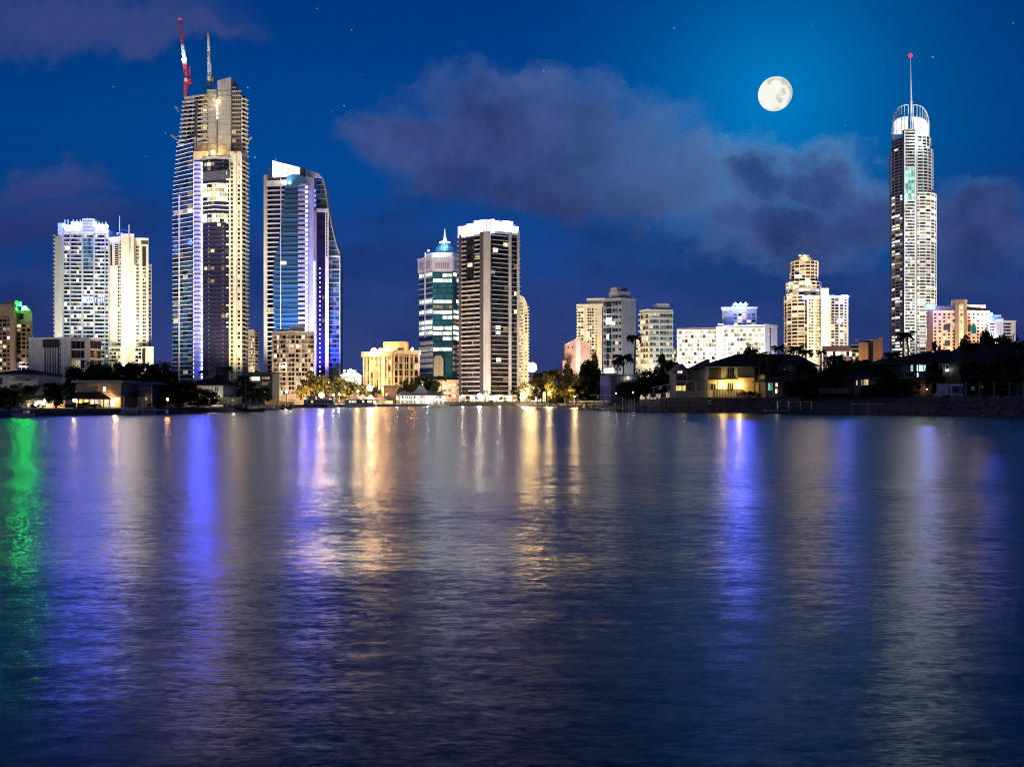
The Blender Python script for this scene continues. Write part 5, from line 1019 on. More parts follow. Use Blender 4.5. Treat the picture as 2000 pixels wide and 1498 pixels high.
DK, GR, OL = 'leaf_dark', 'leaf_green', 'leaf_olive'
for a in ((8, 757, 54, 192, DK, 'dark bushy tree at the far left, below the white hipped-roof house', 'round'), (52, 752, 58, 196, DK, 'broad dark tree over the lit garage by the left bank'), (110, 751, 48, 190, DK, 'round dark tree just left of the lit veranda house', 'round'),
          (84, 741, 34, 245, DK, 'dark tree in front of the black fin recess of the low white block'), (148, 718, 46, 262, DK, 'dark tree covering the right foot of the low white block', 'loose'), (186, 709, 52, 275, DK, 'tall dark tree behind the flat white upper storey', 'round'), (226, 712, 56, 282, DK, 'dark tree below the cream tower with light strips', 'round'),
          (266, 711, 60, 285, DK, 'wide dark tree below the right edge of the cream tower', 'round'), (304, 709, 56, 280, DK, 'dark rounded tree standing against the sky left of the tallest tower', 'round'), (330, 724, 40, 265, DK, 'dark tree at the left foot of the tallest tower', 'loose'), (285, 735, 50, 240, DK, 'dark tree behind the small grey house'),
          (322, 752, 40, 214, 'leaf_red', 'dark red flowering tree left of the channel marker lamp', 'round'), (352, 744, 62, 214, 'leaf_red', 'broad dark red flowering tree behind the channel marker', 'round'), (388, 758, 52, 217, DK, 'dark tree in front of the dark hipped roof', 'round'), (412, 766, 30, 222, DK, 'small dark tree left of the terrace umbrellas'),
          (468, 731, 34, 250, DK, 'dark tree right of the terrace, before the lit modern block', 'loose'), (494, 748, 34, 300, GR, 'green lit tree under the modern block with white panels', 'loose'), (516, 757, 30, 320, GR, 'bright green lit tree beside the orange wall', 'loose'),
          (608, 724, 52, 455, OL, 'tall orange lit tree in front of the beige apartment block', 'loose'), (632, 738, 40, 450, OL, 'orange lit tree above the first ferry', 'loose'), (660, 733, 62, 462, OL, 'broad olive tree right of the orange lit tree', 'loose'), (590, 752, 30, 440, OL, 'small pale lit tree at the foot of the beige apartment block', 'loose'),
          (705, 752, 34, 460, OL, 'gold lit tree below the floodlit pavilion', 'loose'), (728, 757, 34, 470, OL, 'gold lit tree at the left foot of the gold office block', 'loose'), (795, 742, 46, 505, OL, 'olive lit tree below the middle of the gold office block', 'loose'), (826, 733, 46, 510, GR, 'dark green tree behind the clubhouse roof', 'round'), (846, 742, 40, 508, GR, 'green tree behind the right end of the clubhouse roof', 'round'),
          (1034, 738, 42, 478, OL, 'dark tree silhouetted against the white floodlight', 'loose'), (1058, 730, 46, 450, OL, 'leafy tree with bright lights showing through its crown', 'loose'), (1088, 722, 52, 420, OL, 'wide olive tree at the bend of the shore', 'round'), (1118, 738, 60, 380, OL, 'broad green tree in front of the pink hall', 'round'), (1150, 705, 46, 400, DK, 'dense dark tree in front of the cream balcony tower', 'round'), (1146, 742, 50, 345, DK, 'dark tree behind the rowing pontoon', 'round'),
          (1262, 723, 44, 290, DK, 'dark tree right of the tall thin palm', 'round'), (1292, 692, 34, 300, DK, 'upright dark tree in front of the sage block', 'tall'), (1312, 706, 34, 290, DK, 'dark tree left of the grey gabled house', 'round'), (1232, 744, 60, 275, DK, 'low wide dark tree behind the row of mooring piles', 'round'), (1284, 736, 60, 262, DK, 'big dark tree behind the white awning', 'round'), (1196, 748, 50, 300, DK, 'dark tree at the purple lit shed', 'round'),
          (1462, 676, 20, 262, DK, 'small dark tree top showing over the roof ridge of the cream house', 'loose'), (1640, 706, 50, 236, DK, 'dark tree right of the cream house roof', 'round'), (1690, 708, 60, 240, DK, 'dark tree below the civic building', 'round'), (1736, 698, 50, 250, DK, 'dark tree left of the teal windowed house', 'round'), (1600, 736, 60, 214, DK, 'dark garden tree in front of the brick house', 'round'), (1560, 742, 60, 212, DK, 'dark garden tree beside the teal lit window', 'round'),
          (1752, 752, 56, 196, DK, 'dark garden tree below the house with the warm window', 'round'), (1710, 752, 50, 202, DK, 'dark garden shrub tree right of the warm window', 'round'), (1830, 672, 20, 250, DK, 'small leafy tree top beside the chimney', 'loose'), (1893, 652, 40, 260, DK, 'dark tree in front of the right half of the pink hotel', 'loose'), (1926, 648, 34, 265, DK, 'dark tree in front of the small blue-white block', 'loose'), (1965, 660, 60, 270, DK, 'wide dark tree at the far right behind the roof', 'round')):
    tree(*a)
for a in ((1109, 704, 28, 470, OL, 'thin layered pine in front of the pink hall', 'tall'), (1161, 690, 26, 480, OL, 'thin layered pine in front of the cream balcony tower', 'tall'), (1137, 710, 18, 460, OL, 'small layered pine between the pink hall and the dense dark tree', 'tall')): tree(*a, name='pine_tree')
for k, (px, y, w, Y) in enumerate(((20, 783, 40, 172), (70, 790, 30, 176), (150, 787, 34, 186), (172, 786, 30, 186), (185, 789, 24, 186), (385, 786, 40, 219), (345, 780, 60, 212), (305, 788, 30, 205), (1470, 765, 30, 216), (1550, 772, 40, 212), (1590, 770, 44, 211), (1640, 768, 40, 205), (1690, 770, 40, 200), (1735, 776, 40, 196), (1780, 778, 40, 190))):
    where = ['at the left edge', 'right of the lit garage', 'below the left veranda lamp', 'before the veranda glazing', 'under the veranda roof', 'below the dark hipped roof', 'beside the channel marker', 'left of the channel marker', 'by the yellow lit patio', 'right of the house number wall', 'under the teal window', 'before the brick house', 'below the warm window', 'right of the warm window', 'left of the tilted banner'][k]
    tree(px, y, w, Y, DK, 'low dark garden shrub ' + where, 'bush', 'garden shrubs along the bank', 'shrub')
for a in ((397, 722, 22, 250, 'palm in front of the blue light strip of the tallest tower'), (444, 713, 24, 246, 'palm in front of the cream edge of the tallest tower'), (428, 730, 22, 240, 'palm left of the terrace umbrellas'), (480, 732, 24, 240, 'palm at the right end of the terrace'), (255, 742, 30, 236, 'palm right of the lit veranda house'), (262, 762, 24, 196, 'short palm between veranda house and grey house'), (95, 745, 30, 236, 'palm in front of the black fin recess'),
          (506, 764, 22, 318, 'short lit palm left of the orange wall'), (497, 768, 20, 312, 'short lit palm nearest the dark boat'), (715, 750, 18, 455, 'lit palm right of the floodlit pavilion'), (862, 732, 22, 505, 'tall palm right of the clubhouse'), (908, 758, 13, 500, 'short palm at the left foot of the dark glazed tower'), (914, 756, 12, 498, 'short palm right of the leftmost foot palm of the dark tower'), (948, 762, 12, 500, 'short palm before the white pier of the dark tower'), (959, 768, 9, 498, 'smallest palm on the promenade'),
          (969, 752, 15, 500, 'palm with a full head before the dark tower lobby'), (1001, 760, 14, 498, 'palm at the right foot of the dark tower'), (1050, 726, 26, 440, 'palm head rising over the lit trees at the bend'), (1070, 722, 26, 420, 'palm right of the lit trees at the bend'),
          (1218, 688, 42, 300, 'big drooping palm in front of the grey slab tower'), (1206, 700, 28, 296, 'smaller palm left of the big drooping palm'), (1520, 672, 30, 250, 'palm over the roof of the cream house, left one'), (1556, 672, 38, 244, 'dark palm in front of the domed tower'), (1484, 684, 44, 222, 'drooping palm in front of the cream house wall'), (1500, 690, 34, 226, 'palm right of the drooping palm by the cream house'),
          (1622, 694, 26, 240, 'palm left of the civic building'), (1656, 700, 30, 238, 'palm before the glass corner of the civic building'), (1684, 700, 30, 240, 'palm before the orange block of the civic building'), (1708, 702, 28, 240, 'palm under the slanted fin wall'), (1604, 682, 22, 246, 'small palm below the white pier of the domed tower')):
    palm(*a)
palm(1238, 650, 36, 290, 'tall thin palm in front of the grey slab tower', 14, lean=.03, wind=-.7)
palm(1776, 644, 44, 232, 'wind-blown palm in front of the very tall spire tower', 16, lean=-.03, wind=-.9)

# ------------------------------------------------------------------ houses
def house(name, label, p0, p1, yeave, yridge, Y, wallm, roofm, kind='hip', depth=10, over=.7, zb=None, dY=0, r0=None, r1=None, cat='house', group='houses on the far shore'):
    zb = ground_z((p0 + p1) / 2, Y) - .1 if zb is None else zb
    t = Thing(name, label, cat, (X((p0 + p1) / 2, Y), Y, zb), group)
    a, b = P2(p0, Y), P2(p1, Y + dY); fc = Facade(t, a, b); n = fc.n; ze, zr = Z(yeave, Y), Z(yridge, Y)
    c_, d_ = b - n * depth, a - n * depth
    t.mesh('wall', MB().prism([tuple(a), tuple(b), tuple(c_), tuple(d_)], zb, ze), wallm)
    oa = [a + n * over - fc.d * over, b + n * over + fc.d * over, c_ - n * over + fc.d * over, d_ - n * over - fc.d * over]
    mb = MB(); L = fc.L; rr0 = min(depth / 2, L * .45) if r0 is None else fc.u(r0); rr1 = L - min(depth / 2, L * .45) if r1 is None else fc.u(r1)
    mid = lambda u: a + fc.d * u - n * depth / 2
    if kind == 'hip':
        R0, R1 = mid(rr0), mid(rr1)
        v_ = [(*p, ze) for p in oa] + [(*R0, zr), (*R1, zr)] + [(*p, ze - .22) for p in oa]
        mb.add(v_, [(0, 1, 5, 4), (1, 2, 5), (2, 3, 4, 5), (3, 0, 4), (6, 7, 1, 0), (7, 8, 2, 1), (8, 9, 3, 2), (9, 6, 0, 3), (9, 8, 7, 6)])
        rb = MB(); rb.bar((*R0, zr + .05), (*R1, zr + .05), .22)
        for i, q in enumerate((R0, R1, R1, R0)): rb.bar((*oa[i], ze + .05), (*q, zr + .05), .2)
    elif kind == 'gable':                            # gable end towards the water
        m0, m1 = (oa[0] + oa[1]) / 2, (oa[2] + oa[3]) / 2
        v_ = [(*p, ze) for p in oa] + [(*m0, zr), (*m1, zr)] + [(*p, ze - .2) for p in oa] + [(*m0, zr - .2), (*m1, zr - .2)]
        mb.add(v_, [(0, 4, 5, 3), (1, 2, 5, 4), (6, 9, 11, 10), (7, 10, 11, 8), (0, 6, 10, 4), (4, 10, 7, 1), (0, 3, 9, 6), (1, 7, 8, 2)])
        g0, g1 = (a + b) / 2, (c_ + d_) / 2; t.mesh('gable_wall', MB().add([(*a, ze - .01), (*b, ze - .01), (*g0, zr - .25)], [(0, 1, 2)]), wallm); t.mesh('gable_wall', MB().add([(*d_, ze - .01), (*c_, ze - .01), (*g1, zr - .25)], [(2, 1, 0)]), wallm)
        rb = MB(); rb.bar((*m0, zr + .05), (*m1, zr + .05), .2)
    else:                                            # flat
        mb.prism([tuple(p) for p in oa], ze - .02, ze + .35); rb = MB().prism([tuple(p) for p in oa], ze + .35, ze + .45)
    ro = t.mesh('roof', mb, roofm); rb.obj('ridge_cap', roofm, ro, off=t.loc)
    gt = MB(); gt.bar((*(oa[0] + n * .08), ze - .1), (*(oa[1] + n * .08), ze - .1), .18)
    if kind != 'gable': gt.obj('gutter', 'house_grey', ro, off=t.loc)
    return t, fc
def hwin(fc, p0, p1, y0, y1, mat, bars=1, frame='house_white', depth=.12):
    """a window with frame, glazing bars and sill; the pane and sill belong to the frame"""
    u0, u1, z0, z1 = fc.u(p0), fc.u(p1), fc.z(y1), fc.z(y0); mb = MB(); w = .09
    def bx_(ua, ub, za, zb_, o0, o1, q):
        c = fc.a + fc.d * ((ua + ub) / 2) + fc.n * ((o0 + o1) / 2); q.box((c.x, c.y, (za + zb_) / 2), (ub - ua, o1 - o0, zb_ - za), fc.rz)
    for k in range(bars + 1): u = u0 + (u1 - u0) * k / bars; bx_(u - w / 2, u + w / 2, z0 + w, z1, -.02, depth, mb)
    bx_(u0 - w / 2, u1 + w / 2, z1, z1 + w, -.02, depth, mb); bx_(u0 - w / 2, u1 + w / 2, z0, z0 + w, -.02, depth + .06, mb)
    fr = fc.t.mesh('window', mb, frame); p_ = MB(); bx_(u0, u1, z0 + .02, z1 - .02, -.05, .04, p_); p_.obj('pane', mat, fr, off=fc.t.loc)
    return fr
def point(t, pos, col, E, d=3, rad=.25): t.light(pos, Vector(pos) + Vector((0, d, 0)), col, E, 'POINT', rad=rad)

# left shore
t, fc = house('house', 'white house with a dark hipped roof at the far left', -14, 74, 731, 721, 232, 'house_white', 'roof_dark', depth=11)
for a, b, y0, y1 in ((0, 5, 737, 752), (18, 21, 734, 736), (26, 29, 734, 736), (38, 46, 748, 752)): hwin(fc, a, b, y0, y1, 'glass_blue')
fc.boxp('awning', 30, 58, 740, 743, -.1, 2.0, 'roof_grey'); fc.boxp('downpipe', 13, 13.8, 733, 757, 0, .15, 'house_white'); fc.boxp('chimney', 54, 57, 727, 733, -3, -2, 'house_white'); point(t, fc.pt(fc.u(30), fc.z(752), 6), (1, .9, .75), .5, 6); t.finish()
t, fc = house('garage', 'low lit garage on the left bank with a bright lamp', 44, 104, 781, 777, 196, 'house_apricot', 'roof_dark', 'flat', depth=5, cat='garage')
hwin(fc, 79, 87, 782, 795, 'lit_warm', 2); hwin(fc, 52, 60, 783, 795, 'lit_gold', 1); fc.boxp('door', 62, 68, 783, 797, -.05, .08, 'timber')
ball(t, 'wall_lamp', fc.pt(fc.u(76), fc.z(790), 1.2), .28, 'lamp_white'); ball(t, 'globe_lamp', fc.pt(fc.u(95), fc.z(782), 1.4), .3, 'lamp_white'); fc.boxp('lamp_post', 94.7, 95.3, 783, 797, 1.3, 1.5, 'metal_dark'); point(t, fc.pt(fc.u(76), fc.z(788), 2.2), (1, .85, .6), 2.2, 2.2); t.finish()
t, fc = house('house', 'white flat-topped house with a brown veranda roof and glowing glazing', 148, 236, 747, 744, 202, 'house_apricot', 'house_white', 'flat', depth=9)
hwin(fc, 201, 207, 755, 765, 'lit_warm'); fc.boxp('vent', 183, 192, 756, 758, 0, .06, 'house_dark')
v0, v1 = fc.u(149), fc.u(228); mb = MB(); za, zb_ = fc.z(778.5), fc.z(765.5)
q = [fc.pt(v0 - .3, za, 3.6), fc.pt(v1 + .3, za, 3.6), fc.pt(v1 - 3.5, zb_, .1), fc.pt(v0 + .1, zb_, .1)]; mb.add(q + [p - Vector((0, 0, .18)) for p in q], [(0, 1, 2, 3), (7, 6, 5, 4), (0, 4, 5, 1), (1, 5, 6, 2), (3, 7, 4, 0)])
t.mesh('veranda_roof', mb, 'roof_brown')
for k, px in enumerate((166, 174.5, 196, 214, 226)): fc.boxp('veranda_post', px, px + 1.2, 778, 797, 3.0, 3.25, 'timber')
for k, (a, b, m_) in enumerate(((167, 173, 'lit_gold'), (176, 184, 'lit_warm'), (184.5, 195, 'lit_white'), (198, 205, 'lit_gold'), (205.5, 213, 'lit_white'), (215.5, 225, 'lit_white'))): hwin(fc, a, b, 779, 795, m_, 2)
for px, y in ((152.5, 781.5), (232.5, 780.5)):
    ball(t, 'wall_lamp', fc.pt(fc.u(px), fc.z(y), 1.6), .38, 'lamp_gold'); point(t, fc.pt(fc.u(px), fc.z(y - 1), 2.4), (1, .66, .32), 3.2, 2.6)
point(t, fc.pt(fc.u(200), fc.z(783), 2.2), (1, .75, .4), 1.2, 2.5)
mb = MB(); mb.prism([tuple(fc.pt(fc.u(228), 0, 2))[:2], tuple(fc.pt(fc.u(250), 0, 2))[:2], tuple(fc.pt(fc.u(250), 0, -4))[:2], tuple(fc.pt(fc.u(228), 0, -4))[:2]], fc.z(776), fc.z(773.5)); t.mesh('pergola_roof', mb, 'timber')
for px in (240, 248): fc.boxp('veranda_post', px, px + 1, 776, 797, 1.5, 1.75, 'timber_pale')
t.finish()
t, fc = house('house', 'small grey two-storey house right of the veranda house', 268, 299, 750, 745, 208, 'house_grey', 'roof_grey', depth=8)
hwin(fc, 272, 279, 754, 762, 'glass_blue', 2); hwin(fc, 284, 290, 768, 782, 'glass_pale', 2); fc.boxp('column', 297, 299, 752, 792, .3, .6, 'house_white'); t.finish()
t, fc = house('house', 'house with a long dark hipped roof below the tallest tower', 352, 436, 752, 737, 238, 'house_white', 'roof_dark', depth=12, r0=404, r1=409)
hwin(fc, 420, 426, 756, 765, 'glass_dark', 2); fc.boxp('gable_panel', 375, 394, 753, 764, .0, .3, 'house_apricot'); point(t, fc.pt(fc.u(384), fc.z(768), 3), (1, .72, .45), .9, 3); fc.boxp('downpipe', 413, 414, 753, 775, 0, .2, 'house_white')
ball(t, 'wall_lamp', fc.pt(fc.u(420), fc.z(779), 4), .35, 'lamp_white'); ball(t, 'wall_lamp', fc.pt(fc.u(428), fc.z(778), 4), .25, 'lamp_white'); t.finish()
t = Thing('terrace', 'pale waterside terrace with umbrellas left of the modern block', 'terrace', (X(455, 232), 232, 1.2), None); fc = Facade(t, P2(434, 230), P2(487, 236))
fc.boxp('deck', 430, 488, 787.5, 790, -4, .8, 'timber_pale'); fc.boxp('back_wall', 440, 484, 776, 788, -3.2, -3, 'house_cream')
for k in range(9): fc.boxp('railing_post', 431 + k * 6.6, 431.6 + k * 6.6, 781, 788, .6, .7, 'metal_dark')
fc.boxp('railing', 431, 486, 780.6, 781.4, .58, .72, 'metal_dark'); fc.boxp('end_post', 485, 487, 779, 790, .3, .8, 'house_white')
for k in range(5): fc.boxp('pile', 436 + k * 11, 437.4 + k * 11, 789, 802, .2, .5, 'timber'); 
point(t, fc.pt(fc.u(452), fc.z(779), 1), (1, .85, .6), 1.2, 3); t.finish()
def umbrella(px, y, w, Y, label, mat='canvas', zb=None):
    z0 = ground_z(px, Y) if zb is None else zb; t = Thing('umbrella', label, 'umbrella', (X(px, Y), Y, z0), 'umbrellas by the water'); r = w / 2 * Y / F; z = Z(y, Y); mb = MB(); n = 8
    v_ = [(0, 0, z - z0)] + [(r * math.cos(2 * math.pi * k / n), r * math.sin(2 * math.pi * k / n), z - z0 - r * .42) for k in range(n)] + [(0, 0, z - z0 - .06)] + [(r * .98 * math.cos(2 * math.pi * k / n), r * .98 * math.sin(2 * math.pi * k / n), z - z0 - r * .42 - .06) for k in range(n)]
    mb.add(v_, [(0, 1 + k, 1 + (k + 1) % n) for k in range(n)] + [(n + 1, n + 2 + (k + 1) % n, n + 2 + k) for k in range(n)] + [(1 + k, n + 2 + k, n + 2 + (k + 1) % n, 1 + (k + 1) % n) for k in range(n)]); mb.obj('canopy', mat, t.o)
    mb = MB(); mb.bar((0, 0, -.05), (0, 0, z - z0), .1, n=6); mb.obj('pole', 'metal_dark', t.o)
umbrella(441, 770, 14, 233, 'dark terrace umbrella above the wall lamp', 'house_dark'); umbrella(452, 771, 16, 234, 'terrace umbrella right of the dark one', 'house_dark'); umbrella(472, 773, 12, 236, 'small terrace umbrella by the end post', 'timber_pale')
t, fc = house('building', 'modern dark block with two glowing white panels', 480, 532, 729, 727, 340, 'house_dark', 'timber', 'flat', depth=10, over=1.5, cat='building')
fc.boxp('lit_panel', 485.5, 508, 736, 743.5, .1, .5, 'lit_white'); fc.boxp('lit_panel', 512, 527, 736, 741, .1, .5, 'lit_pink'); hwin(fc, 512, 524, 746, 752, 'lit_dim', 3); fc.boxp('balcony', 483, 530, 744, 746, -.1, 1.6, 'house_brick'); point(t, fc.pt(fc.u(498), fc.z(756), 4), (1, .9, .6), 1.2, 4); t.finish()

# left water edge: jetty, marker, boats
t = Thing('jetty', 'small pontoon with white gate frames below the veranda house', 'jetty', (X(270, 196), 196, 0), None); fc = Facade(t, P2(236, 184), P2(304, 190))
fc.boxp('deck', 236, 304, 805.5, 808, -2.0, .6, 'timber_pale'); fc.boxp('gangway', 262, 330, 800.5, 802, -3, -1.8, 'light_grey')
for px, y0 in ((236.5, 788), (241, 794), (265, 794), (277, 787), (300, 794)): fc.boxp('post', px, px + 1.4, y0, 812, .2, .4, 'house_white')
for k in range(9): fc.boxp('baluster', 239 + k * 3.1, 239.4 + k * 3.1, 797, 806, .3, .4, 'metal_white')
fc.boxp('handrail', 237, 266, 796.5, 797.2, .25, .42, 'metal_white'); fc.boxp('handrail', 268, 302, 798, 798.6, .25, .42, 'metal_white'); t.finish()
t = Thing('channel_marker', 'channel marker post with an orange lamp standing in the water', 'marker', (X(327, 168), 168, -1), None)
mb = MB(); mb.bar((X(327, 168), 168, -1.5), (X(327, 168), 168, Z(781, 168)), .28, .2, n=8); t.mesh('post', mb, 'timber'); mb = MB()
for k in (-1, 1): mb.box((X(327 + k * 1.3, 168), 167.8, Z(804, 168)), (.2, .1, .8))
t.mesh('number_board', mb, 'sign_white'); ball(t, 'lamp', (X(327, 168), 168, Z(780, 168)), .22, 'lamp_orange'); point(t, (X(327, 166.5), 166.5, Z(779, 168)), (1, .45, .15), .5, 2); t.finish()
def skiff(px0, px1, Y, label, mat, canopy=0, rz=0, group='moored boats'):
    L = (px1 - px0) * Y / F; t = Thing('boat', label, 'boat', (X((px0 + px1) / 2, Y), Y, 0), group); B = max(1.2, L * .28); h = .55 + L * .03
    mb = MB(); st = []
    for i in range(9):
        f = i / 8; x = -L / 2 + L * f; w = B / 2 * (1 - max(0, (f - .55) / .45) ** 2 * .97); s = h * (1 + .35 * max(0, f - .5)); st.append([(x, -w, s), (x, -w * .7, -.15), (x, w * .7, -.15), (x, w, s)])
    v_ = [p for q in st for p in q]; f_ = []
    for i in range(8): a = i * 4; f_ += [(a, a + 4, a + 5, a + 1), (a + 1, a + 5, a + 6, a + 2), (a + 2, a + 6, a + 7, a + 3)]
    f_ += [(0, 1, 2, 3), (35, 34, 33, 32)]; mb.add(v_, f_); mb.obj('hull', mat, t.o); mb = MB(); mb.box((-L * .05, 0, h * .75), (L * .75, B * .8, .06)); mb.obj('deck', 'timber_pale', t.o)
    mb = MB(); mb.bar((-L / 2, -B / 2, h + .03), (L * .1, -B / 2, h + .03), .1); mb.bar((-L / 2, B / 2, h + .03), (L * .1, B / 2, h + .03), .1); mb.obj('gunwale', 'boat_white', t.o)
    if canopy:
        mb = MB(); mb.box((-L * .05, 0, h + canopy), (L * .6, B * .95, .12))
        for sx_ in (-1, 1):
            for sy in (-1, 1): mb.bar((-L * .05 + sx_ * L * .26, sy * B * .42, h * .7), (-L * .05 + sx_ * L * .26, sy * B * .42, h + canopy), .08)
        mb.obj('canopy', 'house_dark', t.o); mb = MB(); mb.box((L * .18, 0, h + canopy * .45), (.06, B * .7, canopy * .6)); mb.obj('windscreen', 'glass_grey', t.o)
    else: mb = MB(); mb.box((L * .1, 0, h + .3), (L * .22, B * .6, .6)); mb.obj('console', 'boat_white', t.o)
    t.o.rotation_euler = (0, 0, rz); return t
skiff(12, 45, 160, 'low rowing boat at the left bank, nearer the edge', 'boat_grey', rz=-.12); skiff(26, 68, 156, 'long low punt at the left bank', 'boat_grey', rz=0)
skiff(470, 520, 236, 'dark boat with a long bow at the end of the left shore', 'house_dark', rz=-.25); skiff(516, 542, 262, 'small white dinghy beside the dark post', 'boat_white', rz=.1)
skiff(546, 558, 300, 'left of two small boats with dark canopies', 'house_dark', 1.5, rz=1.2); skiff(560, 572, 300, 'right of two small boats with dark canopies', 'house_dark', 1.5, rz=1.2)
mb = MB(); mb.bar((X(541.5, 270), 270, -1.5), (X(541.5, 270), 270, Z(783, 270)), .34, .3, n=8); o = mb.obj('mooring_pile', 'timber'); tag(o, 'single dark mooring pile left of the canopy boats', 'pile')
def ferry(px0, px1, Y, label, upper, litm):
    L = (px1 - px0) * Y / F; t = Thing('ferry', label, 'ferry', (X((px0 + px1) / 2, Y), Y, 0), 'moored ferries'); B = L * .22; mb = MB()
    hull = [(-L / 2, -B / 2), (L * .36, -B / 2), (L / 2, 0), (L * .36, B / 2), (-L / 2, B / 2)]; mb.prism([(x * .97, y * .9) for x, y in hull], -.3, 1.25, top=hull)
    mb.obj('hull', 'boat_white', t.o); mb = MB(); mb.prism([(x * 1.002, y * 1.01) for x, y in hull], .85, 1.0); mb.obj('rubbing_strake', 'boat_grey', t.o)
    q = [(-L * .44, -B * .42), (L * .20, -B * .42), (L * .30, -B * .2), (L * .30, B * .2), (L * .20, B * .42), (-L * .44, B * .42)]; mb = MB(); mb.prism(q, 1.25, 3.3, top=[(x * .97, y * .96) for x, y in q]); cb = mb.obj('cabin', 'boat_grey', t.o)
    n = 9
    for k in range(n): x = -L * .41 + L * .6 * k / n; pm = pick(litm); [MB().box((x + L * .027, s_ * (B * .42 + .03), 2.45), (L * .048, .08, 1.0)).obj('window', pm, cb) for s_ in (-1, 1)]
    mb = MB(); mb.box((-L * .08, 0, 3.42), (L * .76, B * .9, .16)); mb.obj('deck_roof', 'boat_white', t.o)
    if upper:
        mb = MB(); mb.box((L * .1, 0, 4.1), (L * .18, B * .6, 1.3)); mb.obj('wheelhouse', 'boat_white', t.o); [MB().box((L * .1, s_ * B * .31, 4.3), (L * .15, .08, .5)).obj('wheelhouse_window', 'glass_dark', t.o) for s_ in (-1, 1)]
    mb = MB()
    for k in range(12): x = -L * .44 + L * .5 * k / 11; mb.bar((x, -B * .42, 3.5), (x, -B * .42, 4.4), .06)
    mb.bar((-L * .44, -B * .42, 4.4), (L * .06, -B * .42, 4.4), .07); mb.obj('railing', 'metal_white', t.o); mb = MB(); mb.bar((-L * .2, 0, 3.4), (-L * .2, 0, 6.5), .12, .05); mb.obj('mast', 'metal_white', t.o)
    t.o.rotation_euler = (0, 0, math.pi)
ferry(578, 658, 385, 'left white passenger ferry moored below the orange lit trees', 1, {'glass_grey': 5, 'lit_pink': 2, 'glass_dark': 3}); ferry(658, 735, 400, 'right passenger ferry with glowing windows beside the market tents', 0, {'lit_white': 6, 'lit_warm': 2, 'glass_grey': 2})

# centre promenade
t = Thing('orange_wall', 'low orange lit wall at the end of the left shore', 'wall', (X(530, 330), 330, 1), None); fc = Facade(t, P2(519, 328), P2(575, 345)); fc.boxp('wall_panel', 519, 541, 781, 793, -.4, 0, 'orange_render'); fc.boxp('wall_panel', 542, 575, 784, 793, -.4, 0, 'house_apricot'); fc.boxp('coping', 518, 576, 780, 781.5, -.5, .1, 'house_white')
for px in (512, 556): fc.boxp('lamp_post', px, px + .7, 766, 793, .6, .8, 'metal_dark'); ball(t, 'lamp_globe', fc.pt(fc.u(px), fc.z(765), .7), .4, 'lamp_white'); point(t, fc.pt(fc.u(px), fc.z(767), 2.6), (1, .85, .5), 3, 4)
t.finish()
LM = {'lamp_gold': (1, .68, .28), 'lamp_orange': (1, .5, .15), 'lamp_white': (1, .9, .7), 'lamp_cool': (.85, .93, 1)}
def street_lamp(px, y, Y, label, mat, r, E, light=True):
    z0 = ground_z(px, Y) - .05; t = Thing('street_lamp', label, 'street lamp', (X(px, Y), Y, z0), 'lamps along the shore'); mb = MB(); z = Z(y, Y); mb.bar((X(px, Y), Y + .3, z0), (X(px, Y), Y + .3, z), .22, .14, n=6); mb.bar((X(px, Y), Y + .3, z), (X(px, Y), Y - .3, z + .1), .12, n=5); t.mesh('post', mb, 'metal_dark')
    ball(t, 'lamp_globe', (X(px, Y), Y - .4 - r, z), r * .62, mat)  # strongest lamps have oversized globes that stand in for glare
    if light: point(t, (X(px, Y), Y - 2.4 - r, z + .4), LM[mat], E * 10, 6, .5)
for a in ((630, 772, 430, 'strong gold lamp above the first ferry', 'lamp_gold', 2.0, 9), (653, 771, 436, 'white lamp left of the market tents', 'lamp_white', .6, 3), (663, 770, 438, 'second white lamp left of the market tents', 'lamp_white', .6, 3), (612, 776, 428, 'orange lamp under the orange lit tree', 'lamp_orange', .7, 22), (724, 758, 455, 'strong white-gold lamp left of the gold office block', 'lamp_white', 2.4, 7), (700, 764, 450, 'gold lamp between market tents and office block', 'lamp_gold', .8, 4),
          (776, 778, 478, 'white lamp at the left end of the clubhouse', 'lamp_white', .7, 2), (836, 786, 474, 'dazzling white lamp at the clubhouse landing', 'lamp_cool', .8, 2.4), (904, 774, 488, 'white lamp at the left foot of the dark glazed tower', 'lamp_white', .9, 3), (937, 773, 488, 'big white lamp before the white pier of the dark tower', 'lamp_white', 2.0, 5), (976, 774, 488, 'white lamp before the lobby of the dark tower', 'lamp_white', .9, 3), (1022, 770, 480, 'white lamp under the trees right of the dark tower', 'lamp_white', 2.2, 6),
          (1039, 718, 500, 'blinding gold floodlight on a mast right of the cream tower', 'lamp_gold', 4.2, 9), (1030, 760, 474, 'gold lamp low in the trees at the bend', 'lamp_gold', .9, 4), (1072, 768, 420, 'gold lamp behind the trees at the bend', 'lamp_gold', .6, 4), (1122, 774, 372, 'small warm lamp in front of the broad green tree', 'lamp_gold', .4, 4), (798, 768, 490, 'gold lamp behind the left clubhouse roof', 'lamp_gold', .6, 3), (596, 778, 428, 'small gold lamp at the foot of the beige block', 'lamp_gold', .5, 3)):
    street_lamp(*a)
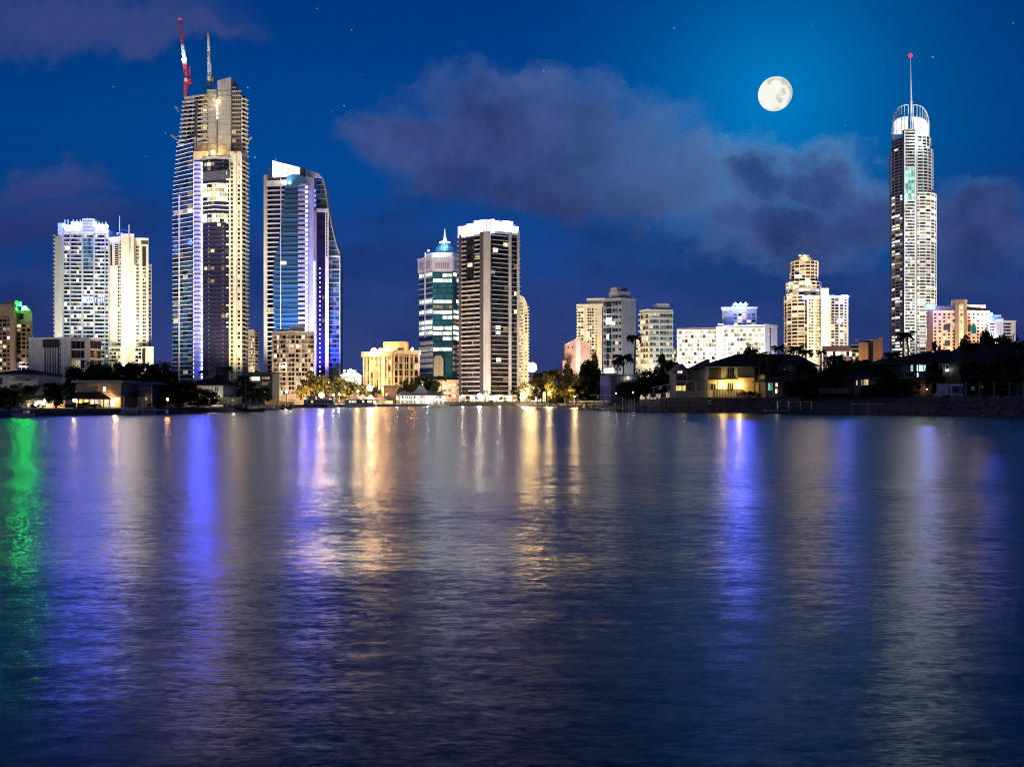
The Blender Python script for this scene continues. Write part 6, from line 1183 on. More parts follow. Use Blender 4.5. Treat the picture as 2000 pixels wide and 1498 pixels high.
for k, (px, w, m_) in enumerate(((694, 26, 'roof_brown'), (708, 26, 'roof_brown'), (724, 24, 'red_cloth'), (742, 26, 'roof_brown'), (758, 22, 'roof_brown'))):
    Y = 440 + k * 6; t = Thing('market_tent', ['pointed dark tent nearest the ferries', 'second dark tent from the ferries', 'red tent in the middle of the row', 'dark tent left of the red brick kiosk', 'dark tent nearest the clubhouse'][k], 'tent', (X(px, Y), Y, 1.1), 'market tents on the promenade'); r = w / 2 * Y / F; z0 = Z(780, Y); z1 = Z(771, Y); mb = MB(); c = (X(px, Y), Y)
    sq = lambda q: [(c[0] - q, c[1] - q), (c[0] + q, c[1] - q), (c[0] + q, c[1] + q), (c[0] - q, c[1] + q)]; mb.prism(sq(r), z0, z0 + (z1 - z0) * .45, top=sq(r * .5)); mb.prism(sq(r * .5), z0 + (z1 - z0) * .45, z1, top=sq(.1)); t.mesh('canopy', mb, m_); mb = MB(); mb.prism(sq(r * 1.01), z0 - .4, z0); t.mesh('valance', mb, m_)
    for x_, y_ in sq(r * .94): mb = MB(); mb.bar((x_, y_, 1.0), (x_, y_, z0), .16); t.mesh('pole', mb, 'metal_white')
    mb = MB(); mb.box((c[0], c[1] + r * .6, 2.0), (r * 1.5, .1, 1.6)); t.mesh('lit_back', mb, 'lit_gold'); t.finish()
t, fc = house('clubhouse', 'waterside clubhouse with dark pyramid roofs and white verandas', 782, 866, 772, 762, 482, 'house_white', 'roof_grey', depth=16, over=1.6, cat='clubhouse')
mb = MB(); pp = [tuple(fc.pt(fc.u(806), 0, 2))[:2], tuple(fc.pt(fc.u(836), 0, 2))[:2], tuple(fc.pt(fc.u(836), 0, -9))[:2], tuple(fc.pt(fc.u(806), 0, -9))[:2]]; cc = (sum(p[0] for p in pp) / 4, sum(p[1] for p in pp) / 4); ip = lambda f: [(cc[0] + (x - cc[0]) * f, cc[1] + (y - cc[1]) * f) for x, y in pp]
mb.prism(pp, fc.z(768), fc.z(760), top=ip(.5)); mb.prism(ip(.5), fc.z(760), fc.z(752), top=ip(.28)); t.mesh('pyramid_roof', mb, 'roof_grey')
mb = MB(); pp = [tuple(fc.pt(fc.u(770), 0, 1))[:2], tuple(fc.pt(fc.u(806), 0, 1))[:2], tuple(fc.pt(fc.u(806), 0, -8))[:2], tuple(fc.pt(fc.u(770), 0, -8))[:2]]; cc = (sum(p[0] for p in pp) / 4, sum(p[1] for p in pp) / 4); mb.prism(pp, fc.z(771), fc.z(764), top=ip(.3)); t.mesh('pyramid_roof', mb, 'roof_grey')
for k in range(14): fc.boxp('veranda_post', 783 + k * 6.2, 783.8 + k * 6.2, 772, 792, 1.6, 1.9, 'house_white')
fc.boxp('veranda_rail', 782, 866, 777.8, 778.8, 1.6, 1.9, 'house_white'); fc.boxp('veranda_deck', 780, 868, 780, 782, -.2, 2.2, 'house_white')
for k, m_ in enumerate(('glass_dark', 'glass_dark', 'lit_dim', 'glass_dark', 'lit_warm', 'lit_pink', 'lit_warm', 'lit_white', 'lit_warm', 'lit_dim', 'lit_warm')): hwin(fc, 784.5 + k * 7.2, 790 + k * 7.2, 773.5, 779, m_, 2); hwin(fc, 784.5 + k * 7.2, 790 + k * 7.2, 783, 789, 'lit_white' if 3 < k < 8 else 'lit_dim', 2)
fc.boxp('red_banner', 822, 829, 773, 778, .3, .6, 'red_cloth'); point(t, fc.pt(fc.u(830), fc.z(775), 6), (1, .88, .7), 2.0, 6); t.finish()
t = Thing('kiosk', 'small red brick kiosk left of the clubhouse', 'kiosk', (X(760, 470), 470, 1), None); fc = Facade(t, P2(750, 472), P2(774, 470)); body(t, 'wall', [(750, 472), (774, 470)], 756, 790, 'house_brick', 471, 6, zb=.9); fc.boxp('roof_edge', 749, 775, 753, 756, -6.3, .5, 'timber'); hwin(fc, 753, 758, 768, 774, 'lit_warm', 1); fc.boxp('door', 762, 766, 772, 784, 0, .1, 'timber'); t.finish()
t = Thing('promenade_wall', 'long low stone promenade wall at the middle of the shore', 'wall', (X(950, 474), 474, 0), None); fc = Facade(t, P2(866, 474), P2(1066, 474))
for k in range(20): fc.boxp('stone_panel', 866.3 + k * 10, 875.8 + k * 10, 785.5, 794, -.6, rng.uniform(-.05, .08), 'stone')
fc.boxp('coping', 866, 1067, 784.5, 785.6, -.7, .15, 'stone')
for k in range(26): fc.boxp('railing_post', 868 + k * 7.8, 868.5 + k * 7.8, 780.6, 784.6, -.3, -.2, 'metal_dark')
fc.boxp('handrail', 867, 1066, 780.2, 780.8, -.32, -.18, 'metal_dark'); t.finish()

# right of centre: boats, pontoon and piles
skiff(1066, 1096, 405, 'pale boat hull pulled up at the bend of the shore', 'boat_white', rz=.5); skiff(1086, 1118, 355, 'white motor boat with a dark cabin at the bend', 'boat_white', 1.3, rz=.1)
t = Thing('pontoon', 'dark pontoon jetty with railings in front of the broad trees', 'jetty', (X(1185, 262), 262, 0), None); fc = Facade(t, P2(1112, 300), P2(1250, 240))
fc.boxp('deck', 1112, 1250, 793.5, 795.5, -2, .4, 'timber'); fc.boxp('roof', 1156, 1184, 770.5, 772, -2.2, .6, 'timber_pale')
for k in range(16): fc.boxp('railing_post', 1114 + k * 5, 1114.5 + k * 5, 784, 794, .2, .3, 'metal_dark')
fc.boxp('handrail', 1113, 1192, 783.6, 784.4, .18, .32, 'steel')
for px in (1133, 1137, 1147, 1150, 1161): fc.boxp('pile', px, px + 1.6, 791, 806, .3, .7, 'timber')
t.light(fc.pt(fc.u(1190), fc.z(772), 1), fc.pt(fc.u(1190), fc.z(790), 1), (.9, 1, .6), .8, 'POINT'); ball(t, 'lamp', fc.pt(fc.u(1200), fc.z(768.5), -.5), .14, 'lamp_white'); ball(t, 'lamp', fc.pt(fc.u(1233), fc.z(768), -.5), .12, 'lamp_white'); t.finish()
for k, (px, y0, Y, m_) in enumerate(((1182, 772, 246, 'white'), (1187.5, 775, 246, 'timber_pale'), (1204, 777, 244, 'timber'), (1216, 776, 240, 'white'), (1222, 778, 240, 'timber_pale'), (1228.5, 779, 238, 'white'), (1234, 779, 236, 'white'), (1239.5, 779, 234, 'white'), (1243.5, 788, 232, 'timber'))):
    mb = MB(); mb.bar((0, 0, -1.5), (0, 0, Z(y0, Y)), .24, .24, n=8); mb.bar((0, 0, Z(y0, Y)), (0, 0, Z(y0, Y) + .18), .26, .05, n=8); o = mb.obj('mooring_pile', m_); o.location = (X(px, Y), Y, 0)
    tag(o, ['tallest white mooring pile, leftmost of the row', 'pale mooring pile right of the tallest one', 'dark mooring pile between the pale ones', 'first white pile of the close right group', 'thin pale pile second in the close right group', 'white pile in the middle of the close right group', 'white pile fourth in the close right group', 'last white pile of the close right group', 'short dark pile at the right end of the row'][k], 'pile', 'mooring piles')
t = Thing('shed', 'small purple lit shed among the dark trees', 'shed', (X(1183, 292), 292, 1.3), None); fc = Facade(t, P2(1172, 292), P2(1198, 290)); body(t, 'wall', [(1172, 292), (1198, 290)], 732, 765, 'blue_grey', 291, 4, zb=1); fc.boxp('roof', 1171, 1199, 730, 732, -4.4, .4, 'roof_grey')
for k in range(8): fc.boxp('cladding_board', 1172.4 + k * 3.2, 1175.2 + k * 3.2, 733, 752, 0, .12, 'violet_white')
t.light(fc.pt(fc.u(1183), fc.z(752), 3), fc.pt(fc.u(1183), fc.z(742), 0), (.35, .25, 1), .35, 'POINT'); t.finish()
t, fc = house('house', 'flat-roofed pale house behind the palms below the grey slab tower', 1192, 1246, 734, 732, 286, 'house_grey', 'house_white', 'flat', depth=8); hwin(fc, 1200, 1206, 740, 748, 'glass_blue', 2); hwin(fc, 1216, 1224, 740, 748, 'lit_dim', 2); ball(t, 'wall_lamp', fc.pt(fc.u(1226), fc.z(738), 1), .22, 'lamp_white'); t.finish()

# right shore: walls
t = Thing('retaining_wall', 'dark stone retaining wall along the right bank', 'wall', (X(1420, 228), 228, 0), None)
edge = [1250, 1290, 1345, 1420, 1490, 1560, 1600, 1680, 1760, 1830]
for a, b in zip(edge, edge[1:]):
    f_ = Facade(t, P2(a, shoreY(a) - .5), P2(b, shoreY(b) - .5)); n = max(3, int(f_.L / 2.2)); zt = bank((a + b) / 2) - (.0 if a < 1560 else 1.2)
    for k in range(n):
        for r_ in range(3): f_.box('wall_block', f_.L * k / n + .03, f_.L * (k + 1) / n - .03, -.3 + (zt + .3) * r_ / 3 + .02, -.3 + (zt + .3) * (r_ + 1) / 3 - .02, -.8, rng.uniform(-.05, .1), 'stone')
    f_.box('coping', 0, f_.L, zt, zt + .18, -.9, .2, 'stone')
t.finish()
f_ = Facade(type('Q', (), {})(), P2(1345, shoreY(1345) - .5), P2(1420, shoreY(1420) - .5))
t = Thing('wall_emblem', 'pale crossed emblem fixed on the dark retaining wall', 'sign', f_.pt(f_.u(1387), f_.z(787), .2), None); f_.t = t; mb = MB(); A = lambda px, y: f_.pt(f_.u(px), f_.z(y), .22)
mb.bar(A(1383, 782), A(1391.5, 790), .16); mb.bar(A(1391.5, 782), A(1383.5, 790), .16); mb.bar(A(1383, 781.5), A(1387, 783.5), .2); mb.bar(A(1391.5, 781.5), A(1387.5, 783.5), .2); mb.bar(A(1383, 789), A(1391.5, 789), .18); mb.bar(A(1383, 783), A(1391.5, 783), .14); t.mesh('emblem', mb, 'sign_white')
t = Thing('landing_stage', 'dark timber landing along the retaining wall on short posts', 'jetty', (X(1340, 232), 232, 0), None)
f_ = Facade(t, P2(1252, 244), P2(1400, 222)); f_.boxp('deck', 1252, 1400, 793.5, 795, -1.2, .6, 'timber')
for px in (1262, 1282, 1300, 1325, 1356, 1382): f_.boxp('post', px, px + 2.2, 794.5, 808, .1, .4, 'timber_pale')
t.finish()
t = Thing('gangway', 'low pontoon with a sloping rail below the dark garden', 'jetty', (X(1550, 200), 200, 0), None); f_ = Facade(t, P2(1496, 204), P2(1590, 204)); f_.boxp('float', 1496, 1540, 801, 803, -2, .3, 'timber_pale'); f_.boxp('ramp', 1520, 1588, 796, 798, -1.4, -.2, 'timber')
for k in range(4): f_.boxp('post', 1519 + k * 22, 1520.3 + k * 22, 784.5, 800, -.3, -.1, 'steel')
f_.boxp('handrail', 1519, 1587, 784, 785, -.32, -.1, 'steel'); t.finish()
t = Thing('boat_lift_rail', 'white horizontal mooring rail at the foot of the right bank', 'railing', (X(1700, 186), 186, 0), None); f_ = Facade(t, P2(1660, 186), P2(1745, 184)); f_.boxp('rail', 1663, 1722, 788.5, 789.6, -.1, .1, 'house_white'); f_.boxp('rail', 1722, 1738, 788.5, 789.6, -.1, .1, 'red_cloth')
for px in (1662.5, 1694): f_.boxp('post', px, px + 1.2, 783, 812, -.15, .05, 'timber_pale')
t.finish()

# right shore: houses
t, fc = house('house', 'grey house with two gables left of the cream house', 1320, 1344, 727, 711, 244, 'house_grey', 'roof_grey', 'gable', depth=10)
hwin(fc, 1322.5, 1333, 724, 730, 'lit_pink', 1); hwin(fc, 1322, 1340, 732, 744, 'glass_dark', 3); fc.boxp('balcony', 1319, 1344, 744, 746, -.1, 1.2, 'house_white')
b0, b1 = P2(1342, 246), P2(1384, 246); fb2 = Facade(t, b0, b1); mb = MB(); mb.prism([tuple(b0), tuple(b1), (b1.x, b1.y + 10), (b0.x, b0.y + 10)], 3, Z(722, 246)); t.mesh('wall', mb, 'house_grey')
mb = MB(); e = [(X(1338, 245), 245), (X(1386, 245), 245), (X(1386, 257), 257), (X(1338, 257), 257)]; mb.prism(e, Z(722, 246), Z(701, 246), top=[(X(1381, 247), 247), (X(1386, 247), 247), (X(1386, 256), 256), (X(1381, 256), 256)]); t.mesh('roof', mb, 'roof_grey')
for k in range(9): fb2.boxp('cladding_board', 1343, 1361, 724 + k * 2.6, 726.2 + k * 2.6, 0, .1, 'house_grey')
hwin(fb2, 1363, 1370, 736, 744, 'glass_blue', 2); hwin(fb2, 1372, 1381, 726, 743, 'glass_dark', 2); fb2.boxp('balcony_rail', 1362, 1384, 736, 736.8, .8, .9, 'steel'); ball(t, 'wall_lamp', fb2.pt(fb2.u(1378.5), fb2.z(740.5), .6), .14, 'lamp_white')
for k in range(9): fb2.boxp('baluster', 1362.5 + k * 2.5, 1362.8 + k * 2.5, 737, 744, .82, .88, 'steel')
t.finish()
t = Thing('awning', 'white sloping awning on thin posts over a lit doorway', 'awning', (X(1310, 236), 236, 3), None); fa_ = Facade(t, P2(1277, 236), P2(1342, 236)); mb = MB(); q = [fa_.pt(fa_.u(1277), Z(757.5, 236), .4), fa_.pt(fa_.u(1322), Z(748, 236), .4), fa_.pt(fa_.u(1322), Z(748, 236), -3), fa_.pt(fa_.u(1277), Z(757.5, 236), -3)]; mb.add(q + [p + Vector((0, 0, .14)) for p in q], [(0, 1, 2, 3), (7, 6, 5, 4), (0, 4, 5, 1), (1, 5, 6, 2), (2, 6, 7, 3), (3, 7, 4, 0)]); t.mesh('canopy', mb, 'canvas')
for px, y in ((1276, 757), (1303.5, 753), (1317, 750)): fa_.boxp('post', px, px + 1.1, y, 776, .2, .36, 'house_white')
fa_.boxp('lit_glazing', 1322, 1341, 753.5, 763, -1.2, -1.0, 'lit_gold'); fa_.boxp('planter', 1266, 1300, 768, 776, .3, .8, 'house_brick')
for k in range(7): fa_.boxp('lit_poster', 1265 + k * 5, 1269 + k * 5, 769.5, 776, .82, .9, pick({'lit_pink': 2, 'timber': 2}))
mb = MB(); ar = [(1336.5, 770), (1336.5, 751), (1341, 746.5), (1352, 742.8), (1356, 744), (1358, 748), (1358, 771)]
for p, q2_ in zip(ar, ar[1:]): mb.bar(fa_.pt(fa_.u(p[0]), Z(p[1], 236), 1.0), fa_.pt(fa_.u(q2_[0]), Z(q2_[1], 236), 1.0), .2 if p[0] < 1358 else .32)
t.mesh('arch_frame', mb, 'house_white'); t.light(fa_.pt(fa_.u(1332), Z(760, 236), 2), fa_.pt(fa_.u(1332), Z(768, 236), 1), (1, .85, .3), 1.6, 'POINT', rad=.2); t.finish()
def fence(name, label, p0, p1, Y0, Y1, y0, y1, n, mat, w=.5):
    t = Thing(name, label, 'fence', (X((p0 + p1) / 2, (Y0 + Y1) / 2), (Y0 + Y1) / 2, ground_z((p0 + p1) / 2, Y0)), None); f_ = Facade(t, P2(p0, Y0), P2(p1, Y1)); L = f_.L
    for k in range(n): f_.box('paling', L * k / n, L * (k + w) / n, f_.z(y1), f_.z(y0), -.04, .04, mat)
    f_.box('rail', 0, L, f_.z(y0 + 1.2) - .05, f_.z(y0 + 1.2) + .05, -.1, -.03, mat); f_.box('rail', 0, L, f_.z(y1 - 1.2) - .05, f_.z(y1 - 1.2) + .05, -.1, -.03, mat); t.finish(); return t
fence('fence', 'pale paling fence in front of the awning and arch', 1318, 1376, 233, 231, 764, 776, 22, 'house_cream', .7); fence('fence', 'timber fence lit gold below the cream house', 1392, 1452, 226, 224, 760, 776, 20, 'timber_pale', .75)
t, fc = house('house', 'cream two-storey house with a dark hipped roof and yellow lit patio', 1383, 1474, 716, 690, 232, 'house_cream', 'roof_dark', depth=13, r0=1452, r1=1560, over=1.0)
mb = MB(); e0, e1 = fc.pt(fc.u(1474), 0, .9), fc.pt(fc.u(1600), 0, .9); zz = fc.z(716); rg0, rg1 = fc.pt(fc.u(1462), fc.z(690), -6.5), fc.pt(fc.u(1575), fc.z(691), -6.5); far = fc.pt(fc.u(1612), fc.z(712), -6); mb.add([(e0.x, e0.y, zz), (e1.x, e1.y, zz), rg1, rg0, far, (e0.x, e0.y + 14, zz), (e1.x, e1.y + 14, zz)], [(0, 1, 2, 3), (1, 4, 2), (3, 2, 6, 5), (2, 4, 6)]); t.mesh('roof_extension', mb, 'roof_dark'); mb = MB(); mb.prism([tuple(P2(1474, 232)), tuple(P2(1596, 232)), (X(1596, 244), 244), (X(1474, 244), 244)], 3, zz - .05); t.mesh('rear_wall', mb, 'house_dark')
fc.boxp('balcony_recess', 1385, 1408, 718.5, 741, -.02, .06, 'house_dark'); fc.boxp('balcony_door', 1403, 1408, 718.5, 741, .05, .12, 'timber'); hwin(fc, 1420.5, 1434, 717.5, 738, 'glass_dark', 3)
for k in range(10): fc.boxp('baluster', 1417 + k * 2.1, 1417.3 + k * 2.1, 731, 741, .55, .62, 'metal_dark')
fc.boxp('balcony_rail', 1416, 1438, 730.5, 731.3, .5, .66, 'metal_dark'); fc.boxp('balcony_floor', 1416, 1438, 740.5, 742, 0, .8, 'house_cream'); fc.boxp('floor_band', 1382, 1441, 741.5, 744, -.02, .45, 'house_cream'); fc.boxp('patio_awning', 1441, 1472, 735, 737.5, 0, 1.6, 'roof_brown')
hwin(fc, 1420, 1432, 748, 764, 'glass_brown', 3); hwin(fc, 1388, 1398, 750, 762, 'glass_dark', 2); fc.boxp('patio_wall', 1441, 1472, 738, 768, .02, .3, 'house_apricot')
for px in (1411, 1441.5): ball(t, 'wall_lamp', fc.pt(fc.u(px), fc.z(752), .9), .42, 'lamp_gold'); point(t, fc.pt(fc.u(px), fc.z(753), 2.0), (1, .78, .14), 6.5, 2)
for px in (1397, 1409, 1430): fc.boxp('veranda_post', px, px + 1, 744, 772, 2.2, 2.4, 'house_cream')
t.finish()
for k, (px, y, w) in enumerate(((1452, 762, 12), (1464, 764, 12), (1442, 766, 9))): tree(px, y, w, 227, OL, ['orange lit patio plant below the cream house, middle one', 'orange lit patio plant farthest right of the patio', 'small lit patio plant beside the right wall lamp'][k], 'bush', 'patio plants', 'shrub')
t, fc = house('house', 'grey gabled house with a small pink lit window', 1494, 1590, 731, 709, 226, 'house_grey', 'roof_dark', 'gable', depth=9, over=.5); hwin(fc, 1530, 1537, 721, 732, 'lit_pink', 2); hwin(fc, 1508, 1514, 720, 728, 'glass_dark', 2); t.finish()
t, fc = house('house', 'low dark house with a teal lit window beside the palm trunk', 1495, 1620, 746, 724, 218, 'house_brick', 'roof_brown', depth=9, r0=1560, r1=1600); hwin(fc, 1499.5, 1509, 748, 763, 'lit_teal', 2); hwin(fc, 1514, 1519, 748, 756, 'lit_warm', 1); hwin(fc, 1514, 1518, 760, 768, 'lit_white', 1); point(t, fc.pt(fc.u(1514), fc.z(766), 1.5), (.7, 1, .8), .4, 1.5)
t.finish()
t, fc = house('house', 'low brick house with a tall warm lit window among dark trees', 1668, 1712, 739, 728, 206, 'house_brick', 'roof_dark', depth=8); hwin(fc, 1671.5, 1675, 743, 753, 'lit_warm', 1); hwin(fc, 1681, 1687, 742, 753, 'lit_dim', 2); hwin(fc, 1687.5, 1696, 741, 753, 'lit_warm', 3); hwin(fc, 1701, 1706, 740, 748, 'glass_brown', 1); t.finish()
fence('fence', 'white paling fence below the brick house', 1600, 1660, 206, 202, 758, 768, 26, 'house_grey', .5)
t, fc = house('house', 'dark hipped-roof house with teal lit upper windows', 1728, 1868, 710, 681, 214, 'house_dark', 'roof_dark', depth=13, r0=1858, r1=1880, over=1.1)
for a, b, m_, n_ in ((1761, 1765, 'glass_teal', 1), (1767, 1774, 'glass_teal', 2), (1778, 1783.5, 'lit_teal', 1), (1790, 1793, 'lit_white', 1), (1794, 1808, 'lit_teal', 3), (1809, 1816, 'glass_pale', 1), (1834, 1840, 'glass_dark', 1), (1846, 1853, 'glass_dark', 1), (1858, 1867, 'glass_grey', 2)): hwin(fc, a, b, 713, 726, m_, n_)
for a, b, m_ in ((1790, 1794, 'lit_teal'), (1796, 1806, 'glass_pale'), (1807, 1816, 'glass_teal'), (1766, 1786, 'glass_dark')): hwin(fc, a, b, 728, 737, m_, 1)
ball(t, 'wall_lamp', fc.pt(fc.u(1848.5), fc.z(723), .5), .16, 'lamp_cool'); fc.boxp('balcony', 1728, 1822, 738, 740, -.1, 1.6, 'house_grey')
for k in range(7): fc.boxp('balcony_post', 1730 + k * 15, 1731.2 + k * 15, 740, 772, 1.2, 1.4, 'timber')
fc.boxp('chimney', 1839, 1843.5, 668, 684, -5, -4.2, 'house_dark'); fc.boxp('chimney_cap', 1838.5, 1844, 665.5, 668, -5.1, -4.1, 'house_dark'); fc.boxp('skylight', 1833, 1845, 684.5, 687.5, -3.6, -2.4, 'glass_pale'); ball(t, 'porch_lamp', fc.pt(fc.u(1806), fc.z(760), 1.2), .16, 'lamp_gold'); t.finish()
t, fc = house('house', 'large unlit dark house at the far right edge', 1878, 2030, 706, 668, 208, 'house_dark', 'roof_dark', depth=16, r0=1925, r1=2010, over=1.2)
for a, b in ((1886, 1896), (1902, 1914), (1926, 1934), (1940, 1960), (1968, 1984)): hwin(fc, a, b, 716, 732, 'glass_dark', 2, 'house_grey')
fc.boxp('balcony', 1876, 2030, 737, 740, -.1, 1.8, 'house_grey'); fc.boxp('floor_band', 1876, 2030, 707, 710, -.05, .5, 'house_grey'); fc.boxp('column', 1924, 1927, 710, 772, 1.2, 1.6, 'house_grey'); fc.boxp('column', 1952, 1954, 740, 772, 1.2, 1.6, 'house_grey'); t.finish()
# signs, fence posts and rocks at the right bank
def board(name, label, px, y, w, h, Y, tilt, mats, cat='sign'):
    z = Z(y, Y); t = Thing(name, label, cat, (X(px, Y), Y, z), None); s = Y / F; M = Matrix.Rotation(tilt, 4, 'Y')
    def pc(nm, x0, x1, y0, y1, d, mat):
        mb = MB(); c = M @ Vector(((x0 + x1) / 2 * s, 0, -(y0 + y1) / 2 * s)); mb.box(None, None, M=Matrix.Translation((c.x, -d, c.z)) @ M @ Matrix.Diagonal(((x1 - x0) * s, .05, (y1 - y0) * s, 1))); mb.obj(nm, mat, t.o)
    for a in mats: pc(*a)
    return t
board('banner', 'white banner with dark marks hung tilted on the right bank wall', 1836.5, 769.5, 26, 9, 182, -.42, [('panel', -13, 13, -4.8, 4.8, 0, 'sign_white'), ('mark', -11.5, -9.8, -3, 3.2, .06, 'sign_blue'), ('mark', -8.8, -7.2, -2, 3.4, .06, 'sign_blue'), ('mark', -6.4, -4.8, -3, 3.2, .06, 'sign_blue'), ('text_line', -2, 11, -3.2, -1.0, .06, 'sign_dark'), ('text_line', -2, 9, 1.2, 3.2, .06, 'red_cloth')])
board('notice_board', 'square notice board with a dark picture beside the tilted banner', 1869, 762.5, 24, 26, 183, 0, [('panel', -12, 12, -12.5, 13, 0, 'sign_white'), ('picture', -9.5, 11, -8.5, 5.5, .06, 'sign_dark'), ('mark', 4, 7, -5, -2.4, .1, 'sign_white'), ('mark', 5, 8.5, .4, 2.4, .1, 'sign_white'), ('text_line', -9, 10.5, 7.4, 9, .06, 'sign_blue'), ('text_line', -6, 4, 10.6, 12, .06, 'sign_blue'), ('post', -9, -8, 13, 26, -.03, 'timber'), ('post', 8, 9, 13, 26, -.03, 'timber')])
board('site_hoarding', 'blue-grey hoarding behind the tilted banner', 1843, 758, 28, 20, 185, 0, [('panel', -13.5, 13, -8, 14, 0, 'blue_grey'), ('frame', -14, 13.5, -9, -8, .02, 'timber_pale'), ('post', -13.8, -12.9, -8, 22, -.05, 'timber')], 'hoarding')
t = Thing('fence', 'dark post and rail fence at the far right bank', 'fence', (X(1945, 176), 176, 3.4), None); f_ = Facade(t, P2(1884, 180), P2(2010, 172))
for px in (1885.5, 1912, 1940.5, 1970.5, 1999): f_.boxp('post', px, px + 1.6, 745, 778, -.1, .06, 'timber_pale')
for y in (750, 762, 773): f_.boxp('rail', 1884, 2008, y, y + .9, -.05, 0, 'timber')
f_.boxp('small_notice', 1897, 1904, 754, 762, .05, .1, 'sign_white'); f_.boxp('small_notice', 1916, 1921, 753, 758, .05, .1, 'sign_white'); t.finish()
mb = MB(); r = random.Random(3)
for _ in range(420):
    px = r.uniform(1822, 2060); Y0 = shoreY(px); d = r.uniform(-1.2, 4.2); s = r.uniform(.35, .95); z = max(-.2, (d + .6) * .72); x = X(px, Y0 + d); n = 6
    ic = [(math.cos(a) * math.cos(e), math.sin(a) * math.cos(e), math.sin(e)) for e in (-.9, 0, .9) for a in [k * math.pi / 3 + e for k in range(6)]]
    M = Matrix.Translation((x, Y0 + d, z)) @ Matrix.Rotation(r.random() * 6, 4, 'Z') @ Matrix.Rotation(r.random(), 4, 'X') @ Matrix.Diagonal((s, s * r.uniform(.6, 1), s * r.uniform(.5, .8), 1)); v_ = [M @ Vector((p[0] * r.uniform(.8, 1.15), p[1] * r.uniform(.8, 1.15), p[2])) for p in ic]
    mb.add(v_, [(k, (k + 1) % 6, 6 + (k + 1) % 6, 6 + k) for k in range(6)] + [(6 + k, 6 + (k + 1) % 6, 12 + (k + 1) % 6, 12 + k) for k in range(6)] + [tuple(range(5, -1, -1)), tuple(range(12, 18))])
tag(mb.obj('riprap', 'stone'), 'dark boulders heaped along the right bank below the fence', 'rocks', kind='stuff')

# low lit buildings added to bring glow to the waterline
t = tower('glow_row', 'low gold lit row added for its glow behind the market tents', 'shops', 700, 490, None); body(t, 'wall', [(640, 492), (745, 488)], 764, 790, 'tan', 490, 8, zb=.8); f1 = Facade(t, P2(640, 492), P2(745, 488)); rows(f1, 642, 744, 768, 786, 2, 18, {'lit_gold': 5, 'lit_warm': 4, 'lit_dim': 3, 'glass_brown': 1}, frac=(.15, .9), gap=.2, name='glow_window'); f1.boxp('fascia', 639, 746, 774, 776.5, -.1, 1.0, 'rose_brown'); f1.boxp('parapet', 639, 746, 762, 765, -.3, .5, 'cream')
for k in range(10): f1.boxp('awning', 643 + k * 10.3, 651 + k * 10.3, 776.4, 778.2, .9, 2.6, 'red_cloth' if k % 3 == 0 else 'canvas')
flood(t, 690, 490, 14, 775, (1, .62, .22), 4, 150, z=2.5); t.finish()
t = tower('glow_block', 'bright low restaurant added for its light behind the trees right of the dark tower', 'glow_block', 1040, 500, None); body(t, 'wall', [(1016, 502), (1066, 500)], 752, 790, 'pale_cream', 501, 8, zb=.8); f1 = Facade(t, P2(1016, 502), P2(1066, 500)); rows(f1, 1018, 1064, 756, 786, 3, 10, {'lit_white': 4, 'lit_gold': 4, 'lit_warm': 3}, frac=(.1, .9), gap=.15); slabs(f1, 1015, 1067, 756, 786, 3, 1.2, .5, 'pale_cream', name='floor_band'); f1.boxp('parapet', 1015, 1067, 749, 753, -.3, .5, 'white')
flood(t, 1036, 500, 12, 770, (1, .85, .5), 6, 150, z=2.5); t.finish()
for k, (px, w_, Y, c_) in enumerate(((786, 9, 460, 1.2), (797, 9, 462, 0), (846, 9, 462, 1.2), (857, 8, 463, 0), (868, 9, 462, 1.2))): skiff(px - w_, px + w_, Y, ['small white boat with a canopy at the left clubhouse berth', 'open white boat second from the left at the clubhouse', 'small canopy boat right of the dazzling clubhouse lamp', 'open white boat at the right clubhouse berth', 'canopy boat farthest right at the clubhouse'][k], 'boat_white', c_, rz=.2 * (k % 3 - 1))
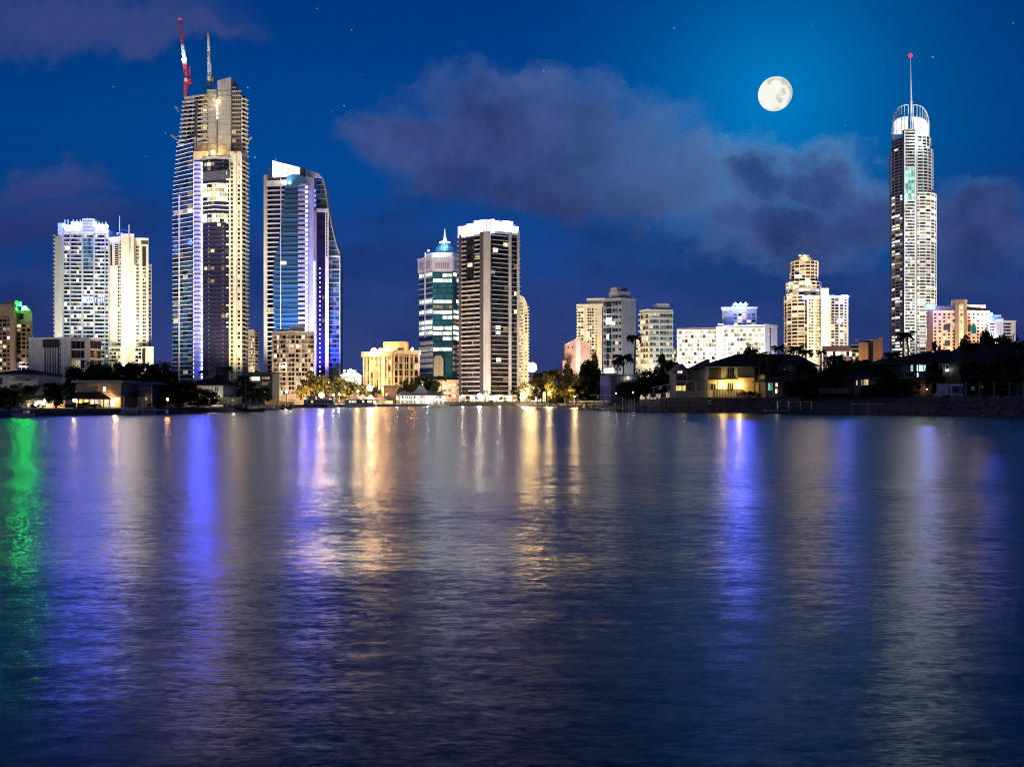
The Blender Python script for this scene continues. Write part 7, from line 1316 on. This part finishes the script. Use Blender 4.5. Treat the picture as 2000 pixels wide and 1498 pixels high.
for a in ((1572, 712, 44, 222, DK, 'dark tree over the low brown roof, left of the brick house', 'loose'), (1622, 722, 50, 216, DK, 'dark spreading tree left of the brick house', 'round'), (1656, 716, 46, 222, DK, 'dark tree right above the white paling fence', 'round'), (1722, 720, 54, 212, DK, 'dark tree between the brick house and the teal windows', 'round'), (1770, 744, 44, 196, DK, 'dark tree under the balcony of the teal windowed house', 'loose'), (1826, 700, 30, 206, DK, 'dark tree before the unlit upper windows', 'loose'), (1908, 700, 50, 198, DK, 'dark tree in front of the far right house, left one', 'loose'), (1975, 690, 60, 200, DK, 'dark tree in front of the far right house, right one', 'loose'), (1950, 748, 50, 186, DK, 'dark low tree behind the far right fence', 'round'), (1516, 700, 34, 222, DK, 'dark tree right of the drooping palm before the grey gable', 'loose')): tree(*a)
for a in ((1574, 680, 34, 236, 'dark palm over the low brown roof'), (1636, 690, 32, 226, 'dark palm left of the glass corner'), (1744, 684, 36, 222, 'dark palm left of the teal windows'), (1896, 668, 34, 212, 'dark palm over the far right house roof, left one'), (1942, 656, 34, 214, 'dark palm over the far right house roof, middle one'), (1986, 664, 40, 206, 'dark palm at the far right edge'), (1468, 680, 30, 236, 'palm showing above the ridge of the cream house')): palm(*a)
# far trees that read as one mass behind the shore, between the towers
mb = MB(); r = random.Random(11)
for px0, px1, Yd, yt in ((300, 345, 420, 748), (480, 530, 470, 745), (655, 712, 540, 752), (1012, 1110, 520, 752), (1100, 1330, 520, 722), (1590, 1760, 430, 704), (1930, 2080, 420, 664), (-60, 60, 380, 752)):
    for _ in range(int((px1 - px0) * 1.1)):
        px = r.uniform(px0, px1); Yk = Yd + r.uniform(-12, 12); h = (Z(yt, Yk) - GZ) * r.uniform(.55, 1.0); w = r.uniform(2.5, 4.5)
        for _ in range(70):
            q = Vector((r.gauss(0, .45) * w, r.gauss(0, .45) * w, 0)); p = Vector((X(px, Yk), Yk, GZ + h * (1 - .95 * r.random() ** 1.3))) + q * .8; s = r.uniform(.35, .8); nv = Vector((r.gauss(0, 1), r.gauss(-.4, 1), r.gauss(.3, 1))).normalized(); u_ = nv.orthogonal().normalized() * s; v_ = nv.cross(u_) * .6
            mb.add([p - u_, p + v_, p + u_, p - v_], [(0, 1, 2, 3)])
tag(mb.obj('distant_trees', 'leaf_dark'), 'dark mass of distant trees between the buildings', 'trees', kind='stuff')
